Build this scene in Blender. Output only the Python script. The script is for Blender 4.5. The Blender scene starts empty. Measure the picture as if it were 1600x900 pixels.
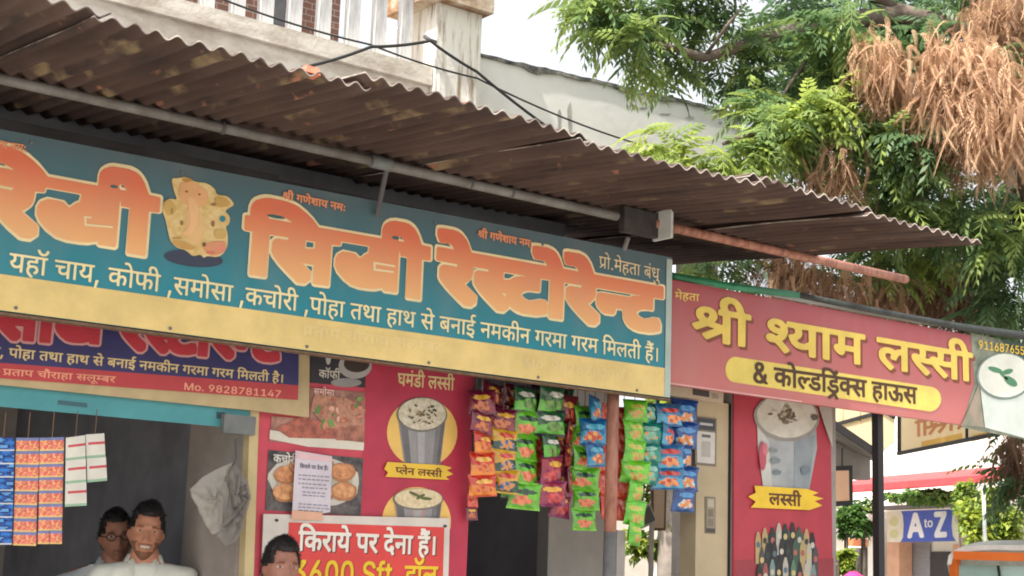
import bpy, bmesh, math, random
import numpy as np
from mathutils import Vector, Matrix
from mathutils.geometry import tessellate_polygon
random.seed(7)
scene = bpy.context.scene
COL = scene.collection

# ------------------------------------------------------------------ camera
F_PX, ROLL, HEAD, PITCH = 2400.0, math.radians(2.0), math.radians(52.8), math.atan(447.7 / 2400)
EYE = np.array([0.0, 0.0, 1.5])
FW = np.array([math.cos(HEAD) * math.cos(PITCH), math.sin(HEAD) * math.cos(PITCH), math.sin(PITCH)])
R0 = np.array([math.sin(HEAD), -math.cos(HEAD), 0.0]); U0 = np.cross(R0, FW)
RT = R0 * math.cos(ROLL) + U0 * math.sin(ROLL); UP = -R0 * math.sin(ROLL) + U0 * math.cos(ROLL)
cam_data = bpy.data.cameras.new('camera'); cam = bpy.data.objects.new('camera', cam_data); COL.objects.link(cam)
cam_data.sensor_width = 36; cam_data.lens = 36 * F_PX / 1600; cam_data.clip_start = 0.05; cam_data.clip_end = 3000
cam.matrix_world = Matrix(((RT[0], UP[0], -FW[0], EYE[0]), (RT[1], UP[1], -FW[1], EYE[1]), (RT[2], UP[2], -FW[2], EYE[2]), (0, 0, 0, 1)))
scene.camera = cam

# ------------------------------------------------------------------ sky, sun, exposure
SUN_EL, SUN_AZ = math.radians(58), math.radians(190)     # azimuth measured from +X towards +Y: the sun stands high over the near end of the shop row
SKY_STRENGTH, SUN_STRENGTH, EXPOSURE = 0.15, 3.6, 1.2
world = bpy.data.worlds.new('World'); scene.world = world; world.use_nodes = True
wn = world.node_tree; wn.nodes.clear()
sky = wn.nodes.new('ShaderNodeTexSky'); sky.sky_type = 'NISHITA'; sky.sun_disc = False
sky.sun_elevation = SUN_EL; sky.sun_rotation = math.pi / 2 - SUN_AZ
sky.air_density = 1.0; sky.dust_density = 4.0; sky.ozone_density = 1.0
hsv = wn.nodes.new('ShaderNodeHueSaturation'); hsv.inputs['Saturation'].default_value = 0.15
bg = wn.nodes.new('ShaderNodeBackground'); bg.inputs['Strength'].default_value = SKY_STRENGTH
wo = wn.nodes.new('ShaderNodeOutputWorld')
wn.links.new(sky.outputs[0], hsv.inputs['Color']); wn.links.new(hsv.outputs[0], bg.inputs['Color']); wn.links.new(bg.outputs[0], wo.inputs['Surface'])
sd = bpy.data.lights.new('sun', 'SUN'); sd.energy = SUN_STRENGTH; sd.angle = math.radians(1.5); sd.color = (1.0, 0.95, 0.87)
sun = bpy.data.objects.new('sun', sd); COL.objects.link(sun); sun.location = (0, 0, 30)
sdir = Vector((math.cos(SUN_EL) * math.cos(SUN_AZ), math.cos(SUN_EL) * math.sin(SUN_AZ), math.sin(SUN_EL)))
sun.rotation_euler = sdir.to_track_quat('Z', 'Y').to_euler()
scene.cycles.filter_width = 1.9      # the photograph is a little soft
scene.view_settings.view_transform = 'Standard'; scene.view_settings.look = 'None'
scene.view_settings.exposure = EXPOSURE; scene.view_settings.gamma = 1.0; scene.view_settings.use_curve_mapping = False

# ------------------------------------------------------------------ helpers
def ray(x, y): return FW + RT * ((x - 800) / F_PX) + UP * ((450 - y) / F_PX)
def at(x, y, Y=None, X=None, Z=None, d=None):
    """where the line of sight through a point of the photograph meets a plane of the place"""
    r = ray(x, y)
    if Y is not None: t = (Y - EYE[1]) / r[1]
    elif X is not None: t = (X - EYE[0]) / r[0]
    elif Z is not None: t = (Z - EYE[2]) / r[2]
    else: t = d
    return EYE + r * t
def S(r, g, b):
    f = lambda c: c / 12.92 if c <= 0.04045 else ((c + 0.055) / 1.055) ** 2.4
    return (f(r / 255), f(g / 255), f(b / 255))

def mat(name, rgb, rough=0.6, var=0.15, scale=6.0, metal=0.0, bump=0.0, bscale=40.0, rgb2=None, spec=0.4, stretch=None, lo=0.35, hi=0.65):
    m = bpy.data.materials.new(name); m.use_nodes = True
    nt = m.node_tree; p = nt.nodes['Principled BSDF']
    p.inputs['Roughness'].default_value = rough; p.inputs['Metallic'].default_value = metal
    p.inputs['Specular IOR Level'].default_value = spec
    tc = nt.nodes.new('ShaderNodeTexCoord')
    src = tc.outputs['Object']
    if stretch:
        mp = nt.nodes.new('ShaderNodeMapping'); mp.inputs['Scale'].default_value = stretch
        nt.links.new(src, mp.inputs['Vector']); src = mp.outputs['Vector']
    nz = nt.nodes.new('ShaderNodeTexNoise'); nz.inputs['Scale'].default_value = scale; nz.inputs['Detail'].default_value = 6
    nz.inputs['Roughness'].default_value = 0.65
    nt.links.new(src, nz.inputs['Vector'])
    cr = nt.nodes.new('ShaderNodeValToRGB'); cr.color_ramp.elements[0].position = lo; cr.color_ramp.elements[1].position = hi
    a = rgb2 if rgb2 else tuple(c * (1 - var) for c in rgb); b = rgb if rgb2 else tuple(min(1, c * (1 + var)) for c in rgb)
    cr.color_ramp.elements[0].color = (*a, 1); cr.color_ramp.elements[1].color = (*b, 1)
    nt.links.new(nz.outputs['Fac'], cr.inputs['Fac']); nt.links.new(cr.outputs['Color'], p.inputs['Base Color'])
    if bump:
        n2 = nt.nodes.new('ShaderNodeTexNoise'); n2.inputs['Scale'].default_value = bscale; n2.inputs['Detail'].default_value = 4
        nt.links.new(tc.outputs['Object'], n2.inputs['Vector'])
        bm = nt.nodes.new('ShaderNodeBump'); bm.inputs['Strength'].default_value = bump; bm.inputs['Distance'].default_value = 0.01
        nt.links.new(n2.outputs['Fac'], bm.inputs['Height']); nt.links.new(bm.outputs['Normal'], p.inputs['Normal'])
    return m

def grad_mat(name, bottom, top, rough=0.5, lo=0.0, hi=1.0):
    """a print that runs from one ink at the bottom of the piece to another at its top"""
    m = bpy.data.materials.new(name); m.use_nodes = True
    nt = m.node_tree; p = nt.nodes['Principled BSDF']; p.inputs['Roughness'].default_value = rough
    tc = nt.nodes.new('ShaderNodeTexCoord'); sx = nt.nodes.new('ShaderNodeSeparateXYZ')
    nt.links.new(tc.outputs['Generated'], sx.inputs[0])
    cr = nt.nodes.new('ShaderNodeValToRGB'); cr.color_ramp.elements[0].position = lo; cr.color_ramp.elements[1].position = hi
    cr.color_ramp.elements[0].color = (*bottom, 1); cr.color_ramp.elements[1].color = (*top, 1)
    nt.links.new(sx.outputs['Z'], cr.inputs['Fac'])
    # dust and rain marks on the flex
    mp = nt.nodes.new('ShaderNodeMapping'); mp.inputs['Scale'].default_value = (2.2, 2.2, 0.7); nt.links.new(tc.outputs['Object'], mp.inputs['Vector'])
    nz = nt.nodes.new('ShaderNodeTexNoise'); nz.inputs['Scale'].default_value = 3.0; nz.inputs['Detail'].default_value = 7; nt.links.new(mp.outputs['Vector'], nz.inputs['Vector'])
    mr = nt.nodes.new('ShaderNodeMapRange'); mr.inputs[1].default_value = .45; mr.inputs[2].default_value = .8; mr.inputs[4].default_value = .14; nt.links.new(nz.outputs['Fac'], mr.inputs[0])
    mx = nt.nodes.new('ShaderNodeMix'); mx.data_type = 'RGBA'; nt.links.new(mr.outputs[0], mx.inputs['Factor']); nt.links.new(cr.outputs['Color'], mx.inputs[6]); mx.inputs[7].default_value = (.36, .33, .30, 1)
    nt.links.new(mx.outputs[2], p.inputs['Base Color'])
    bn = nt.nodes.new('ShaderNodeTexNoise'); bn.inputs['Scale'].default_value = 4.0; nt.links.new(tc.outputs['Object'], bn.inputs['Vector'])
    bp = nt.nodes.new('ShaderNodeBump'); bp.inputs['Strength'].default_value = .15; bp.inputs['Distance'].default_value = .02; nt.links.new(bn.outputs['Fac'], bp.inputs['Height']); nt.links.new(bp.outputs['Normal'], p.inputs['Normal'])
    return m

def leaf_mat(name, dark, mid, light, trans=0.45, rough=0.45):
    m = bpy.data.materials.new(name); m.use_nodes = True
    nt = m.node_tree; p = nt.nodes['Principled BSDF']; out = nt.nodes['Material Output']
    p.inputs['Roughness'].default_value = rough; p.inputs['Specular IOR Level'].default_value = 0.35
    at_ = nt.nodes.new('ShaderNodeAttribute'); at_.attribute_name = 'tint'
    cr = nt.nodes.new('ShaderNodeValToRGB'); e = cr.color_ramp.elements
    e[0].color = (*dark, 1); e[1].color = (*light, 1); n = e.new(0.5); n.color = (*mid, 1)
    nt.links.new(at_.outputs['Fac'], cr.inputs['Fac']); nt.links.new(cr.outputs['Color'], p.inputs['Base Color'])
    tr = nt.nodes.new('ShaderNodeBsdfTranslucent'); mx = nt.nodes.new('ShaderNodeMixShader'); mx.inputs[0].default_value = trans
    nt.links.new(cr.outputs['Color'], tr.inputs['Color'])
    nt.links.new(p.outputs[0], mx.inputs[1]); nt.links.new(tr.outputs[0], mx.inputs[2]); nt.links.new(mx.outputs[0], out.inputs['Surface'])
    return m

def sheet_mat(name, rgb, trans=0.5, rough=0.6, clear=0.0):
    """thin cloth or flex that lets daylight through"""
    m = bpy.data.materials.new(name); m.use_nodes = True
    nt = m.node_tree; p = nt.nodes['Principled BSDF']; out = nt.nodes['Material Output']
    p.inputs['Roughness'].default_value = rough; p.inputs['Base Color'].default_value = (*rgb, 1)
    tr = nt.nodes.new('ShaderNodeBsdfTranslucent'); tr.inputs['Color'].default_value = (*rgb, 1)
    mx = nt.nodes.new('ShaderNodeMixShader'); mx.inputs[0].default_value = trans
    nt.links.new(p.outputs[0], mx.inputs[1]); nt.links.new(tr.outputs[0], mx.inputs[2])
    if clear:
        tp = nt.nodes.new('ShaderNodeBsdfTransparent'); m2 = nt.nodes.new('ShaderNodeMixShader'); m2.inputs[0].default_value = clear
        nt.links.new(mx.outputs[0], m2.inputs[1]); nt.links.new(tp.outputs[0], m2.inputs[2]); mx = m2
    nt.links.new(mx.outputs[0], out.inputs['Surface'])
    return m

_ink = {}
def photo_ink(a, b, scale=30.0):
    """mottled print of a food photograph"""
    k = (a, b, scale)
    if k not in _ink: _ink[k] = mat('photo_print', S(*a), .45, rgb2=S(*b), scale=scale, lo=.38, hi=.62)
    return _ink[k]
def ink(r, g, b, rough=0.45):
    r, g, b = (c + (g0 - c) * .07 for c, g0 in zip((r, g, b), (165, 155, 148)))
    k = (round(r), round(g), round(b), rough)
    if k not in _ink: _ink[k] = mat('print_ink', S(r, g, b), rough, var=0.10, scale=5.0, bump=0.10, bscale=7)
    return _ink[k]

class MB:
    """collects faces in world coordinates, then links them as ONE mesh object"""
    def __init__(s): s.v = []; s.f = []; s.m = []; s.mats = []
    def mi(s, m):
        if m not in s.mats: s.mats.append(m)
        return s.mats.index(m)
    def poly(s, pts, m):
        i = len(s.v); s.v += [tuple(map(float, p)) for p in pts]; s.f.append(tuple(range(i, i + len(pts)))); s.m.append(s.mi(m))
    def raw(s, vs, fs, m):
        i = len(s.v); s.v += [tuple(map(float, p)) for p in vs]; k = s.mi(m)
        for f in fs: s.f.append(tuple(i + j for j in f)); s.m.append(k)
    def hexa(s, p, m):
        """8 corners: bottom ring then top ring"""
        s.raw(p, [(3, 2, 1, 0), (4, 5, 6, 7), (0, 1, 5, 4), (1, 2, 6, 5), (2, 3, 7, 6), (3, 0, 4, 7)], m)
    def box(s, a, b, m):
        (x0, y0, z0), (x1, y1, z1) = a, b
        s.hexa([(x0, y0, z0), (x1, y0, z0), (x1, y1, z0), (x0, y1, z0), (x0, y0, z1), (x1, y0, z1), (x1, y1, z1), (x0, y1, z1)], m)
    def bar(s, p, q, w, h, m, up=(0, 0, 1)):
        p, q = Vector(p), Vector(q); d = (q - p).normalized(); u = Vector(up)
        if abs(d.dot(u)) > 0.95: u = Vector((0, 1, 0))
        a = d.cross(u).normalized() * (w / 2); b = a.cross(d).normalized() * (h / 2)
        s.hexa([p - a - b, p + a - b, q + a - b, q - a - b, p - a + b, p + a + b, q + a + b, q - a + b], m)
    def tube(s, pts, r, m, n=8, cap=True):
        pts = [Vector(p) for p in pts]; rs = r if isinstance(r, (list, tuple)) else [r] * len(pts)
        vs = []; fs = []; ref = Vector((0.13, 0.31, 0.94))
        for k, p in enumerate(pts):
            d = (pts[min(k + 1, len(pts) - 1)] - pts[max(k - 1, 0)]).normalized()
            a = d.cross(ref).normalized() if abs(d.dot(ref)) < .98 else d.cross(Vector((1, 0, 0))).normalized(); b = d.cross(a)
            for j in range(n):
                t = 2 * math.pi * j / n; vs.append(p + (a * math.cos(t) + b * math.sin(t)) * rs[k])
        for k in range(len(pts) - 1):
            for j in range(n): fs.append((k * n + j, k * n + (j + 1) % n, (k + 1) * n + (j + 1) % n, (k + 1) * n + j))
        if cap: fs += [tuple(range(n))[::-1], tuple((len(pts) - 1) * n + j for j in range(n))]
        s.raw(vs, fs, m)
    def rings(s, rings, m, cap=True):
        n = len(rings[0]); vs = [p for r in rings for p in r]; fs = []
        for k in range(len(rings) - 1):
            for j in range(n): fs.append((k * n + j, k * n + (j + 1) % n, (k + 1) * n + (j + 1) % n, (k + 1) * n + j))
        if cap: fs += [tuple(range(n))[::-1], tuple((len(rings) - 1) * n + j for j in range(n))]
        s.raw(vs, fs, m)
    def build(s, name, parent=None, loc=None, smooth=False, rot=None):
        me = bpy.data.meshes.new(name)
        off = Vector(loc) if loc is not None else (parent_world(parent) if parent else None)
        if off is None:
            a = np.array(s.v); off = Vector(((a[:, 0].min() + a[:, 0].max()) / 2, (a[:, 1].min() + a[:, 1].max()) / 2, a[:, 2].min()))
        me.from_pydata([tuple(np.array(p) - np.array(off)) for p in s.v], [], s.f)
        for m in s.mats: me.materials.append(m)
        me.polygons.foreach_set('material_index', s.m)
        if smooth: me.polygons.foreach_set('use_smooth', [True] * len(s.f))
        me.update()
        o = bpy.data.objects.new(name, me); COL.objects.link(o)
        if parent:
            o.parent = parent; o.location = off - parent_world(parent)
        else: o.location = off
        return o
def parent_world(p):
    v = Vector(p.location); q = p.parent
    while q: v += q.location; q = q.parent
    return v
def tag(o, label=None, cat=None, group=None, kind=None):
    if label: o['label'] = label
    if cat: o['category'] = cat
    if group: o['group'] = group
    if kind: o['kind'] = kind
    return o
def thing(name, loc, label, cat, group=None):
    o = bpy.data.objects.new(name, None); COL.objects.link(o); o.location = tuple(map(float, loc)); o.empty_display_size = 0.1
    return tag(o, label, cat, group)

class Sheet:
    """an upright plane of the place; prints lie on it a few millimetres proud of one another"""
    def __init__(s, x, y, heading=0.0, step=0.0018):
        s.o = np.array([x, y, 0.0]); h = math.radians(heading)
        s.u = np.array([math.cos(h), math.sin(h), 0]); s.n = np.array([math.sin(h), -math.cos(h), 0]); s.step = step
    def uv(s, px, py):
        r = ray(px, py); t = ((s.o - EYE) @ s.n) / (r @ s.n); p = EYE + r * t
        return float((p - s.o) @ s.u), float(p[2])
    def pt(s, u, v, k=0): return s.o + s.u * u + np.array([0, 0, v]) + s.n * (k * s.step)
    def poly(s, mb, uvs, m, k=1):
        a = [Vector((u, v, 0)) for u, v in uvs]
        tris = tessellate_polygon([a])
        mb.raw([s.pt(u, v, k) for u, v in uvs], [tuple(t) for t in tris], m)
    def pp(s, mb, pxs, m, k=1): s.poly(mb, [s.uv(*p) for p in pxs], m, k)
    def ell(s, mb, c, r, m, k=1, n=28, a0=0, a1=2 * math.pi, jit=0.0):
        s.poly(mb, [(c[0] + r[0] * math.cos(a0 + (a1 - a0) * i / n) * (1 + random.uniform(-jit, jit)), c[1] + r[1] * math.sin(a0 + (a1 - a0) * i / n) * (1 + random.uniform(-jit, jit))) for i in range(n)], m, k)
    def pell(s, mb, cx, cy, rx, ry, m, k=1, n=28, jit=0.0, rot=0.0):
        c, q = math.cos(rot), math.sin(rot); out = []
        for i in range(n):
            t = 2 * math.pi * i / n; j = 1 + random.uniform(-jit, jit); a, b = rx * math.cos(t) * j, ry * math.sin(t) * j
            out.append(s.uv(cx + a * c - b * q, cy + a * q + b * c))
        s.poly(mb, out, m, k)
    def slab(s, mb, uvs, m, t=0.02):
        """a board with thickness whose front is the plane itself"""
        n = len(uvs); f = [s.pt(u, v) for u, v in uvs]; b = [p - s.n * t for p in f]
        tr = [tuple(x) for x in tessellate_polygon([[Vector((u, v, 0)) for u, v in uvs]])]
        fs = tr + [tuple(n + j for j in x)[::-1] for x in tr] + [(i, (i + 1) % n, n + (i + 1) % n, n + i) for i in range(n)]
        mb.raw(f + b, fs, m)
    def text(s, mb, key, m, k, left, right, h, y0=0.0, y1=0.622, uv=False, mirror=False):
        L, R = (left, right) if uv else (s.uv(*left), s.uv(*right))
        hv = h if uv else s.uv(left[0], left[1] - h)[1] - L[1]
        groups = decode(key); xs = [p[0] for g in groups for l in g for p in l]; xa, xb = min(xs), max(xs)
        for g in groups:
            vs = []; loops = []
            for l in g:
                loop = []
                for x, y in l:
                    t = (x - xa) / (xb - xa)
                    if mirror: t = 1 - t
                    u = L[0] + (R[0] - L[0]) * t; v = L[1] + (R[1] - L[1]) * t + hv * (y - y0) / (y1 - y0)
                    loop.append(Vector((u, v, 0)))
                loops.append(loop); vs += [s.pt(p.x, p.y, k) for p in loop]
            mb.raw(vs, [tuple(t) for t in tessellate_polygon(loops)], m)
def decode(key):
    """outlines of one line of lettering: groups of loops in em units; each loop starts at a point and goes on in steps"""
    unit, groups = TEXTS[key]; out = []
    for g in groups:
        loops = []
        for q in g:
            x = y = 0; l = []
            for i in range(0, len(q), 2): x += q[i]; y += q[i + 1]; l.append((x / unit, y / unit))
            loops.append(l)
        out.append(loops)
    return out
# ------------------------------------------------------------------ materials
M = {}
M['ground'] = mat('sandy_ground', (0.34, 0.31, 0.27), 0.9, 0.2, 0.8, bump=0.2)
M['concrete'] = mat('concrete_floor', (0.30, 0.29, 0.27), 0.85, 0.2, 2.0)
M['plaster'] = mat('grey_plaster', (0.34, 0.31, 0.29), 0.85, 0.18, 3.0, bump=0.15)
M['pinkplaster'] = mat('pinkish_plaster', (0.36, 0.31, 0.28), 0.85, 0.15, 3.0)
M['cream'] = mat('cream_paint', S(205, 185, 140), 0.6, 0.1, 4.0)
M['beige'] = mat('beige_paint', S(186, 170, 140), 0.7, 0.1, 3.0)
M['white_wall'] = mat('stained_limewash', (0.80, 0.79, 0.75), 0.9, rgb2=(0.66, 0.65, 0.61), scale=1.6, bump=0.25, bscale=12, lo=0.3, hi=0.55)
M['moss'] = mat('black_moss_stain', (0.28, 0.27, 0.24), 0.95, rgb2=(0.06, 0.06, 0.055), scale=9, bump=0.4, lo=0.4, hi=0.62)
M['baluster'] = mat('weathered_white_paint', (0.60, 0.60, 0.59), 0.85, rgb2=(0.34, 0.33, 0.32), scale=5, stretch=(3, 3, 0.6), lo=0.3, hi=0.55)
M['pillar'] = mat('streaked_pillar_paint', (0.72, 0.69, 0.62), 0.9, rgb2=(0.30, 0.23, 0.16), scale=5, stretch=(4, 4, 0.5), bump=0.3, lo=0.33, hi=0.5)
M['cap'] = mat('rust_stained_cap', (0.52, 0.44, 0.34), 0.9, rgb2=(0.26, 0.14, 0.07), scale=4, bump=0.4, lo=0.40, hi=0.56)
M['beam'] = mat('dirty_beam_paint', (0.66, 0.61, 0.52), 0.9, rgb2=(0.42, 0.36, 0.29), scale=3.5, bump=0.3, stretch=(1, 1, 2.5), lo=0.35, hi=0.6)
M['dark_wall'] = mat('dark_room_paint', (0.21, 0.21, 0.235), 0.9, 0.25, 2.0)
M['back_room'] = mat('haze_lifted_room_grey', (0.50, 0.49, 0.54), 0.9, 0.2, 2.0)  # paler than the other room walls, haze put into the colour
M['teal'] = mat('teal_enamel', S(78, 150, 158), 0.45, 0.12, 3.0)
M['rustpipe'] = mat('pink_primer_pipe', S(180, 128, 110), 0.6, rgb2=S(140, 92, 78), scale=9, stretch=(3, 3, 1), lo=0.35, hi=0.6)
M['galv'] = mat('galvanised_steel', (0.22, 0.215, 0.205), 0.6, rgb2=(0.13, 0.115, 0.105), scale=6, lo=.35, hi=.6)
M['steel'] = mat('grey_steel', (0.16, 0.17, 0.17), 0.55, 0.2, 6)
M['black'] = mat('black_paint', (0.02, 0.02, 0.022), 0.5, 0.2, 5)
M['dkgrey'] = mat('dark_grey_paint_and_shade', (0.085, 0.082, 0.088), 0.6, 0.2, 5)  # also darkens the upper shop walls as painted shade
M['wire'] = mat('black_cable', (0.025, 0.025, 0.025), 0.6, 0.1, 5)
M['wood'] = mat('brown_wood', (0.16, 0.10, 0.06), 0.7, 0.25, 4, stretch=(8, 8, 1))
M['asphalt'] = mat('worn_asphalt', (0.12, 0.115, 0.11), 0.9, 0.2, 1.5)

def brick_mat():
    m = bpy.data.materials.new('brown_brick'); m.use_nodes = True; nt = m.node_tree; p = nt.nodes['Principled BSDF']; p.inputs['Roughness'].default_value = 0.9
    tc = nt.nodes.new('ShaderNodeTexCoord'); mp = nt.nodes.new('ShaderNodeMapping'); mp.inputs['Rotation'].default_value = (math.pi / 2, 0, 0)
    b = nt.nodes.new('ShaderNodeTexBrick'); b.inputs['Scale'].default_value = 4.0
    b.inputs['Color1'].default_value = (0.17, 0.075, 0.05, 1); b.inputs['Color2'].default_value = (0.11, 0.055, 0.042, 1); b.inputs['Mortar'].default_value = (0.24, 0.2, 0.17, 1)
    nt.links.new(tc.outputs['Object'], mp.inputs['Vector']); nt.links.new(mp.outputs['Vector'], b.inputs['Vector']); nt.links.new(b.outputs['Color'], p.inputs['Base Color'])
    return m
M['brick'] = brick_mat()

def roof_mat():
    """asbestos-cement sheet: brown-grey, soot, tan lichen patches and rusty spots, streaked along the flutes"""
    m = bpy.data.materials.new('old_corrugated_sheet'); m.use_nodes = True; nt = m.node_tree; p = nt.nodes['Principled BSDF']; p.inputs['Roughness'].default_value = 0.92; p.inputs['Specular IOR Level'].default_value = 0.15
    tc = nt.nodes.new('ShaderNodeTexCoord')
    def noise(scale, st, lo, hi, det=6):
        mp = nt.nodes.new('ShaderNodeMapping'); mp.inputs['Scale'].default_value = st; nt.links.new(tc.outputs['Object'], mp.inputs['Vector'])
        n = nt.nodes.new('ShaderNodeTexNoise'); n.inputs['Scale'].default_value = scale; n.inputs['Detail'].default_value = det; nt.links.new(mp.outputs['Vector'], n.inputs['Vector'])
        r = nt.nodes.new('ShaderNodeMapRange'); r.inputs[1].default_value = lo; r.inputs[2].default_value = hi; nt.links.new(n.outputs['Fac'], r.inputs[0]); return r.outputs[0]
    def mix(f, a, b):
        x = nt.nodes.new('ShaderNodeMix'); x.data_type = 'RGBA'; nt.links.new(f, x.inputs['Factor'])
        for i, c in ((6, a), (7, b)):
            if isinstance(c, tuple): x.inputs[i].default_value = (*c, 1)
            else: nt.links.new(c, x.inputs[i])
        return x.outputs[2]
    c = mix(noise(2.2, (2.0, 0.5, 1), .35, .65), (0.066, 0.044, 0.038), (0.118, 0.080, 0.068))
    c = mix(noise(7, (1.6, 0.35, 1), .55, .75), c, (0.048, 0.038, 0.038))
    c = mix(noise(5.5, (1.3, 0.6, 1), .60, .70, 7), c, (0.24, 0.18, 0.11))
    c = mix(noise(6.5, (1.3, 0.8, 1.0), .68, .74, 3), c, (0.34, 0.16, 0.11))
    nt.links.new(c, p.inputs['Base Color'])
    return m
M['roof'] = roof_mat()
M['rooflip'] = mat('sun_spotted_sheet_edge', (0.52, 0.46, 0.40), 0.9, rgb2=(0.13, 0.10, 0.09), scale=3.5, lo=.42, hi=.6)  # pale noise patches paint sun highlights onto the sheet edges

# ------------------------------------------------------------------ ground, street
def quad_sheet(name, x0, y0, x1, y1, z, m, kind='structure'):
    b = MB(); b.poly([(x0, y0, z), (x1, y0, z), (x1, y1, z), (x0, y1, z)], m); return tag(b.build(name), kind=kind)
quad_sheet('ground', -400, -400, 400, 400, 0.0, M['ground'])
quad_sheet('road', -60, -9, 60, -2.0, 0.004, M['asphalt'])
quad_sheet('side_road', 12.5, -2.0, 17.5, 60, 0.004, M['asphalt'])
b = MB(); b.box((-1.0, 5.75, 0.0), (6.95, 9.4, 0.006), M['concrete']); tag(b.build('shop_floor'), kind='structure')

# ------------------------------------------------------------------ shop building (ground floor)
shop = thing('shop_building', (3.5, 7.5, 0.0), 'single-storey row of shops with plastered walls behind the signs and posters', 'shop')
b = MB()
PL = M['pinkplaster']
b.box((3.135, 6.02, 0), (3.225, 6.55, 2.62), PL); b.box((3.135, 6.02, 2.622), (3.223, 6.55, 3.24), M['dkgrey'])                  # cheek of the left opening, its dark top paints in the roof shade
b.box((3.225, 6.02, 0), (4.345, 6.14, 2.6), M['plaster']); b.box((3.225, 6.02, 2.602), (4.343, 6.14, 3.22), M['dkgrey'])       # wall that carries the menu poster, upper part darkened as painted shade
b.box((4.345, 6.02, 2.46), (5.84, 6.14, 3.10), M['dkgrey'])   # lintel above the snack opening, shade put into its dark colour
b.box((-1.0, 6.02, 2.42), (3.135, 6.14, 3.24), M['dkgrey'])     # lintel above the left opening, dark colour again standing in for shade
b.build('wall', shop)
b = MB()
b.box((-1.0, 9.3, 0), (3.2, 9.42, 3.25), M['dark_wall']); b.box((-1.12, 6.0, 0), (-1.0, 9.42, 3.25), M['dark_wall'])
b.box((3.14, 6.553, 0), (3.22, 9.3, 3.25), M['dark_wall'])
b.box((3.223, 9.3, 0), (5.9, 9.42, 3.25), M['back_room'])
b.box((5.80, 7.02, 0), (5.90, 8.25, 3.02), M['back_room'])  # wall cut short, leaving an added unseen gap that lets daylight in
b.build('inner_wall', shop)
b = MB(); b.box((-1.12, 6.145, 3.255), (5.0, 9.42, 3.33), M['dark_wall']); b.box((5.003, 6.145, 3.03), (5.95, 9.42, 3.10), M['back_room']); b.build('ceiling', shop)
b = MB(); b.box((5.56, 6.9, 0), (5.98, 7.0, 2.95), mat('pale_partition', (0.56, 0.54, 0.50), .85, .12, 3)); b.build('partition', shop)
b = MB(); b.box((5.845, 6.0, 0), (6.085, 6.12, 2.47), M['beige']); b.box((6.085, 5.995, 0), (6.10, 6.12, 2.47), M['black']); b.build('pillar', shop, smooth=False)
b = MB(); b.box((6.103, 5.985, 0), (6.955, 6.12, 2.62), M['plaster']); b.build('side_wall', shop)
# teal shutter housing with a dark plate and bracket
b = MB(); zt = at(200, 617, Y=6.0)[2]
b.hexa([at(-300, 608, Y=5.965) * [1, 1, 1], at(390, 671, Y=5.965), at(390, 671, Y=6.3), at(-300, 608, Y=6.3), at(-300, 565, Y=5.965), at(390, 641, Y=5.965), at(390, 641, Y=6.3), at(-300, 565, Y=6.3)], M['teal'])
housing = b.build('shutter_housing', shop)
W0 = Sheet(0, 5.965)
b = MB(); W0.pp(b, [(90, 625), (136, 630), (136, 637), (90, 632)], ink(52, 92, 104), 1); b.build('name_plate', housing)
b = MB(); W0.pp(b, [(338, 643), (352, 645), (352, 656), (338, 654)], ink(40, 70, 80), 1); b.build('name_plate', housing)
b = MB(); p = at(370, 660, Y=5.95); b.box((p[0] - .07, 5.93, p[2] - .05), (p[0] + .08, 5.962, p[2] + .03), M['steel']); b.build('latch_box', housing)
# cream and red door jamb beside the menu poster
b = MB(); W0 = Sheet(0, 5.97)
W0.slab(b, [W0.uv(405, 640), W0.uv(393, 1000), W0.uv(378, 1000), W0.uv(391, 640)], M['cream'], 0.05); b.build('door_jamb', shop)

# ------------------------------------------------------------------ corrugated roof on its pipe
canopy = thing('corrugated_roof', (3.5, 5.5, 3.24), 'old brown corrugated cement sheet roof sloping over both shop signs', 'roof')
EAVE_Y, EAVE_Z, PIPE_Y, PIPE_Z = 4.45, 3.172, 5.5, 3.236
SL = (PIPE_Z + 0.032 - EAVE_Z) / (PIPE_Y - EAVE_Y)
pitch, amp, th = 0.0765, 0.0112, 0.006
def sheet(x0, x1, y0, y1, dz, tilt, seed):
    rnd = random.Random(seed); n = int((x1 - x0) / pitch * 10); rows = 14; top = []; bot = []
    ph = [rnd.uniform(0, 6) for _ in range(4)]
    for j in range(rows + 1):
        y = y0 + (y1 - y0) * j / rows
        for i in range(n + 1):
            x = x0 + (x1 - x0) * i / n
            edge = 0.012 * math.sin(x * 3.1 + ph[0]) + 0.006 * math.sin(x * 17 + ph[1]) if j == 0 else 0
            sag = 0.006 * math.sin(x * 2.3 + ph[2]) + 0.004 * math.sin(y * 5 + ph[3])
            z = EAVE_Z + SL * (y - EAVE_Y) + dz + tilt * (x - x0) + sag + amp * math.cos(2 * math.pi * x / pitch)
            bot.append((x, y + edge, z)); top.append((x, y + edge, z + th))
    N = (n + 1) * (rows + 1); fb = []; fe = []
    for j in range(rows):
        for i in range(n):
            a = j * (n + 1) + i; q = (a, a + 1, a + n + 2, a + n + 1)
            fb.append(q[::-1]); fb.append(tuple(N + k for k in q))
    for i in range(n):
        fe.append((i, i + 1, N + i + 1, N + i)); c = rows * (n + 1) + i; fe.append((c + 1, c, N + c, N + c + 1))
    for j in range(rows):
        a = j * (n + 1); fe.append((a + n + 1, a, N + a, N + a + n + 1)); c = a + n; fe.append((c, c + n + 1, N + c + n + 1, N + c))
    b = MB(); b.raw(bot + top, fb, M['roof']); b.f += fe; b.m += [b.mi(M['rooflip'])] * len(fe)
    return b.build('roof_sheet', canopy, smooth=True)
xs = [-0.2, 0.78, 1.76, 2.74, 3.72, 4.70, 5.46, 6.225]
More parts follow.
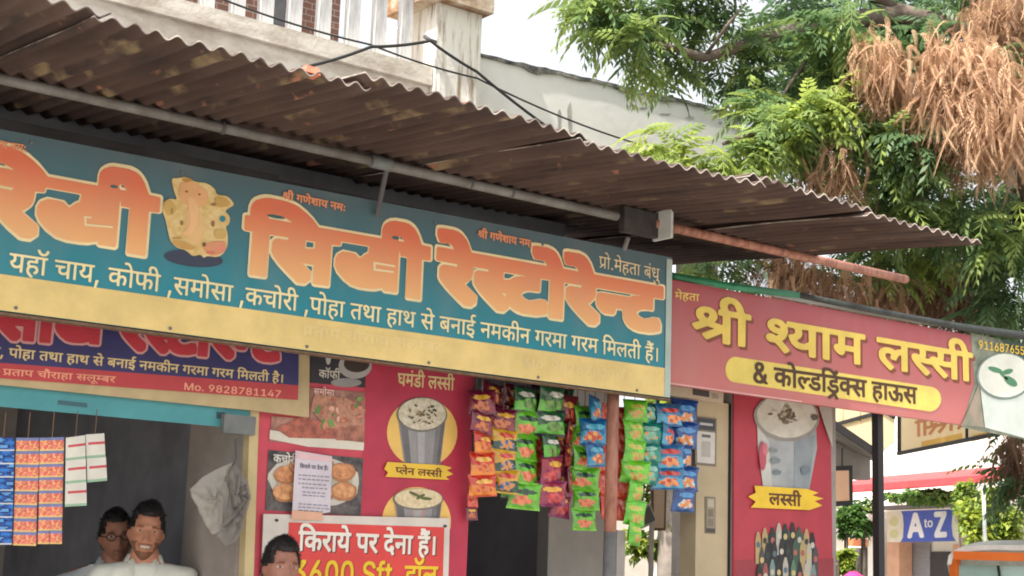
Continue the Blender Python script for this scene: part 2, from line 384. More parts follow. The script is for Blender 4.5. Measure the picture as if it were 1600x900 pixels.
for i in range(7):
    sheet(xs[i] - 0.06, xs[i + 1], EAVE_Y + random.uniform(-.02, .03) + (0.03 if i == 5 else 0), 6.7, 0.016 * (i % 2) + (0.02 if i == 5 else 0), random.uniform(-.006, .006), i)
b = MB(); xp = [at(p, 0, Y=PIPE_Y)[0] for p in (-400, 602, 608, 962)]
pz = lambda x: PIPE_Z
r = 0.021
b.tube([(-0.4, PIPE_Y, PIPE_Z), (xp[1], PIPE_Y, PIPE_Z)], r, M['galv'], 12); b.tube([(xp[1] + .04, PIPE_Y, PIPE_Z - .004), (4.80, PIPE_Y, PIPE_Z - .004)], r + .002, M['galv'], 12)
b.tube([(xp[1] - .03, PIPE_Y, PIPE_Z), (xp[1] + .07, PIPE_Y, PIPE_Z)], r + .008, M['steel'], 12)
for px_ in (346, 733, 797):
    x = at(px_, 0.222 * px_ + 122, Y=PIPE_Y)[0]; b.tube([(x, PIPE_Y, PIPE_Z), (x + .012, PIPE_Y, PIPE_Z)], r + .006, M['dkgrey'], 12)
tag(b.build('support_pipe', canopy, smooth=True), label='grey galvanised pipe under the roof')
b = MB(); b.tube([(5.05, PIPE_Y, PIPE_Z), (7.0, PIPE_Y, PIPE_Z)], r + .003, M['rustpipe'], 12)
tag(b.build('support_pipe', canopy, smooth=True), label='pinkish rusty pipe sticking out past the roof end')
# steel bracket that hangs over the top edge of the big sign
b = MB(); p0 = at(975, 352, Y=5.47); p1 = at(1033, 352, Y=5.47); zt_, zb = at(1030, 332, Y=5.47)[2], at(1032, 374, Y=5.47)[2]
b.box((p0[0] + .02, 5.49, zb + .01), (p1[0], 5.53, zt_), mat('dark_brown_bracket', (0.05, 0.045, 0.043), .8, .3, 12)); b.build('bracket', canopy)  # box in a mottled, very dark brown
b = MB(); b.box((p1[0], 5.40, zb), (p1[0] + .016, 5.53, zt_ + .01), mat('pale_flange', (.62, .64, .62), .5)); b.tube([(p0[0] + .1, 5.55, zb), (p0[0] + .1, 5.58, zb - .06)], .012, M['galv'], 8); b.build('bracket_flange', canopy)
b = MB(); x = at(603, 280, Y=5.52)[0]; b.tube([(x, 5.52, PIPE_Z - .02), (x, 5.58, 3.02)], .012, M['dkgrey'], 8); b.build('hanger_rod', canopy)
bk = MB(); p = at(483, 112, Y=4.5); bk.hexa([(p[0] - .028, 4.47, p[2] - .012), (p[0] + .024, 4.46, p[2] - .018), (p[0] + .028, 4.52, p[2] - .018), (p[0] - .03, 4.53, p[2] - .012), (p[0] - .022, 4.475, p[2] + .014), (p[0] + .02, 4.468, p[2] + .008), (p[0] + .024, 4.515, p[2] + .008), (p[0] - .024, 4.52, p[2] + .014)], mat('red_brick_piece', S(205, 120, 95), .9, .2, 20))
tag(bk.build('brick'), 'broken piece of orange red brick lying on the corrugated roof edge', 'brick')

# ------------------------------------------------------------------ upper storey behind the roof
terrace = thing('terrace_building', (5.0, 9.5, 0.0), 'whitewashed upper storey with terrace railing rising behind the corrugated roof', 'building')
BY = 8.5
b = MB(); b.box((-3, BY, 4.35), (5.67, BY + .35, 4.93), M['beam']); b.box((-3, BY - .04, 4.80), (5.668, BY - .003, 4.925), M['beam']); b.box((-3, BY + .353, 4.35), (8.8, 11.2, 4.5), M['beam']); b.build('beam', terrace)
nb = 0; xb = -2.9
base = None
for px_ in [-80, -30, 20, 72, 122, 172, 222, 270, 318, 367, 412, 457, 503, 549, 591, 632]:
    pa = at(px_, 60, Y=BY + .1)
    x = pa[0]
    if base is None:
        m_ = MB(); m_.hexa([(-.046, -.03, 0), (.046, -.03, 0), (.046, .03, 0), (-.046, .03, 0), (-.042, -.027, .95), (.042, -.027, .95), (.042, .027, .95), (-.042, .027, .95)], M['baluster'])
        base = m_.build('baluster', None, loc=(0, 0, 0)); o = base
    else:
        o = base.copy(); COL.objects.link(o)
    o.parent = terrace; o.location = Vector((x, BY + .1, 4.932)) - Vector(terrace.location)
b = MB(); b.box((-3, BY + .01, 5.885), (5.67, BY + .19, 6.0), M['beam']); b.build('handrail', terrace)
b = MB(); b.box((5.675, BY - .06, 4.35), (6.055, BY + .36, 5.40), M['pillar'])
b.box((5.70, BY - .075, 4.35), (5.76, BY - .062, 4.9), M['pillar']); b.box((5.95, BY - .075, 4.35), (6.02, BY - .062, 4.9), M['pillar'])
tp = b.build('terrace_pillar', terrace)
b = MB(); b.box((5.56, BY - .14, 5.402), (6.10, BY + .44, 5.56), M['cap']); b.box((5.62, BY - .10, 5.562), (6.07, BY + .40, 6.1), M['pillar']); b.build('cap', tp)
b = MB()
n = 40; xa, xb_ = 6.058, 8.85; rnd = random.Random(3); tops = []
for i in range(n + 1):
    t = i / n; tops.append((xa + (xb_ - xa) * t, 5.165 + .13 * t + rnd.uniform(-.006, .006)))
for i in range(n):
    (x0, z0), (x1, z1) = tops[i], tops[i + 1]
    b.hexa([(x0, BY + .1, 4.35), (x1, BY + .1, 4.35), (x1, BY + .3, 4.35), (x0, BY + .3, 4.35), (x0, BY + .1, z0), (x1, BY + .1, z1), (x1, BY + .3, z1), (x0, BY + .3, z0)], M['white_wall'])
pw = b.build('parapet_wall', terrace)
b = MB()
for i in range(n):
    (x0, z0), (x1, z1) = tops[i], tops[i + 1]
    d0, d1 = [0.012 + .035 * abs(math.sin(7.3 * x) * math.sin(2.9 * x + 1)) ** 2 for x in (x0, x1)]
    b.hexa([(x0, BY + .085, z0 - d0), (x1, BY + .085, z1 - d1), (x1, BY + .31, z1 - d1), (x0, BY + .31, z0 - d0), (x0, BY + .085, z0 + .012), (x1, BY + .085, z1 + .012), (x1, BY + .31, z1 + .012), (x0, BY + .31, z0 + .012)], M['moss'])
b.build('coping', pw)
# a few long damp streaks on the wall, raised flakes of old whitewash
b = MB(); WS = Sheet(0, BY + .1)
st = mat('damp_streak', (0.40, 0.39, 0.36), .9, .2, 10)
for (x, y, w, h) in ((874, 165, 3, 55), (890, 160, 4, 50), (1005, 168, 6, 3), (1078, 183, 7, 3), (1125, 190, 3, 3), (1040, 178, 8, 2), (838, 190, 3, 30)):
    b = MB(); WS.pell(b, x, y + h / 2, w, h / 2 + 1, st, 1, 14, .3); b.build('stain', pw)
for x in (0.0, 3.0, 8.6):
    b = MB(); b.box((x, BY + .36, 0), (x + .25, BY + .6, 4.35), M['plaster']); b.build('column', terrace)
# brick house far behind the railing
house = thing('brick_house', (1.0, 13, 0), 'brown brick house seen between the white railing posts', 'house')
xe = at(530, 40, Y=12.5)[0]
b = MB(); b.box((-6, 12.5, 0), (xe, 16, 9.0), M['brick']); b.build('wall', house)
b = MB(); b.box((-6, 12.3, 9.0), (xe + .2, 16.2, 9.15), M['beam']); b.build('roof', house)
b = MB(); x1 = at(425, 20, Y=12.48)[0]; b.box((x1, 12.44, 0), (x1 + .12, 12.497, 9), M['dkgrey']); b.build('drain_pipe', house)
# small stair parapet seen beyond the railing
st_ = MB(); pa, pb, pc = at(602, 66, Y=10.5), at(622, 42, Y=10.5), at(700, 5, Y=10.5)
st_.hexa([(pa[0], 10.5, 4.5), (pb[0], 10.5, 4.5), (pb[0], 10.7, 4.5), (pa[0], 10.7, 4.5), tuple(pa), tuple(pb), (pb[0], 10.7, pb[2]), (pa[0], 10.7, pa[2])], M['white_wall'])
p2_ = at(640, 32, Y=10.5); p3_ = at(672, 10, Y=10.5); x9 = at(735, 10, Y=10.5)[0]
st_.hexa([(p2_[0], 10.5, 4.5), (x9, 10.5, 4.5), (x9, 10.7, 4.5), (p2_[0], 10.7, 4.5), tuple(p2_), (x9, 10.5, p3_[2] + .2), (x9, 10.7, p3_[2] + .2), (p2_[0], 10.7, p2_[2])], M['white_wall'])
st_.build('stair_wall', terrace)

# ------------------------------------------------------------------ cables
def cable(pts, r, label):
    b = MB(); P = []
    for a, c in zip(pts[:-1], pts[1:]):
        a, c = np.array(a), np.array(c)
        for i in range(8):
            t = i / 8; p = a + (c - a) * t; p[2] -= .02 * np.linalg.norm(c - a) * 4 * t * (1 - t); P.append(tuple(p))
    P.append(tuple(pts[-1])); b.tube(P, r, M['wire'], 6); o = b.build('cable', smooth=True); return tag(o, label, 'cable')
cable([at(470, 106, Y=8.30), at(580, 73, Y=8.34), at(672, 64, Y=8.38), at(745, 112, Y=8.36), at(905, 232, Y=8.30)], .011, 'thick black cable looped over the stained pillar and down behind the roof')
cable([at(330, -8, Y=8.42), at(580, 70, Y=8.41), at(745, 122, Y=8.39), at(1000, 226, Y=8.45)], .007, 'thin black wire running straight across the railing and the white wall')
b = MB(); b.tube([at(664, 57, Y=8.44), at(672, 63, Y=8.38), at(680, 66, Y=8.42)], .016, M['dkgrey'], 8); tag(b.build('cable_hook', smooth=True), 'small dark hook on the stained pillar holding up the thick cable', 'hook')
# outlines of the lettering: loops of points, as plain numbers
TEXTS = {
    'riddhi_fill': [250,[[[459,239,-46,-1,-11,-3,-14,-8,-6,-6,-6,-11,-2,-12,0,-25,-3,-2,-139,0,-21,22,-26,20,-27,15,-14,4,-22,5,-20,2,-40,0,-23,-4,-17,-7,-12,-10,-7,-13,-3,-9,0,-24,-12,-1,-3,-2,-1,-4,0,-37,1,-3,4,-3,21,0,2,-2,0,-129,1,-4,5,-2,44,0,3,1,2,3,1,131,1,2,72,-1,1,-4,-4,-5,-9,1,-33,0,-11,-4,-5,-6,-3,-4,0,-27,3,-8,9,-14,21,-19,31,-26,24,-17,11,-6,21,0,7,3,14,12,1,3,-1,23,-2,3,-23,15,-22,17,19,16,7,11,3,9,2,27,24,2,2,4,1,9,2,2,97,0,2,-3,-3,-21,-13,-8,-15,-14,-18,13,-17,2,-27,-1,-19,-12,-7,-16,0,-22,10,-18,21,-20,29,-17,28,-5,35,0,23,2,27,8,2,-1,2,-6,3,-2,43,0,4,1,2,5,0,132,1,2,2,-2,0,-9,2,-3,4,-1,19,0,2,-1,1,-130,1,-4,5,-2,44,0,4,1,2,5,0,129,3,2,23,0,5,3,1,3,0,39,-2,3,-3,1,-30,1,-16,34,-11,16,-9,7,-10,5],[94,189,26,-7,18,-8,1,-2,-75,0,-4,5,6,6,17,6],[442,188,7,-4,4,-5,4,-5,0,-2,-17,-1,-3,2,-4,9,5,6]]]],
    'riddhi_edge': [250,[[[460,244,-48,-1,-14,-4,-11,-7,-10,-9,-5,-9,-3,-15,0,-21,-3,-2,-131,0,-29,28,-29,20,-26,11,-28,7,-20,2,-41,0,-24,-4,-18,-8,-14,-12,-7,-11,-3,-11,-1,-21,-11,-2,-3,-4,-2,-5,0,-39,2,-4,7,-5,17,-1,2,-2,0,-125,2,-5,3,-4,5,-1,45,0,5,1,4,3,2,6,0,75,11,-16,24,-23,31,-26,30,-21,7,-2,22,0,5,1,19,17,2,5,-1,24,-4,6,-39,27,16,16,5,8,4,12,2,23,21,3,4,4,1,8,3,2,86,0,3,-3,-3,-13,-10,-6,-13,-13,-3,1,-11,10,-4,1,-43,2,-5,-2,-14,-8,-6,-6,-7,-17,1,-24,9,-19,24,-23,27,-16,31,-6,37,0,23,2,22,7,6,-6,4,-2,45,0,4,2,4,4,2,4,0,114,1,1,17,0,3,-2,0,-125,1,-5,4,-4,5,-1,46,0,5,1,4,4,1,5,0,126,3,1,21,1,7,5,1,4,0,41,-3,5,-5,3,-29,0,-14,32,-12,16,-10,9,-9,5,-11,4],[93,184,23,-5,2,-2,-1,-1,-48,0,-1,1,11,6],[442,183,6,-5,0,-2,-8,1,-1,4,1,2],[85,117,0,-1,-12,-12,0,12]]]],
    'siddhi_fill': [250,[[[543,239,-40,0,-17,-4,-13,-7,-8,-7,-7,-14,-1,-7,0,-26,-2,-3,-223,0,-21,22,-21,16,-30,18,-16,5,-22,5,-20,2,-40,0,-15,-2,-15,-5,-17,-9,-8,-10,-4,-8,-2,-8,-1,-24,-2,-2,-10,0,-3,-2,-1,-4,0,-37,1,-3,4,-3,21,0,2,-2,0,-131,2,-3,4,-1,44,0,3,1,2,3,1,132,59,1,3,-1,1,-3,-1,-4,-34,-1,-6,-1,-5,-3,-7,-9,-1,-29,2,-5,7,-13,17,-18,25,-21,40,-31,4,-1,21,0,6,3,14,12,1,3,0,22,-3,4,-23,16,-4,5,37,0,2,-2,0,-54,1,-4,5,-2,47,0,3,6,1,130,2,1,27,1,3,3,0,10,2,2,97,0,2,-2,-2,-22,-12,-7,-17,-15,-18,13,-16,2,-28,-1,-18,-12,-7,-16,0,-22,11,-20,20,-18,29,-17,28,-5,34,0,23,2,28,8,3,-6,4,-3,43,0,3,3,2,3,0,132,2,2,1,-2,1,-9,2,-3,4,-1,19,0,2,-1,1,-133,6,-3,45,0,3,2,1,4,0,130,2,1,26,0,4,3,1,3,-1,39,-1,3,-3,1,-31,1,-12,28,-12,18,-9,9,-9,5,-8,4],[94,189,26,-7,18,-8,1,-2,-75,0,-4,5,6,6,17,6],[526,188,10,-8,5,-6,-1,-2,-19,0,-5,10,6,6],[221,122,2,-2,-1,-20,-21,-4,-10,0,-2,1,1,25]]]],
    'siddhi_edge': [250,[[[544,244,-42,0,-20,-5,-11,-6,-10,-9,-5,-10,-4,-13,0,-23,-2,-2,-215,0,-22,22,-21,16,-29,17,-18,6,-31,6,-52,1,-16,-2,-18,-6,-16,-9,-10,-12,-6,-17,-1,-21,-11,-3,-3,-3,-2,-5,0,-39,2,-4,7,-5,17,-1,2,-2,0,-125,2,-5,3,-4,5,-1,45,0,5,1,4,3,2,6,0,74,8,-13,20,-21,25,-21,40,-31,5,-1,24,0,6,3,15,13,4,-9,7,-4,51,1,5,4,1,5,1,126,27,3,3,4,2,8,2,2,87,0,2,-3,-2,-13,-9,-5,-15,-14,-14,11,-4,1,-43,2,-12,-7,-12,-9,-7,-17,0,-24,11,-21,23,-21,27,-16,31,-6,36,0,23,2,22,7,7,-6,4,-2,43,0,5,2,4,4,1,4,0,114,2,2,18,-1,3,-2,0,-125,1,-5,4,-4,5,-1,45,0,5,1,4,4,1,5,0,126,2,1,21,0,4,2,4,3,2,5,-1,41,-2,5,-6,3,-28,1,-12,25,-11,18,-12,12,-7,4,-11,5],[93,184,23,-5,2,-2,-1,-1,-48,0,-1,1,11,6],[526,182,5,-4,0,-2,-7,1,-2,4,2,2],[216,117,2,-2,-1,-12,-17,-2,-6,1,1,15],[85,117,0,-1,-12,-12,0,12],[216,42,2,-2,0,-11,-2,-1,-17,13,2,1]]]],
    'restaurant_fill': [250,[[[536,239,-49,-1,-12,-3,-3,-6,0,-21,9,-19,5,-2,32,1,5,-2,8,-8,3,-5,-3,-2,-59,1,-16,34,-11,16,-8,7,-11,5,-19,5,-48,-1,-12,-3,-3,-6,0,-21,9,-19,5,-2,32,1,5,-2,8,-8,3,-5,-3,-2,-290,0,-2,2,-9,22,-10,18,-13,13,-9,6,-12,5,-13,2,-37,0,-20,-3,-2,-2,-2,-3,0,-22,8,-20,5,-2,20,0,13,1,8,-4,8,-11,-2,-2,-54,0,-3,-1,-3,-5,0,-37,1,-3,5,-3,69,0,3,-3,-2,-5,-3,-3,-9,2,-33,0,-5,-1,-7,-4,-6,-9,0,-30,6,-12,17,-19,22,-19,30,-23,22,-14,24,0,19,16,1,25,-2,3,-26,17,-20,15,16,12,10,13,4,13,1,26,54,0,2,-1,1,-4,-1,-3,-35,-1,-6,-2,-7,-4,-4,-8,0,-31,4,-9,7,-9,17,-18,29,-24,31,-24,6,-2,22,0,18,14,3,10,11,-8,14,-6,22,-6,9,-1,51,1,28,6,17,7,1,3,0,22,-9,19,-5,2,-22,0,-29,-9,-13,-1,-13,3,-8,4,-6,5,-3,6,6,8,8,5,9,3,11,2,33,1,4,1,2,5,1,43,35,1,3,-2,0,-131,2,-3,4,-1,45,0,4,2,1,4,1,130,70,1,3,-1,0,-3,-1,-4,-4,-2,-8,1,-33,0,-11,-4,-6,-6,-2,-5,0,-26,1,-5,7,-12,12,-13,24,-21,31,-24,23,-15,22,0,7,3,13,12,1,3,0,23,-2,3,-30,19,-16,13,13,9,8,8,6,10,4,15,1,22,191,0,0,-2,-13,-1,-18,-4,-19,-8,-5,1,-115,0,-9,-3,-8,-6,-2,-6,0,-26,3,-10,12,-14,12,-8,11,-3,29,0,9,3,5,5,2,7,2,11,28,0,1,-2,0,-13,3,-14,4,-11,5,-6,9,-10,7,-5,11,-5,17,-5,15,-2,42,0,21,3,26,7,5,2,2,3,1,23,-7,17,-3,4,-4,1,-22,0,-21,-7,-21,-3,-19,6,-8,7,-3,5,6,8,14,7,14,3,33,1,4,2,2,4,1,43,40,1,6,3,0,40,-2,5,-4,1,-298,0,-2,2,-15,33,-11,15,-9,8,-10,5],[321,122,0,-2,-12,-1,-21,-5,-16,-8,-13,-9,-20,-1,-3,3,0,21,2,2],[246,47,1,-1,1,-11,-1,-1,-16,12,2,1]]]],
    'restaurant_edge': [250,[[[537,244,-51,-1,-13,-3,-4,-4,-2,-4,0,-24,9,-22,4,-3,5,-1,21,0,10,1,8,-5,0,-2,-3,0,-46,0,-14,32,-11,16,-11,9,-9,5,-22,6,-50,-1,-13,-3,-5,-5,-1,-4,0,-23,10,-22,3,-3,5,-1,21,0,10,1,8,-5,0,-2,-3,0,-277,0,-12,26,-8,13,-15,16,-9,6,-13,5,-13,2,-39,0,-19,-3,-5,-3,-3,-5,-1,-25,9,-22,3,-3,5,-1,22,0,10,2,9,-7,-2,-1,-47,0,-4,-1,-3,-4,-2,-5,0,-39,2,-4,7,-5,17,-1,-9,-9,-4,-8,0,-32,4,-10,6,-8,26,-25,42,-33,18,-13,7,-2,22,0,5,1,16,12,4,8,1,24,-2,5,-42,30,19,20,1,-1,1,-8,3,-9,9,-12,19,-20,29,-24,32,-24,5,-2,23,0,5,1,21,19,17,-9,11,-4,23,-4,53,1,42,10,4,-7,7,-4,49,0,6,4,2,5,1,73,12,-16,20,-19,28,-23,35,-25,7,-2,24,0,6,3,16,15,1,5,0,22,-1,4,-3,4,-39,27,18,18,1,0,0,-10,3,-9,5,-7,16,-15,17,-7,32,0,8,2,9,9,4,15,20,0,3,-25,4,-10,5,-8,12,-13,7,-4,21,-9,23,-4,43,0,22,3,26,7,6,3,5,5,1,26,-8,19,-5,6,-5,1,-24,0,-21,-7,-19,-4,-18,6,-6,5,-1,3,8,7,7,3,26,4,22,0,6,4,3,6,0,39,38,1,4,2,4,4,1,4,0,39,-1,5,-3,3,-6,2,-296,0,-15,32,-13,17,-9,8,-9,5],[756,117,0,-1,-1,-1,-6,-3,-120,0,-15,-5,-1,2,0,7,2,1],[492,117,1,-1,-12,-10,0,11],[412,117,2,-2,-1,-73,-5,6,-4,2,-25,0,-22,-7,-19,-4,-14,4,-6,4,-5,4,0,3,2,2,16,8,11,2,33,1,5,2,4,3,1,4,1,40],[278,117,1,-1,-2,-1,-19,-13,-15,-1,-2,1,0,13,1,2],[132,117,-1,-2,-6,-4,0,6]]]],
    'siddhi_old_fill': [250,[[[1196,238,-46,-1,-12,-3,-2,-5,0,-21,8,-18,5,-2,31,1,5,-3,7,-7,4,-7,-3,-2,-58,1,-15,34,-9,13,-15,13,-13,5,-11,2,-45,-1,-12,-3,-2,-5,0,-20,8,-19,5,-2,17,0,13,2,5,-3,6,-5,6,-9,0,-2,-3,-1,-280,0,-2,2,-6,17,-10,19,-9,13,-12,9,-13,6,-13,2,-35,0,-18,-3,-3,-2,-1,-3,0,-21,8,-19,5,-2,31,1,10,-8,6,-9,-2,-2,-53,0,-4,-1,-2,-5,0,-35,1,-4,5,-2,65,0,2,-1,2,-3,-1,-5,-4,-4,-9,2,-31,0,-11,-4,-4,-4,-3,-6,1,-28,3,-9,12,-14,20,-20,29,-24,29,-20,22,0,14,10,4,6,1,23,-3,3,-38,27,-6,5,0,2,11,8,10,9,4,6,5,14,1,27,53,0,2,-5,-1,-5,-33,-1,-8,-3,-6,-5,-4,-9,2,-27,3,-7,9,-12,23,-24,49,-40,6,-2,21,0,17,14,1,10,2,1,16,-12,15,-6,9,-2,14,-2,49,1,23,5,14,4,5,4,1,3,0,20,-8,19,-6,2,-20,0,-20,-7,-14,-3,-7,0,-15,4,-4,3,-8,7,-2,5,6,8,13,8,14,3,31,1,4,1,3,5,0,43,35,1,2,-2,0,-131,3,-3,3,-1,43,0,4,2,1,4,0,130,69,1,2,-1,1,-4,-4,-8,-10,2,-31,0,-12,-5,-5,-9,0,-26,1,-5,7,-12,14,-16,20,-18,34,-26,17,-12,21,0,4,1,16,14,1,3,0,20,-4,4,-29,21,-15,12,11,8,9,9,7,11,3,9,2,28,183,0,2,-1,-1,-3,-13,-1,-17,-4,-19,-9,-6,2,-108,0,-9,-2,-7,-6,-3,-9,0,-20,1,-7,4,-8,12,-13,14,-8,6,-1,27,0,9,4,4,5,2,6,1,11,29,0,1,-2,1,-25,7,-16,12,-13,15,-9,18,-6,15,-2,40,0,19,3,19,5,12,4,2,5,0,21,-7,15,-3,4,-4,1,-20,0,-23,-8,-19,-2,-11,3,-9,5,-6,6,-2,5,6,9,8,5,9,3,21,3,22,0,4,2,1,4,1,43,38,1,5,4,0,37,-2,5,-4,1,-285,0,-2,3,-13,28,-12,19,-10,9,-9,4],[992,123,2,-1,-2,-3,-19,-2,-18,-6,-24,-15,-19,-1,-4,3,0,23,2,2],[919,48,2,-2,0,-13,-1,-1,-19,15,2,1]],[[380,238,-47,-1,-15,-3,-16,-7,-13,-12,-6,-11,-2,-9,0,-22,-2,-3,-58,1,-17,19,-24,20,-29,17,-29,8,-25,3,-37,0,-22,-4,-18,-8,-10,-9,-6,-11,-3,-13,-1,-22,-11,-1,-3,-2,-1,-4,0,-35,1,-4,4,-2,20,0,2,-2,0,-129,1,-4,5,-2,41,0,3,1,3,3,0,132,57,1,3,-2,1,-8,-33,-1,-5,-1,-8,-5,-4,-5,-1,-5,0,-24,4,-11,8,-11,26,-27,49,-39,3,-1,22,0,18,16,0,22,-2,4,-22,15,-7,8,38,0,2,-2,0,-54,1,-4,5,-2,44,0,4,6,0,129,2,2,19,0,3,-2,0,-131,2,-3,4,-1,43,0,3,2,2,4,0,130,2,1,25,1,3,3,1,10,2,1,94,0,2,-1,-3,-24,-11,-7,-16,-15,-2,0,-16,14,-15,1,-26,-1,-18,-11,-7,-17,0,-21,10,-18,18,-18,29,-18,28,-5,31,0,23,2,28,8,3,-7,4,-2,38,0,4,1,2,5,1,133,2,1,36,0,4,2,3,5,0,19,-2,4,-5,2,-115,0,-26,27,-29,21,-30,13,-15,4],[371,190,25,-7,17,-8,4,-4,-75,-1,-4,7,4,6,7,4,10,3],[90,190,25,-7,20,-9,2,-3,-75,0,-5,6,2,4,5,4,15,5],[212,123,2,-2,-1,-22,-20,-4,-9,0,-2,2,0,26]]]],
    'siddhi_old_edge': [250,[[[1196,249,-37,0,-22,-4,-5,-3,-4,-5,-4,-19,-20,20,-12,6,-13,4,-43,1,-23,-4,-7,-6,-4,-10,0,-20,11,-27,-2,-1,-213,0,-2,1,-10,23,-9,15,-13,14,-15,9,-24,6,-35,0,-22,-4,-7,-6,-4,-9,1,-23,5,-16,6,-10,-7,-5,-4,-6,-2,-41,2,-5,4,-7,12,-5,-5,-15,0,-25,2,-9,14,-21,25,-24,51,-40,14,-6,24,1,21,17,4,10,1,23,45,-38,12,-9,10,-4,25,1,22,17,23,-10,26,-5,49,1,37,9,7,-7,8,-3,44,0,10,5,5,10,1,54,1,2,26,-26,26,-21,30,-23,10,-4,25,1,22,17,5,10,-1,25,13,-3,32,1,14,9,7,16,3,1,7,-1,2,-21,10,-21,17,-15,17,-9,31,-7,40,0,21,3,28,8,11,7,4,10,-2,24,-8,20,-5,4,-9,4,-21,0,-24,-9,-17,-2,-10,3,-7,5,6,5,9,3,39,3,9,3,4,4,3,8,0,34,28,1,7,2,5,4,4,10,0,35,-2,8,-5,5,-10,4,-279,0,-16,33,-15,19,-19,11],[1072,112,2,-2,-1,-56,-27,1,-35,-11,-14,2,-8,5,0,2,3,3,11,4,17,2,21,1,9,3,4,4,3,8,0,33,3,1],[933,112,0,-2,-4,-3,-8,-1,-2,1,1,5],[792,65,14,-22,-21,13,0,3],[1259,63,5,-14,-11,8]],[[380,249,-47,-1,-19,-4,-18,-9,-17,-17,-6,-13,-3,-23,-2,-1,-42,0,-27,28,-24,17,-20,10,-33,10,-25,3,-37,0,-25,-5,-21,-10,-12,-10,-5,-8,-6,-16,-2,-19,-11,-6,-3,-11,0,-35,2,-7,7,-7,16,-3,1,-2,0,-118,4,-10,6,-5,7,-2,41,0,10,4,4,5,2,7,0,52,2,2,40,-39,43,-33,27,-1,7,3,11,9,6,-6,8,-3,43,0,7,2,6,5,3,10,0,118,2,2,1,-2,0,-118,3,-10,8,-6,47,-1,12,5,4,6,1,6,1,48,6,-9,20,-20,28,-17,11,-3,25,-4,53,2,20,5,10,-5,6,-1,37,0,10,3,5,6,2,7,0,122,2,2,27,0,7,2,5,4,4,11,0,20,-3,9,-6,5,-8,2,-111,0,-24,25,-31,22,-30,13,-19,5],[462,127,0,-7,-18,-15,-9,7,-9,3,-45,1,7,12],[376,113,-19,-16,0,15],[202,112,1,-2,0,-3,-11,0,1,5]]]],
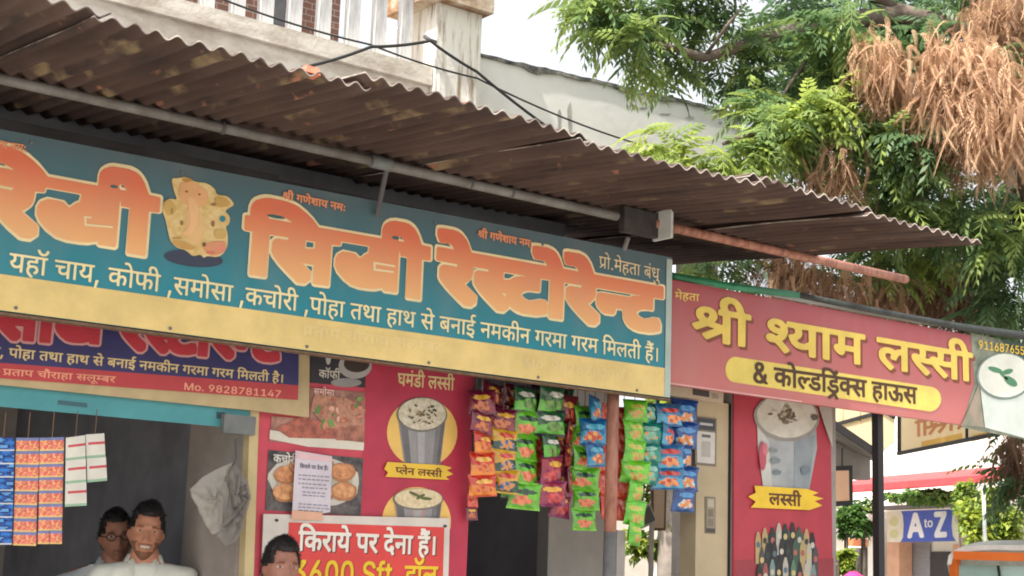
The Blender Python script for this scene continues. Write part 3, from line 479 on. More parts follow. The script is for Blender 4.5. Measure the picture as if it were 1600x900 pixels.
    'menu_line': [140,[[[4273,125,-19,1,-4,-2,-1,-2,4,-8,15,0,5,-4,1,-3,-6,2,-14,0,-6,-2,-1,-3,4,-9,3,0,7,2,8,0,7,-5,1,-3,-43,-1,-1,0,-1,-2,0,-7,1,-2,47,-1,2,-1,-1,-9,-24,0,-5,-2,-7,-4,-3,-9,1,-10,3,-6,-6,-12,0,-11,3,-7,7,-11,15,-13,3,-1,2,0,5,4,2,3,0,2,-19,17,-4,10,3,8,5,5,9,2,10,-1,4,-3,4,-5,0,-2,-3,-4,-9,-7,4,-8,2,-2,11,5,5,5,3,7,0,10,-3,7,-7,7,-12,3,-20,-1,-3,4,-1,4,2,2,3,2,34,0,2,22,13,1,1,2,0,8,-15,2,-3,8,1,3,8,-1,5,3,1,4,-1,8,-5,3,-5,0,-4,-2,-4,-5,-9,11]],[[4159,125,-18,1,-6,-2,-5,-6,-4,-9,0,-12,2,-7,-2,-2,-162,0,-2,2,-9,12,-8,7,-15,11,-12,5,-8,1,-18,0,-9,-2,-8,-7,-5,-8,1,-20,-7,-1,-2,-2,1,-9,10,-1,1,-2,0,-73,3,-2,9,0,2,2,0,73,2,2,24,0,2,-1,0,-27,-1,-1,-8,-2,-4,-6,4,-9,8,-8,4,-2,8,1,2,2,1,9,2,1,24,0,2,-1,0,-30,1,-2,2,-1,10,0,1,3,0,72,1,2,79,0,1,-13,-2,-2,-6,-1,-12,-5,-14,5,-14,0,-10,-5,-5,-7,-2,-5,0,-10,5,-11,17,-18,7,-6,2,0,6,4,2,4,-22,24,-3,8,4,8,7,2,9,-3,2,-2,-3,-9,0,-2,11,-4,3,2,4,9,4,6,6,3,3,0,1,-2,0,-45,3,-2,9,0,2,3,1,74,2,0,60,0,2,0,1,-2,-1,-16,-2,-1,-22,0,-7,-1,-10,-5,-4,-4,-2,-4,-2,-5,0,-8,3,-8,5,-9,14,-14,6,-1,6,8,-16,17,-4,9,2,6,3,4,5,2,24,1,2,-2,0,-42,2,-2,10,0,2,3,0,73,2,1,18,0,1,0,1,-2,1,-73,2,-2,10,0,1,3,0,72,2,2,11,1,1,9,-1,2,-13,1,-10,24,-9,10],[4153,114,5,-3,3,-5,6,-15,0,-2,-21,-1,-2,2,-4,9,1,9,5,5],[3907,114,12,-3,13,-8,11,-11,1,-3,-56,0,-4,7,0,7,2,3,4,4,4,3,6,1],[3957,76,1,-2,0,-27,-2,-1,-25,1,-1,2,1,27,2,0]],[[3157,125,-19,1,-6,-4,-4,-3,-4,-11,0,-7,2,-11,-2,-2,-236,0,-1,-2,0,-7,1,-2,50,-1,2,0,1,-2,0,-19,-1,-2,-43,-1,-5,-3,0,-10,6,-8,5,-4,7,-2,4,1,3,3,2,11,21,0,1,-2,0,-37,2,-2,10,0,2,3,0,73,2,1,23,0,1,-2,0,-26,-1,-1,-8,-2,-2,-5,0,-5,4,-8,9,-6,8,0,4,3,1,8,1,1,26,0,2,-2,0,-30,2,-2,9,0,2,0,1,3,0,74,2,0,56,0,2,0,1,-2,0,-35,-1,-3,-6,-4,-8,-4,-8,0,-6,5,-2,5,0,6,5,7,8,3,14,-1,2,2,0,7,-2,3,-4,1,-15,0,-9,-3,-9,-6,-4,-10,0,-13,2,-7,4,-4,5,-4,5,-3,13,-1,7,1,6,4,2,-1,1,-19,11,-1,2,0,1,3,0,32,8,9,4,2,4,0,4,-3,2,-4,0,-11,-7,-15,1,-2,3,-2,6,-3,3,1,5,7,4,13,-1,15,-3,8,-4,4,-11,4,-7,0,-8,-3,-3,0,0,22,3,0,47,0,2,0,1,-2,0,-72,1,-3,10,0,2,0,1,3,0,74,2,0,59,0,1,0,1,-2,0,-19,-1,-2,-42,-1,-4,-2,-1,-7,2,-7,5,-6,5,-4,6,-1,5,1,2,3,2,11,20,0,1,-2,0,-37,3,-2,11,0,1,3,0,72,2,2,12,1,0,10,-2,1,-90,1,-1,1,-9,24,-7,8],[3151,114,8,-7,6,-16,0,-2,-20,-1,-4,2,-3,11,1,7,6,6],[3023,76,2,-2,-1,-27,-2,-1,-26,1,-1,2,1,27,2,0]],[[2846,125,-18,1,-6,-2,-6,-5,-4,-10,1,-7,3,-11,0,-2,-1,-1,-228,0,-2,-2,0,-7,2,-2,51,-1,2,0,1,-2,0,-35,-1,-3,-4,-1,-13,17,3,2,11,-1,2,5,-1,6,-5,2,-18,0,-11,-4,-8,-5,-4,-10,0,-15,6,-9,11,-7,13,-1,19,4,1,-19,12,-1,1,3,1,74,2,0,59,0,2,-2,0,-19,-1,-2,-43,-1,-4,-3,-1,-9,3,-5,4,-5,10,-5,5,1,3,3,2,11,21,0,1,-2,0,-37,2,-2,10,0,2,3,0,73,2,1,17,0,1,0,1,-2,0,-73,3,-2,11,0,1,3,1,74,2,0,48,0,2,-2,0,-7,-2,-1,-20,0,-10,-5,-4,-7,0,-8,3,-9,8,-8,5,-2,15,3,7,-1,3,-2,2,-3,0,-6,-5,-5,-9,-2,-6,0,-10,6,-9,0,-4,-4,0,-6,1,-3,3,-2,13,-3,23,-13,5,-2,3,0,3,4,2,7,-9,4,-1,2,9,5,4,6,2,5,0,8,-2,6,-5,6,-10,5,-23,-1,-3,4,-1,4,2,3,3,2,30,0,2,22,15,1,0,10,-19,2,-4,5,-3,9,2,6,4,5,7,0,7,-2,2,1,3,5,0,4],[2609,48,14,-15,2,-3,-1,-3,-5,0,-5,1,-7,6,-1,3,0,7,1,3]],[[2511,125,-18,1,-4,-2,0,-3,3,-8,12,1,7,-4,5,-7,4,-14,-2,-1,-67,0,0,-2,0,-9,26,-1,2,-1,2,-4,0,-12,-3,-6,-2,0,-6,3,-8,0,-4,-4,-2,-5,2,-8,8,-10,27,-29,3,-2,5,1,5,6,0,2,-16,15,-10,11,-1,2,4,2,12,-3,26,0,1,-33,2,-2,9,0,2,0,1,3,0,73,2,1,12,1,1,9,-2,2,-14,1,-10,26,-6,6],[2520,76,2,-2,-1,-25,-11,-3,-13,0,-4,2,2,9,0,19]],[[1782,125,-19,1,-3,-2,-1,-4,4,-8,12,2,7,-4,6,-10,3,-9,-1,-2,-87,-1,-3,-1,0,-10,10,-1,2,-1,0,-35,2,-7,5,-8,5,-3,9,-3,11,0,11,3,1,-22,3,-1,10,0,1,3,0,73,3,1,18,0,2,-2,0,-72,1,-3,11,0,2,3,0,74,2,0,56,0,2,-2,-1,-8,-27,-1,-9,-4,-4,-8,0,-9,4,-9,-5,-11,0,-13,1,-5,5,-9,13,-12,6,-5,3,0,6,4,2,4,-15,13,-6,8,-1,8,3,8,4,4,11,2,8,-1,5,-3,2,-4,0,-5,-10,-9,2,-7,2,-3,8,2,7,6,5,9,0,9,-4,10,-5,3,-6,4,-7,1,-20,-1,-4,5,0,3,6,4,33,0,2,3,0,19,3,0,17,0,2,0,0,-2,1,-73,2,-2,11,1,0,74,2,2,12,1,0,9,0,2,-124,0,-2,3,-6,17,-5,8,-7,7],[1754,76,2,-2,0,-34,-4,-3,-7,-4,-7,-2,-5,2,-5,4,-2,6,0,32,2,1]],[[1589,125,-18,1,-6,-4,-4,-3,-4,-10,0,-10,2,-9,-2,-2,-36,1,-2,1,-9,23,-6,8,-10,5,-15,0,-5,-1,-1,-2,3,-9,3,-2,9,2,7,-4,6,-9,4,-10,-2,-2,-203,-1,-2,-2,0,-7,2,-2,47,-1,2,0,1,-2,-1,-9,-6,1,-17,0,-8,-3,-4,-3,-6,-5,-2,-5,-1,-6,1,-13,2,-5,6,-5,8,-5,12,-1,15,4,1,-19,12,-1,2,3,0,33,7,7,4,2,5,1,5,-4,3,-8,-3,-11,-6,-11,8,-5,4,-2,5,7,4,12,2,13,-3,10,-6,7,-8,4,-10,0,-11,-3,0,20,1,2,103,0,2,0,1,-2,-1,-35,-4,-6,-9,-5,-10,0,-3,2,-4,5,-1,6,3,5,5,3,13,2,2,3,-1,8,-49,0,-2,-2,0,-8,3,-1,14,-1,-2,-7,1,-12,4,-8,5,-4,7,-3,11,-1,17,4,1,-19,12,-1,2,3,0,73,2,1,16,0,2,0,1,-2,0,-72,2,-3,9,0,2,0,1,3,1,74,2,0,39,0,2,-1,2,-9,-3,-9,-6,-5,-7,4,-8,0,-3,-1,-3,-4,1,-10,12,-17,27,-25,4,-1,7,6,1,3,-23,20,-6,8,12,8,6,8,2,7,0,18,18,0,2,0,1,-2,0,-73,2,-2,10,0,2,3,0,72,1,2,12,1,1,9,-2,2,-13,1,-10,26,-6,6],[1583,114,4,-2,4,-4,6,-15,1,-3,-1,-1,-20,-1,-4,4,-2,9,1,7,5,5],[1349,58,1,-19,-2,-3,-6,-6,-7,-2,-6,0,-6,3,-3,4,-1,5,3,9,6,3,5,2,13,-1]],[[1056,125,-18,1,-4,-2,0,-3,3,-8,12,1,5,-2,4,-3,4,-8,3,-10,-1,-2,-187,-1,-1,-9,2,-2,23,-1,4,-1,1,-6,0,-8,-2,-8,-3,0,-5,3,-9,0,-4,-4,-1,-7,2,-7,10,-14,13,-14,13,-11,2,-1,3,0,6,6,1,3,-13,11,-14,15,0,2,3,2,13,-3,26,0,0,-33,3,-2,11,1,0,74,1,2,2,0,21,0,3,-1,0,-27,-2,-1,-7,-2,-3,-4,1,-6,5,-9,8,-5,7,0,5,3,0,8,2,1,26,0,1,-2,0,-29,1,-2,2,-1,10,0,1,3,0,72,1,2,18,0,2,-1,1,-73,1,-3,10,0,2,0,1,3,0,74,2,0,35,0,3,-7,-1,-10,-1,-5,-2,-1,-8,3,-6,0,-3,-1,-3,-4,0,-10,4,-7,10,-12,22,-23,4,-1,3,0,4,5,2,4,-25,25,-2,3,4,2,12,-3,26,0,1,-33,2,-2,11,0,0,3,1,73,2,1,18,0,2,-2,0,-73,3,-2,11,1,0,74,2,2,12,1,0,9,-1,2,-144,1,-1,1,-6,16,-7,12,-6,6],[1160,76,1,-2,0,-25,-11,-3,-13,0,-4,2,3,16,-1,12],[1030,76,1,-2,0,-27,-3,-1,-25,1,-1,2,1,27,2,0],[946,76,1,-2,-1,-25,-10,-3,-13,0,-5,2,2,10,0,18]],[[765,125,-17,1,-6,-2,-4,-4,-5,-7,-1,-7,3,-15,-1,-2,-2,-1,-86,0,-2,2,-4,13,-7,13,-5,6,-9,4,-18,-1,-3,-3,3,-8,2,-2,10,2,7,-3,7,-11,3,-9,-1,-2,-116,-1,-1,-9,2,-2,47,-1,2,0,1,-2,-1,-9,-6,1,-17,0,-9,-3,-6,-4,-4,-7,-2,-7,1,-14,5,-9,10,-6,13,-1,15,4,1,-19,12,-1,2,3,0,33,7,7,4,2,4,1,6,-5,2,-7,-3,-13,-5,-9,6,-4,6,-2,6,8,3,11,1,10,-2,12,-7,8,-8,3,-9,0,-11,-3,0,21,2,1,50,0,2,-2,0,-72,1,-3,11,0,2,3,0,73,2,1,15,0,2,0,1,-2,0,-31,3,-10,3,-6,6,-5,8,-3,11,0,11,3,1,-22,10,-1,2,0,1,3,0,32,7,8,9,3,6,-6,2,-6,-2,-7,-7,-15,10,-6,3,0,2,2,4,9,4,17,-3,13,-6,8,-11,3,-7,0,-10,-3,0,22,2,0,48,0,2,0,1,-2,0,-73,3,-2,9,0,2,3,0,72,2,2,11,1,1,9,-2,2,-12,0,-2,2,-5,15,-5,11,-7,6],[759,114,5,-3,3,-4,4,-8,3,-8,-1,-2,-20,-1,-4,3,-2,6,0,10,5,6,3,1],[706,76,2,-2,0,-34,-9,-7,-7,-2,-5,2,-3,2,-4,10,0,30,3,1],[563,60,1,-21,-2,-3,-8,-6,-5,-2,-7,0,-6,3,-3,9,3,9,6,3,5,2,13,-1,2,1,0,6]],[[191,124,-6,0,-7,-14,-5,-3,-5,-1,-4,1,-6,3,-9,14,-4,1,-6,-2,-3,-3,6,-12,6,-7,10,-6,10,-1,15,3,9,8,3,5,3,10,-1,2]],[[2355,89,-15,0,-7,-4,-4,-6,-1,-7,3,-10,7,-5,12,-4,-3,-3,-13,-5,1,-6,3,-6,9,-10,8,-4,16,-2,17,4,1,-21,2,-1,10,0,1,3,0,72,2,2,12,1,0,10,-3,1,-34,0,-2,-1,0,-10,9,-1,2,-1,0,-34,-4,-4,-5,-4,-12,-4,-9,2,-6,6,12,9,4,5,3,6,1,9,-1,9,-3,4,-6,7],[2348,78,6,-3,3,-6,0,-8,-3,-5,-3,-2,0,11,-8,3,-2,5,2,4]],[[2079,89,-12,0,-7,-2,-5,-5,-3,-6,0,-8,4,-7,6,-5,12,-3,-2,-2,-13,-5,-1,-1,3,-11,6,-8,7,-5,11,-4,11,0,16,4,1,-21,2,-1,10,0,1,3,1,73,2,1,17,0,2,-2,0,-73,3,-2,10,0,1,3,0,72,2,2,12,1,1,2,-1,8,-2,1,-73,0,0,-2,0,-9,10,-1,1,-1,0,-34,-6,-6,-6,-4,-9,-2,-9,3,-5,5,14,12,4,11,0,12,-1,5,-7,8],[2072,78,6,-4,3,-6,0,-7,-4,-6,-2,-1,0,11,-7,3,-3,4,2,4]],[[4347,88,-10,0,-2,0,-1,-2,0,-84,1,-2,2,-1,9,0,2,3,0,84]],[[3827,88,-221,0,-3,-1,0,-8,1,-2,14,-1,3,-1,0,-22,-11,-4,-1,-2,0,-9,7,-10,5,-3,5,-1,5,1,4,6,1,45,2,0,17,0,2,0,1,-74,1,-3,11,0,2,3,0,72,1,2,39,0,4,-1,2,-10,-3,-8,-6,-5,-8,4,-7,0,-3,-1,-3,-4,0,-8,6,-10,8,-10,18,-18,7,-6,3,-1,3,0,4,5,2,4,-23,20,-5,8,12,8,6,8,3,13,-1,12,23,0,2,0,1,-2,0,-25,-1,-2,-8,-2,-3,-2,0,-8,2,-5,10,-9,8,-1,4,3,2,9,1,1,25,0,2,-2,0,-30,3,-2,8,0,2,0,1,3,0,73,3,1,11,1,1,2],[3797,76,2,-2,-1,-27,-2,-1,-24,1,-1,2,0,27,3,0]],[[3567,88,-257,0,-2,-1,0,-8,1,-2,13,-1,3,-1,0,-22,-10,-4,-2,-3,0,-5,5,-10,5,-5,7,-2,4,0,3,1,3,8,1,43,2,0,17,0,2,0,1,-74,0,-2,2,-1,10,0,2,3,0,74,2,0,40,0,3,-5,0,-8,-4,-8,-4,-3,-7,4,-9,0,-5,-4,-1,-6,3,-9,9,-11,21,-21,10,-8,8,7,1,3,-19,17,-9,10,1,2,11,8,6,7,2,8,0,17,23,0,3,-1,0,-27,-2,-1,-7,-2,-4,-6,3,-9,6,-6,4,-3,9,0,3,2,2,9,1,1,25,0,2,-2,0,-30,2,-2,9,0,2,0,1,3,0,73,2,1,19,0,1,-2,0,-72,2,-3,10,0,1,0,1,3,0,72,2,2,12,1,0,9],[3502,76,2,-2,-1,-27,-2,-1,-24,1,-1,2,0,27,2,0]],[[2326,88,-112,0,-2,-1,-1,-8,2,-2,46,-1,3,-1,0,-7,-2,-2,-26,-1,-7,-3,-6,-7,0,-11,4,-9,-5,-9,-1,-11,6,-16,7,-9,14,-10,4,1,5,6,-1,3,-14,13,-6,8,-1,6,1,5,3,4,4,3,9,2,4,0,8,-2,4,-4,1,-4,-1,-4,-8,-6,-1,-2,0,-3,3,-7,10,3,6,5,3,4,2,8,0,5,-3,9,-5,5,-5,3,-9,2,-20,-1,-3,3,-1,3,2,4,3,2,35,0,1,3,0,17,1,2,2,0,16,0,2,-1,1,-73,0,-2,2,-1,11,1,1,74,1,2,13,1,1,2]],[[2049,88,-80,0,-3,-1,0,-8,2,-2,51,-1,3,-1,0,-15,-1,-2,-22,-1,-9,-1,-11,-5,-5,-8,-2,-5,0,-8,3,-8,10,-14,11,-10,5,1,4,5,1,2,-16,17,-3,8,-1,4,2,4,4,4,13,2,14,0,2,-1,1,-43,3,-2,10,1,1,74,2,2,11,1,1,9]],[[439,88,-207,0,-3,-1,0,-8,0,-2,3,-1,60,0,2,0,0,-37,-5,-7,-8,-4,-10,0,-3,2,-4,5,-1,6,3,5,5,3,13,2,2,3,-1,8,-48,0,-3,-1,0,-8,2,-2,15,-1,-2,-7,1,-12,4,-8,7,-5,16,-3,17,4,1,-17,0,-2,2,-1,10,0,2,3,0,74,2,0,16,0,3,-1,0,-73,2,-3,9,0,2,0,1,3,0,73,3,1,23,0,6,-9,0,-6,-6,-7,-9,-3,-2,-2,4,-13,4,-7,7,-7,6,-3,7,-2,9,0,15,4,1,-21,11,-1,2,0,1,3,0,72,2,2,11,1,1,9],[410,76,2,-2,-1,-35,-6,-5,-7,-4,-7,-1,-9,4,-6,7,9,7,4,6,1,5,0,8,-1,10]],[[193,88,-192,0,-2,-1,-1,-8,2,-2,15,-1,5,-8,0,-7,-3,-4,-5,-4,-6,-2,-2,-2,1,-9,5,-10,5,-6,4,-3,11,-4,10,0,15,4,0,-19,1,-2,2,-1,10,0,1,3,1,74,2,0,57,0,1,-2,-1,-8,-25,0,-5,-2,-7,-4,-3,-8,0,-7,4,-10,-5,-11,0,-12,1,-5,7,-12,11,-10,8,-5,3,0,4,4,2,3,0,2,-9,7,-12,13,-1,6,1,8,7,6,8,2,10,-1,3,-2,4,-4,0,-6,-11,-9,3,-8,3,-2,9,3,7,6,3,8,0,10,-4,8,-6,6,-12,3,-20,-1,-4,5,0,3,6,4,33,0,2,3,0,17,1,2,20,0,1,-2,0,-72,2,-3,11,0,1,3,0,72,2,2,12,1,0,9],[54,76,1,-2,0,-35,-3,-3,-10,-6,-6,0,-8,2,-6,5,-2,3,8,6,5,6,1,6,-1,18]],[[1691,15,-12,0,-3,-2,-6,-36,1,-2,9,-1,3,2,9,33]],[[1290,15,-13,0,-3,-2,-6,-35,1,-3,8,-1,4,2,9,34]],[[868,15,-14,0,-2,-1,-6,-35,1,-4,8,-1,3,2,10,35]],[[465,15,-14,0,-2,-1,-6,-33,1,-6,8,-1,3,2,10,36]]]],
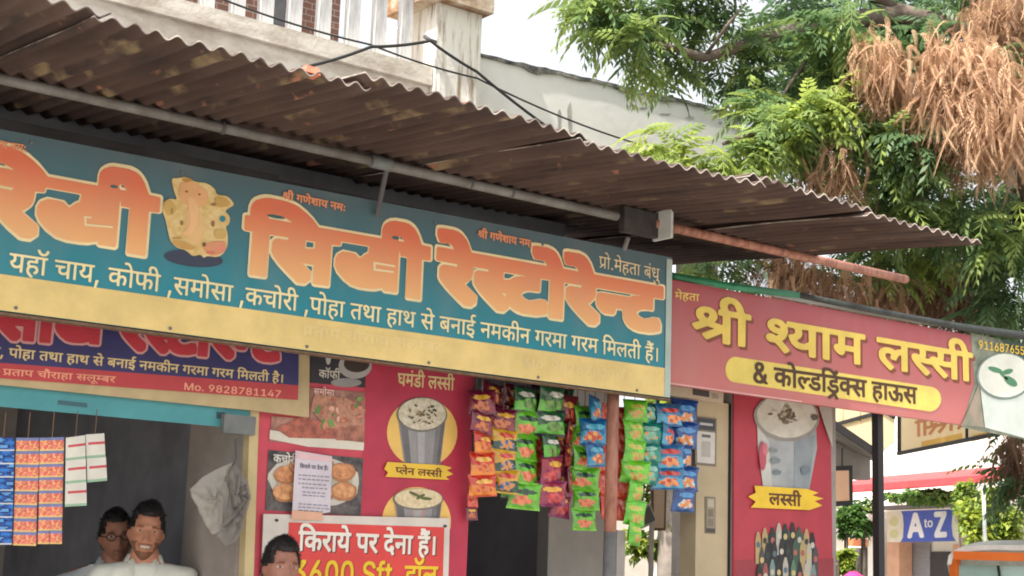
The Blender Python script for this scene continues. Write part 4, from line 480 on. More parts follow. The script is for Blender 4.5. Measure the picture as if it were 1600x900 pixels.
    'old_line': [140,[[[2973,127,-19,0,-5,-2,-1,-5,4,-8,4,0,10,1,3,-3,-16,0,-7,-3,-1,-2,4,-11,4,0,7,2,6,0,6,-3,1,-3,-39,-1,-2,0,-1,-2,0,-9,1,-2,47,-1,2,-1,0,-6,-1,-1,-24,0,-7,-3,-6,-4,-2,-6,0,-10,3,-9,-4,-10,0,-17,6,-12,13,-13,8,-5,6,2,5,5,0,4,-15,13,-5,6,-2,4,0,6,2,6,5,4,9,2,8,-1,5,-4,2,-3,-1,-3,-4,-4,-4,-3,-2,-3,3,-9,3,-2,9,2,7,6,5,9,0,11,-5,10,-8,6,-10,2,-20,-1,-2,3,-1,3,6,4,34,0,1,21,12,2,2,2,-1,10,-14,2,-9,24,-6,7]],[[2860,127,-19,0,-7,-2,-4,-3,-3,-5,-3,-9,0,-7,2,-9,0,-2,-2,-1,-159,0,-2,1,-7,10,-13,13,-9,6,-8,5,-14,3,-21,0,-6,-1,-7,-4,-7,-6,-3,-10,1,-15,-2,-2,-5,0,-2,-2,1,-11,11,-1,1,-2,1,-74,2,-1,11,0,2,1,0,74,2,2,21,0,2,-1,0,-25,-1,-1,-8,-2,-3,-5,1,-7,5,-9,8,-5,10,-1,4,4,1,8,1,1,24,0,1,-2,0,-29,1,-2,2,-1,12,0,1,3,0,72,1,2,77,0,1,-11,-2,-2,-7,-1,-11,-5,-12,5,-17,0,-9,-4,-4,-4,-2,-5,0,-17,3,-9,8,-10,14,-13,6,-2,8,5,1,5,-1,3,-15,13,-7,9,-1,7,3,6,6,2,6,-2,3,-4,-2,-6,0,-4,9,-4,4,0,2,1,7,13,6,5,4,0,0,-47,3,-1,12,0,1,3,1,73,2,1,58,0,2,0,1,-2,-1,-14,-23,-1,-8,-1,-9,-3,-5,-6,-4,-8,1,-15,3,-7,7,-10,13,-12,5,0,6,7,0,5,-16,17,-3,7,1,4,2,3,7,4,9,1,13,0,2,-3,0,-42,2,-1,12,0,2,3,0,73,3,1,14,0,1,0,1,-2,1,-74,2,-1,13,0,2,3,0,72,1,2,12,1,1,11,-2,2,-14,1,-10,25,-6,8],[2852,113,7,-7,6,-12,1,-3,-1,-1,-18,-1,-3,3,-3,10,1,5,4,5],[2605,113,7,-1,10,-5,14,-10,5,-5,0,-2,-52,0,-5,10,4,7,6,5],[2656,75,1,-2,0,-25,-2,-1,-24,1,-1,2,1,24,2,1]],[[1857,127,-20,0,-5,-2,-6,-5,-3,-9,0,-14,1,-6,-2,-2,-236,0,-1,-2,0,-9,1,-2,50,-1,2,0,1,-2,0,-16,-1,-3,-43,0,-5,-5,0,-9,3,-5,5,-6,4,-4,7,-1,6,1,3,2,1,12,19,0,1,-2,0,-38,2,-1,12,0,2,3,0,73,2,1,22,0,2,-2,-1,-24,-1,-1,-8,-2,-2,-3,0,-10,3,-6,6,-5,4,-2,10,-1,4,4,1,8,1,1,23,0,2,-2,0,-31,2,-1,11,0,2,0,1,3,0,73,2,1,56,0,2,-2,0,-6,-2,-1,-23,1,-12,-6,-6,-5,-2,-5,-1,-15,3,-11,7,-6,7,-4,8,-1,6,0,13,4,2,-2,1,-17,12,-1,2,0,1,3,0,33,6,6,4,3,4,0,3,-1,2,-4,1,-7,-7,-20,1,-3,8,-4,5,0,3,3,5,13,2,9,0,9,-2,7,-4,7,-12,6,-18,-1,0,17,2,1,45,0,2,0,1,-2,0,-74,2,-1,11,0,2,0,1,3,0,73,3,1,56,0,1,0,1,-2,0,-16,-1,-3,-42,0,-5,-4,0,-11,3,-6,6,-6,9,-3,6,1,3,2,2,12,18,0,1,-2,1,-38,2,-1,12,0,1,3,0,72,2,2,13,1,0,12,-2,1,-90,1,-2,2,-5,15,-4,9,-5,5],[1849,113,8,-6,4,-8,2,-7,0,-2,-18,-1,-3,2,-3,9,0,5,4,6],[1721,75,2,-2,-1,-25,-2,-1,-22,1,-1,2,0,24,2,1],[1787,52,11,0,1,-13,-5,-4,-6,-5,-4,-1,-6,0,-7,7,-1,4,0,5,3,3,5,3]],[[1547,127,-20,0,-9,-3,-3,-3,-3,-8,0,-13,2,-9,-2,-2,-227,0,-2,-2,0,-9,2,-2,51,-1,2,0,1,-2,0,-6,-1,-1,-25,1,-11,-4,-4,-3,-6,-7,-2,-6,0,-11,1,-6,2,-5,5,-4,10,-6,16,-1,15,3,1,-18,2,-1,12,0,1,3,1,73,2,1,57,0,2,-2,0,-16,-1,-3,-43,0,-4,-5,-1,-8,3,-6,4,-6,6,-4,6,-1,8,2,2,13,19,0,1,-2,0,-38,2,-1,12,0,2,3,0,73,3,1,15,0,1,0,1,-2,1,-74,2,-1,12,0,1,3,1,73,2,1,48,0,1,-2,0,-5,-1,-1,-21,0,-9,-4,-5,-6,0,-14,5,-10,7,-6,7,-1,12,3,4,0,6,-4,2,-3,-1,-3,-4,-5,-9,-2,-5,0,-10,6,-10,0,-4,-3,-1,-7,1,-4,3,-3,14,-3,27,-15,6,0,4,7,0,4,0,2,-7,3,0,2,8,6,5,9,0,9,-3,8,-5,6,-6,3,-6,1,-19,0,-5,5,1,3,4,2,30,0,2,21,14,2,0,12,-18,2,-6,12,0,5,6,6,5,0,6,-2,5,1,2,6,0,5],[1331,52,7,-1,1,-1,0,-11,-1,-2,-5,4,-7,10,1,2],[1311,45,11,-14,0,-2,-4,-1,-4,1,-6,5,-2,7,2,4]],[[1212,127,-22,0,-3,-3,0,-4,4,-9,11,2,8,-4,5,-8,3,-9,0,-2,-66,-1,-1,0,-1,-2,0,-9,1,-2,24,-1,3,-2,2,-7,-2,-10,-2,-1,-4,2,-9,0,-4,-1,-4,-5,0,-8,2,-6,10,-13,18,-19,10,-8,7,1,5,6,1,3,-24,23,-2,4,2,1,9,-2,27,0,1,-2,0,-32,2,-1,13,1,1,74,1,2,11,1,2,2,-1,10,-14,2,-11,27,-7,6],[1219,75,2,-2,-1,-23,-11,-3,-11,0,-3,2,1,9,0,17]],[[483,127,-21,0,-4,-2,-1,-3,4,-11,4,0,8,2,4,-2,4,-3,6,-11,2,-5,-1,-2,-86,-1,-2,-1,0,-12,8,-1,2,-1,0,-28,1,-9,2,-6,5,-7,7,-4,7,-2,13,0,8,3,2,-2,1,-20,2,-1,12,0,1,3,0,73,3,1,15,0,2,-2,0,-74,2,-1,12,0,2,3,0,73,2,1,54,0,2,-2,-1,-6,-27,-1,-8,-4,-4,-7,0,-12,3,-8,-5,-12,0,-11,2,-7,4,-7,10,-11,8,-7,7,-1,6,5,2,5,-2,2,-15,13,-4,5,-2,9,3,5,5,5,9,2,7,-1,6,-4,2,-4,-1,-3,-10,-7,-1,-2,4,-10,3,-1,12,4,6,6,2,4,1,12,-3,10,-6,6,-13,4,-20,-1,-3,3,0,4,5,3,33,0,2,2,1,19,2,1,14,0,2,0,0,-2,1,-74,2,-1,13,1,1,74,1,2,13,1,1,11,-1,2,-125,1,-10,25,-7,8],[453,75,2,-2,0,-32,-9,-6,-7,-2,-7,2,-5,6,-1,8,0,25,3,1]],[[290,127,-19,0,-6,-2,-4,-4,-5,-8,-1,-9,2,-13,-2,-2,-34,1,-10,24,-9,10,-7,3,-17,0,-6,-3,0,-4,2,-7,4,-2,9,2,7,-3,7,-11,2,-7,-2,-2,-202,-1,-2,-2,0,-9,2,-2,47,-1,2,0,1,-2,0,-6,-2,-1,-22,1,-8,-3,-7,-5,-4,-5,-2,-6,0,-14,1,-5,6,-8,9,-6,14,-1,14,3,2,-18,2,-1,12,0,1,3,1,33,7,7,6,3,5,-5,2,-8,-2,-7,-6,-11,0,-3,6,-4,8,-3,2,2,3,5,5,14,0,16,-2,6,-4,6,-7,5,-14,1,-9,-2,-1,17,1,2,100,0,2,0,1,-2,-1,-34,-2,-3,-8,-6,-4,-1,-6,0,-6,4,-2,5,2,6,2,2,8,3,10,1,1,8,0,4,-1,1,-51,0,-2,-2,1,-10,2,-1,12,-1,0,-16,3,-9,4,-4,6,-4,11,-2,7,0,13,3,1,-18,2,-1,12,0,2,3,0,73,2,1,15,0,2,0,1,-2,0,-74,3,-1,11,0,1,0,1,3,1,73,2,1,36,0,2,-1,2,-6,0,-5,-2,-6,-5,-3,-6,3,-10,0,-3,-1,-3,-5,0,-8,4,-9,5,-7,25,-25,7,-5,5,0,8,7,0,4,-16,13,-12,13,1,2,8,4,8,10,2,8,1,17,15,0,2,0,1,-2,0,-74,3,-1,11,0,2,3,0,72,2,2,11,1,1,11,-2,2,-11,0,-3,2,-5,15,-5,11,-7,6],[282,113,6,-4,4,-6,4,-11,-1,-2,-17,-1,-4,3,-2,7,0,7,5,6],[37,52,11,-1,1,-13,-7,-5,-6,-4,-8,0,-7,6,-1,9,6,6,7,3]],[[1055,90,-16,0,-5,-2,-7,-5,-1,5,-2,1,-114,0,-1,-11,2,-2,46,-1,2,0,1,-2,0,-5,-2,-1,-25,-1,-8,-3,-4,-4,-2,-6,0,-6,4,-12,-5,-11,0,-12,1,-6,4,-7,12,-13,8,-7,7,0,5,5,2,3,-1,3,-17,16,-5,11,2,5,3,4,5,3,7,1,10,-2,4,-6,-1,-5,-9,-7,3,-11,4,-1,5,1,10,6,3,5,2,6,-1,13,-4,8,-7,4,-9,3,-22,-1,-2,3,-1,3,2,2,3,2,34,0,1,2,1,19,2,1,15,0,2,0,1,-2,0,-74,2,-1,13,0,1,3,0,72,1,2,10,0,3,-1,0,-8,4,-6,13,-8,-2,-2,-8,-2,-2,-3,3,-10,6,-10,8,-5,11,-4,13,0,13,3,1,-20,2,-1,12,0,1,3,0,72,2,2,13,1,0,12,-2,1,-37,0,-2,-1,0,-12,8,-1,2,-1,0,-33,-3,-4,-8,-4,-3,-2,-8,0,-6,2,-4,4,9,6,7,8,2,8,0,14,-5,10,-6,5],[1050,76,3,-3,3,-6,0,-4,-3,-2,-1,5,-7,3,-3,3,0,2,3,2]],[[779,90,-15,0,-6,-2,-6,-5,-1,5,-3,1,-82,0,-1,-11,2,-2,51,-1,2,0,1,-2,-1,-14,-23,-1,-9,-1,-7,-3,-7,-7,-2,-6,0,-15,3,-8,5,-7,15,-14,4,0,4,2,4,4,0,5,-13,12,-4,5,-2,6,0,5,3,4,6,3,9,1,13,0,2,-3,0,-42,3,-1,12,0,1,3,0,72,2,2,9,0,3,-1,0,-9,3,-5,3,-3,11,-5,-2,-2,-7,-2,-2,-2,0,-7,3,-7,4,-6,7,-5,13,-5,13,0,13,3,1,-20,2,-1,12,0,2,3,0,73,2,1,15,0,2,0,1,-2,0,-74,3,-1,12,0,1,3,0,72,2,2,12,1,0,12,-3,1,-75,0,0,-2,0,-11,10,-1,1,-1,0,-33,-1,-2,-8,-5,-4,-2,-7,-1,-7,2,-4,2,-1,2,9,6,6,7,3,10,0,12,-1,5,-5,7,-5,4],[773,76,5,-3,2,-6,0,-3,-2,-5,-2,1,0,6,-7,3,-3,4,3,3]],[[3047,89,-12,0,-2,0,-1,-2,0,-86,1,-2,2,-1,12,0,1,3,0,86]],[[2527,89,-222,0,-3,-1,0,-10,2,-2,12,-1,3,-1,0,-20,-8,-3,-3,-2,-1,-2,0,-8,2,-4,4,-5,5,-5,6,-2,6,0,4,2,1,2,1,47,2,1,16,0,2,-1,1,-73,1,-3,12,0,3,1,0,74,1,2,37,0,3,-1,2,-9,-3,-8,-4,-3,-6,3,-10,0,-3,-1,-4,-5,0,-8,6,-10,6,-8,23,-23,6,-5,5,0,3,1,5,5,0,5,-16,14,-11,12,8,6,9,10,2,7,1,18,19,0,2,0,1,-2,0,-24,-2,-1,-7,-2,-3,-6,1,-8,5,-7,7,-5,10,-1,4,3,2,9,2,1,22,0,2,-2,0,-31,3,-1,10,0,2,0,1,3,0,72,2,2,12,1,0,11],[2496,75,2,-2,-1,-25,-2,-1,-22,1,-1,2,1,24,2,1]],[[2269,89,-259,0,-3,-1,0,-10,1,-2,13,-1,3,-1,0,-20,-10,-4,-2,-3,0,-9,3,-5,6,-7,8,-3,6,0,5,4,1,47,2,1,16,0,2,-1,1,-73,0,-2,2,-1,12,0,2,3,0,73,3,1,37,0,2,-2,1,-8,-1,-5,-3,-5,-3,-1,-6,3,-12,0,-5,-5,0,-8,4,-10,15,-17,18,-17,6,-3,5,0,5,5,2,3,-1,3,-14,12,-14,14,1,2,9,5,8,9,2,8,0,17,20,0,3,-1,0,-25,-2,-1,-7,-2,-3,-5,0,-7,6,-10,7,-4,10,-1,5,4,0,8,2,1,23,0,2,-2,0,-31,3,-1,10,0,2,0,1,3,0,73,3,1,15,0,1,-2,1,-74,2,-1,11,0,2,0,1,3,0,72,1,2,13,1,1,11],[2201,75,2,-2,-1,-25,-2,-1,-23,1,-1,2,0,24,3,1]],[[354,16,-16,0,-2,-1,-6,-33,1,-8,10,-1,3,2,11,36]]]],
    'owner': [230,[[[328,204,-25,1,-7,-2,-1,-4,6,-12,19,2,12,-6,10,-18,6,-17,-1,-4,-92,-1,-4,-2,1,-13,24,-1,4,-2,0,-48,-2,-2,-13,-3,-6,-7,4,-13,15,-14,10,-3,7,3,8,18,44,0,2,-4,1,-49,4,-3,12,0,3,4,1,122,3,1,96,0,2,-4,-1,-16,-44,-1,-15,-8,-4,-5,-3,-7,1,-13,8,-15,-8,-13,-2,-7,-2,-9,4,-17,8,-15,22,-22,9,-6,4,0,9,11,-24,20,-9,13,-4,16,6,14,9,7,16,3,16,-2,8,-4,5,-7,0,-13,-5,-5,-10,-5,-2,-4,4,-9,4,-2,12,4,9,7,5,9,3,18,-8,16,-18,11,-12,2,-32,-2,-6,8,2,11,9,4,54,1,2,4,0,28,3,4,104,0,3,0,1,-4,0,-29,-4,-2,-35,0,-23,-6,-9,-6,-7,-10,-3,-7,0,-14,4,-13,14,-19,18,-17,6,-1,7,7,1,4,-18,17,-10,15,-3,8,2,13,6,8,8,3,15,2,29,0,2,-4,1,-69,4,-3,12,0,3,4,0,121,4,2,32,0,3,0,2,-4,0,-119,0,-2,4,-2,14,2,1,121,3,4,18,1,2,4,-2,10,-333,1,-4,3,-10,30,-7,12,-12,13],[347,127,2,-4,0,-47,-4,-2,-44,1,-1,4,1,47,3,1]],[[128,204,-25,1,-7,-2,0,-4,5,-12,19,2,9,-4,5,-5,8,-13,6,-19,-1,-4,-143,-1,-4,-1,0,-13,14,-2,2,-2,1,-52,4,-17,8,-13,15,-9,-3,-3,-29,-18,0,-5,7,-9,4,0,64,42,2,-3,1,-36,4,-2,16,2,1,121,0,3,4,1,30,0,4,-2,1,-121,0,-2,4,-2,14,2,1,121,3,4,20,1,1,13,-4,2,-21,2,-8,24,-13,23,-11,9],[87,127,2,-4,-1,-60,-17,-11,-13,-2,-10,2,-8,7,-4,13,1,54,4,1]],[[871,190,-6,1,-5,-2,-6,-9,2,-10,7,-5,9,0,8,7,-1,10]],[[951,144,-19,1,-10,-4,-11,-10,-4,-10,0,-16,4,-9,5,-7,12,-9,-5,-15,0,-16,9,-15,16,-9,18,-2,14,2,14,6,4,0,0,-27,-15,-7,2,-10,4,-4,18,4,10,-2,7,-5,3,-7,-4,-11,-6,-4,-7,-2,-17,0,-15,4,-8,5,-22,20,-11,-5,-1,-6,16,-16,21,-14,23,-6,14,0,14,4,8,4,7,7,6,18,-6,18,-21,15,0,119,3,4,20,1,2,13,-4,2,-50,0,-4,-1,0,-13,11,-2,3,-4,0,-65,-6,-8,-16,-9,-20,0,-7,2,-6,6,-2,5,1,11,4,6,8,5,16,2,3,6,-1,7,-5,3,-23,-2,-9,2,-7,6,-5,11,4,14,7,5,6,1,5,-3,3,-3,0,-7,-2,-6,1,-3,9,-6,6,2,5,9,0,14,-6,10]],[[900,142,-133,0,-2,-10,3,-4,85,-1,3,0,1,-4,0,-60,-2,-6,-4,-3,-4,1,-25,33,4,2,22,-1,2,4,0,11,-8,2,-28,0,-20,-7,-9,-8,-5,-7,-4,-12,0,-9,2,-11,5,-9,15,-11,19,-5,20,1,16,7,3,0,2,-33,4,-2,13,1,2,3,0,119,2,4,21,1,1,4],[807,81,25,-30,1,-6,-5,-2,-12,0,-8,2,-8,7,-5,11,1,9,5,9]],[[227,27,-13,1,-7,-8,-2,-8,7,-11,13,-2,9,7,2,6,0,7,-4,5]]]],
    'blessing': [230,[[[518,213,-32,-2,-6,-5,-1,-8,4,-11,8,-7,18,1,8,-3,10,-16,-1,-11,-237,0,-10,-6,1,-21,6,-4,16,0,3,-6,-1,-22,-16,-12,0,-20,7,-10,19,-16,16,0,10,11,2,73,23,0,2,-114,6,-11,21,0,8,8,0,113,7,6,13,0,3,-4,1,-51,5,-18,16,-16,18,-5,28,3,21,18,6,18,1,51,3,4,7,-1,2,-118,4,-6,7,-3,18,1,6,8,1,113,3,6,16,-1,4,-18,18,-18,1,-3,-18,-3,-8,-7,-4,-10,4,-13,13,-10,26,-4,29,-34,9,-6,18,10,3,9,-28,38,20,30,3,18,-1,20,12,1,3,-118,3,-6,8,-3,15,1,6,8,1,115,6,4,17,-1,2,-118,6,-8,18,-1,8,3,4,6,0,115,6,4,26,0,5,-6,0,-16,-19,-10,-5,-8,0,-12,10,-21,18,-18,14,-5,41,1,1,-24,6,-8,21,0,8,6,1,115,2,5,14,2,6,6,0,15,-6,8,-253,1,-7,-3,-8,-11,-20,13,-26,3,-28,-11,-8,8,-18,2,-19,41,-16,16],[629,122,7,-4,1,-7,-6,0,-7,5,0,4],[879,120,4,-6,-1,-48,-23,-12,-13,3,-5,8,16,21,4,33],[480,120,4,-6,0,-44,-6,-10,-10,-1,-6,6,-3,18,0,33,6,4]],[[157,213,-29,-2,-19,-15,-5,-13,-1,-31,-8,-15,-29,16,-20,0,-16,-6,-17,-18,-1,-25,12,-21,-24,-18,0,-7,8,-14,5,-5,7,0,39,23,15,-7,-38,-28,0,-6,15,-17,13,2,46,29,3,-3,4,-36,8,-4,16,1,6,3,3,8,0,110,3,6,13,0,6,-6,2,-115,10,-7,15,1,8,6,1,115,3,5,17,5,3,18,-6,8,-18,2,-19,41,-17,16],[153,180,11,-13,4,-12,-2,-4,-20,0,-6,6,-2,13,2,8,6,3],[59,122,3,-11,-8,-9,-6,7,0,7,6,6],[110,120,4,-6,-2,-30,-5,-2,-15,4,7,33]],[[1265,150,-271,0,-6,-11,1,-12,5,-6,74,-1,7,-6,0,-16,-4,-6,-65,-1,-10,-11,0,-17,19,-22,12,-5,11,1,6,5,7,18,21,0,4,-61,8,-6,20,0,6,11,1,112,6,4,23,0,4,-6,-1,-28,-15,-11,-5,-7,1,-10,7,-13,14,-14,18,-3,9,4,11,16,26,0,4,-6,1,-43,8,-6,20,0,6,11,0,110,3,5,14,2,5,6,1,15],[1209,120,4,-6,-2,-30,-29,-1,-1,35]],[[1299,121,-19,-2,-10,-13,2,-15,16,-14,15,3,11,13,-2,18]],[[1301,47,-18,1,-13,-16,2,-15,11,-11,18,0,13,16,0,12]]]],
    'address': [230,[[[652,210,-20,-1,-7,-5,-1,-7,6,-14,-11,-14,4,-11,5,-5,28,3,7,-3,2,-5,-145,-1,-10,-6,0,-13,8,-6,94,0,5,-4,0,-57,-12,-9,-9,-3,-14,0,-7,3,-3,7,0,9,8,9,26,7,3,16,-4,5,-76,1,-9,-6,-1,-11,3,-6,22,-4,-2,-18,3,-12,19,-21,16,-5,36,4,4,-28,8,-4,14,3,3,8,1,112,5,4,23,-1,3,-5,1,-113,5,-7,16,0,6,10,1,114,5,2,57,0,5,-3,1,-5,0,-14,-5,-9,-5,-4,-12,7,-16,-1,-9,-9,-1,-14,18,-25,45,-45,11,-6,13,12,1,4,-42,39,-4,7,28,26,8,20,-1,18,20,2,6,-6,0,-113,6,-7,16,0,6,3,2,7,1,114,5,2,80,0,6,-4,-3,-7,-37,-1,-12,-5,-9,-10,-6,-13,9,-23,-11,-26,5,-25,26,-31,19,-13,15,16,-26,23,-6,10,-3,18,3,9,19,8,14,0,11,-5,3,-12,-17,-18,5,-12,7,-5,14,7,13,14,5,9,1,14,-6,12,-13,14,-21,7,-30,-1,-5,3,0,7,5,3,55,1,6,7,1,27,23,2,6,-6,0,-113,3,-5,7,-3,14,1,5,5,1,115,2,5,15,2,5,5,1,11,-6,7,-350,1,-6,4,-11,30,-12,16,-14,10]],[[1742,146,-617,1,-9,-5,-2,-10,3,-7,5,-3,35,0,7,-4,1,-18,-3,-9,-12,3,-14,-1,-9,-9,-3,-9,5,-12,15,-20,50,-49,7,4,9,12,-35,34,-7,10,5,3,25,-4,31,1,3,-5,1,-48,9,-6,14,1,5,5,1,115,2,5,122,0,1,-17,-28,-12,-34,11,-25,-7,-15,-14,-4,-19,2,-14,11,-18,33,-33,9,-4,13,12,1,4,-35,35,-5,16,3,11,7,4,19,-3,1,-5,-4,-14,5,-5,14,-5,8,5,12,23,7,4,5,-2,1,-64,-29,-17,-7,-13,-1,-9,1,-11,10,-15,13,-9,21,-3,21,6,5,7,-5,11,-5,5,-20,-3,-12,5,-3,10,8,7,20,0,14,-5,10,-7,22,-25,12,7,5,6,-7,12,-21,22,-21,12,-3,5,0,108,2,5,31,1,5,-4,0,-36,-15,-12,-3,-9,4,-10,18,-18,7,-3,7,1,10,9,6,12,28,1,22,-22,17,-7,23,-1,20,4,3,-26,4,-5,12,-1,8,4,2,7,1,114,5,2,60,-1,3,-5,0,-14,-6,-13,-4,-2,-12,7,-13,0,-10,-8,-2,-14,7,-13,14,-18,37,-36,16,-11,12,12,1,4,-42,42,-2,4,19,15,10,13,5,14,0,23,15,2,5,5,1,11],[1596,121,4,-5,-4,-6,-39,0,-18,-7,-21,-24,-28,-1,-5,4,0,34,3,5],[1228,121,4,-5,-2,-33,-18,-5,-21,3,4,24,-1,15],[1598,84,2,-21,-4,-4,-18,23,2,3],[1552,75,17,-19,2,-9,-14,2,-7,5,-3,16]],[[454,146,-454,0,-5,-5,-1,-11,6,-7,12,-5,1,-55,10,-18,10,-12,-21,-15,-5,-8,8,-13,8,-3,60,40,3,-3,1,-30,7,-5,14,0,6,10,1,114,5,2,92,0,5,-6,-2,-18,-36,-2,-13,-2,-14,-7,-14,-17,-3,-9,0,-14,14,-25,26,-26,4,-2,13,9,3,7,-25,26,-5,11,0,16,7,5,12,3,30,0,3,-5,1,-65,7,-5,14,0,6,10,0,112,6,4,18,0,6,-6,0,-113,6,-7,18,0,6,10,0,112,5,4,17,0,5,-6,0,-37,3,-18,9,-16,14,-12,10,-3,37,2,2,-31,7,-5,16,0,6,10,0,110,2,5,15,2,5,5,1,11],[402,121,4,-5,-1,-50,-14,-10,-21,0,-5,5,-3,9,1,48,5,4],[83,121,3,-5,-1,-50,-16,-10,-18,0,-7,6,-4,13,1,43,5,4]]]],
    'phone_old': [230,[[[1301,174,-13,1,-14,-3,-16,-7,-16,-17,-8,-18,3,-21,16,-20,-13,-14,-10,-16,0,-28,6,-11,17,-17,14,-7,14,-3,21,0,23,8,21,18,7,19,0,14,-5,14,-18,23,9,11,7,14,0,23,-17,24,-13,8],[1295,146,14,-4,5,-7,3,-12,-3,-11,-3,-5,-9,-5,-12,-3,-11,3,-8,5,-4,7,0,18,9,11,12,4],[1295,73,14,-5,7,-5,5,-11,-2,-19,-3,-5,-19,-7,-14,0,-9,3,-10,7,-4,9,-1,9,3,10,14,12]],[[1002,174,-15,1,-28,-10,-16,-16,-6,-12,1,-25,16,-23,-16,-19,-7,-14,0,-23,7,-14,14,-13,12,-8,18,-5,21,0,27,10,19,18,5,15,0,18,-2,9,-21,26,16,23,2,13,-2,14,-6,12,-15,13],[998,146,12,-4,5,-5,3,-7,-1,-14,-5,-10,-7,-4,-11,-3,-14,3,-7,4,-5,10,-1,12,3,9,10,7,9,3],[996,73,16,-5,7,-7,4,-16,-1,-9,-4,-7,-8,-5,-14,-3,-21,3,-7,4,-5,8,0,20,4,7,8,5]],[[852,174,-15,1,-23,-8,-17,-14,-9,-16,-2,-14,2,-5,6,-3,16,1,5,5,8,19,19,7,19,-6,4,-4,3,-12,-2,-16,-10,-16,-68,-73,-2,-17,5,-7,101,-1,5,1,5,5,1,14,-6,7,-64,2,8,14,27,28,20,24,10,22,0,23,-6,12,-9,11,-11,9]],[[703,174,-13,1,-25,-8,-16,-13,-11,-22,1,-18,7,-14,9,-11,-21,-28,-3,-14,3,-18,9,-14,10,-10,12,-7,18,-5,21,0,14,3,13,7,19,19,8,21,-3,16,-5,9,-18,21,16,20,3,14,-3,16,-6,12,-15,13,-14,8],[699,146,12,-4,7,-7,0,-21,-4,-7,-8,-5,-11,-3,-12,3,-9,5,-3,5,-3,11,3,12,3,5,7,4],[697,73,12,-3,11,-8,5,-10,0,-9,-3,-10,-7,-7,-13,-5,-14,0,-21,10,-3,9,0,12,8,14,9,5]],[[553,174,-13,1,-22,-8,-18,-14,-11,-21,-2,-23,4,-16,6,-10,21,-18,13,-4,12,-1,3,-4,-34,-50,0,-7,6,-3,18,0,9,9,44,65,9,19,6,18,0,16,-3,12,-10,16,-18,16],[550,146,11,-4,7,-7,6,-21,-3,-12,-7,-11,-12,-5,-12,-1,-9,4,-9,9,-3,7,0,20,3,10,7,7,11,4]],[[1942,171,-104,1,-5,0,-5,-5,0,-14,5,-7,71,-1,6,-4,-67,-135,-1,-5,5,-5,18,0,8,5,73,145,1,18]],[[1765,171,-19,1,-8,-5,-62,-108,-3,-7,0,-12,3,-7,5,-3,67,-1,3,-5,2,-23,7,-5,11,-1,5,1,4,5,2,27,17,3,4,5,1,4,0,9,-3,6,-16,3,-3,3,-1,37,-2,7,-6,3,-11,0,-9,-5,-2,-40,-2,-4,-33,-1,-6,3,57,101,1,5]],[[1606,171,-27,0,-29,-20,-12,-12,0,-18,5,-6,5,1,25,19,5,0,1,-5,0,-104,-6,-3,-27,0,-7,-3,-4,-5,0,-9,1,-5,5,-5,97,-1,4,1,5,5,1,14,-5,7,-26,1,-5,3,-1,136]],[[1456,171,-26,0,-32,-23,-9,-9,-1,-18,6,-6,30,19,4,0,1,-6,0,-102,-5,-3,-28,0,-7,-3,-3,-5,0,-9,1,-5,5,-5,96,-1,5,1,5,5,0,14,-5,7,-26,1,-5,3,0,136]],[[1196,171,-104,1,-4,0,-5,-5,-1,-14,6,-7,71,-1,6,-4,-69,-135,-1,-5,4,-5,21,0,7,5,74,147,1,16]],[[187,171,-28,1,-8,-5,-47,-121,-4,3,-46,118,-10,5,-21,0,-6,-3,-2,-7,0,-156,3,-8,5,-2,14,0,5,3,3,4,1,96,7,-10,33,-83,6,-8,7,-3,14,1,5,5,33,88,8,10,2,-98,5,-5,4,-1,14,1,6,3,2,7,0,156]],[[291,130,-27,1,-11,-3,-12,-7,-16,-16,-7,-14,-5,-21,3,-30,11,-23,15,-14,22,-10,24,0,18,8,11,8,10,13,10,23,0,34,-7,19,-15,19],[288,103,10,-8,6,-11,3,-14,0,-18,-3,-12,-5,-10,-7,-6,-11,-3,-17,0,-12,10,-6,16,-1,25,3,14,7,12,9,5]],[[378,33,-12,-3,-8,-8,-2,-7,5,-13,14,-8,11,4,8,8,3,7,-6,12]]]],
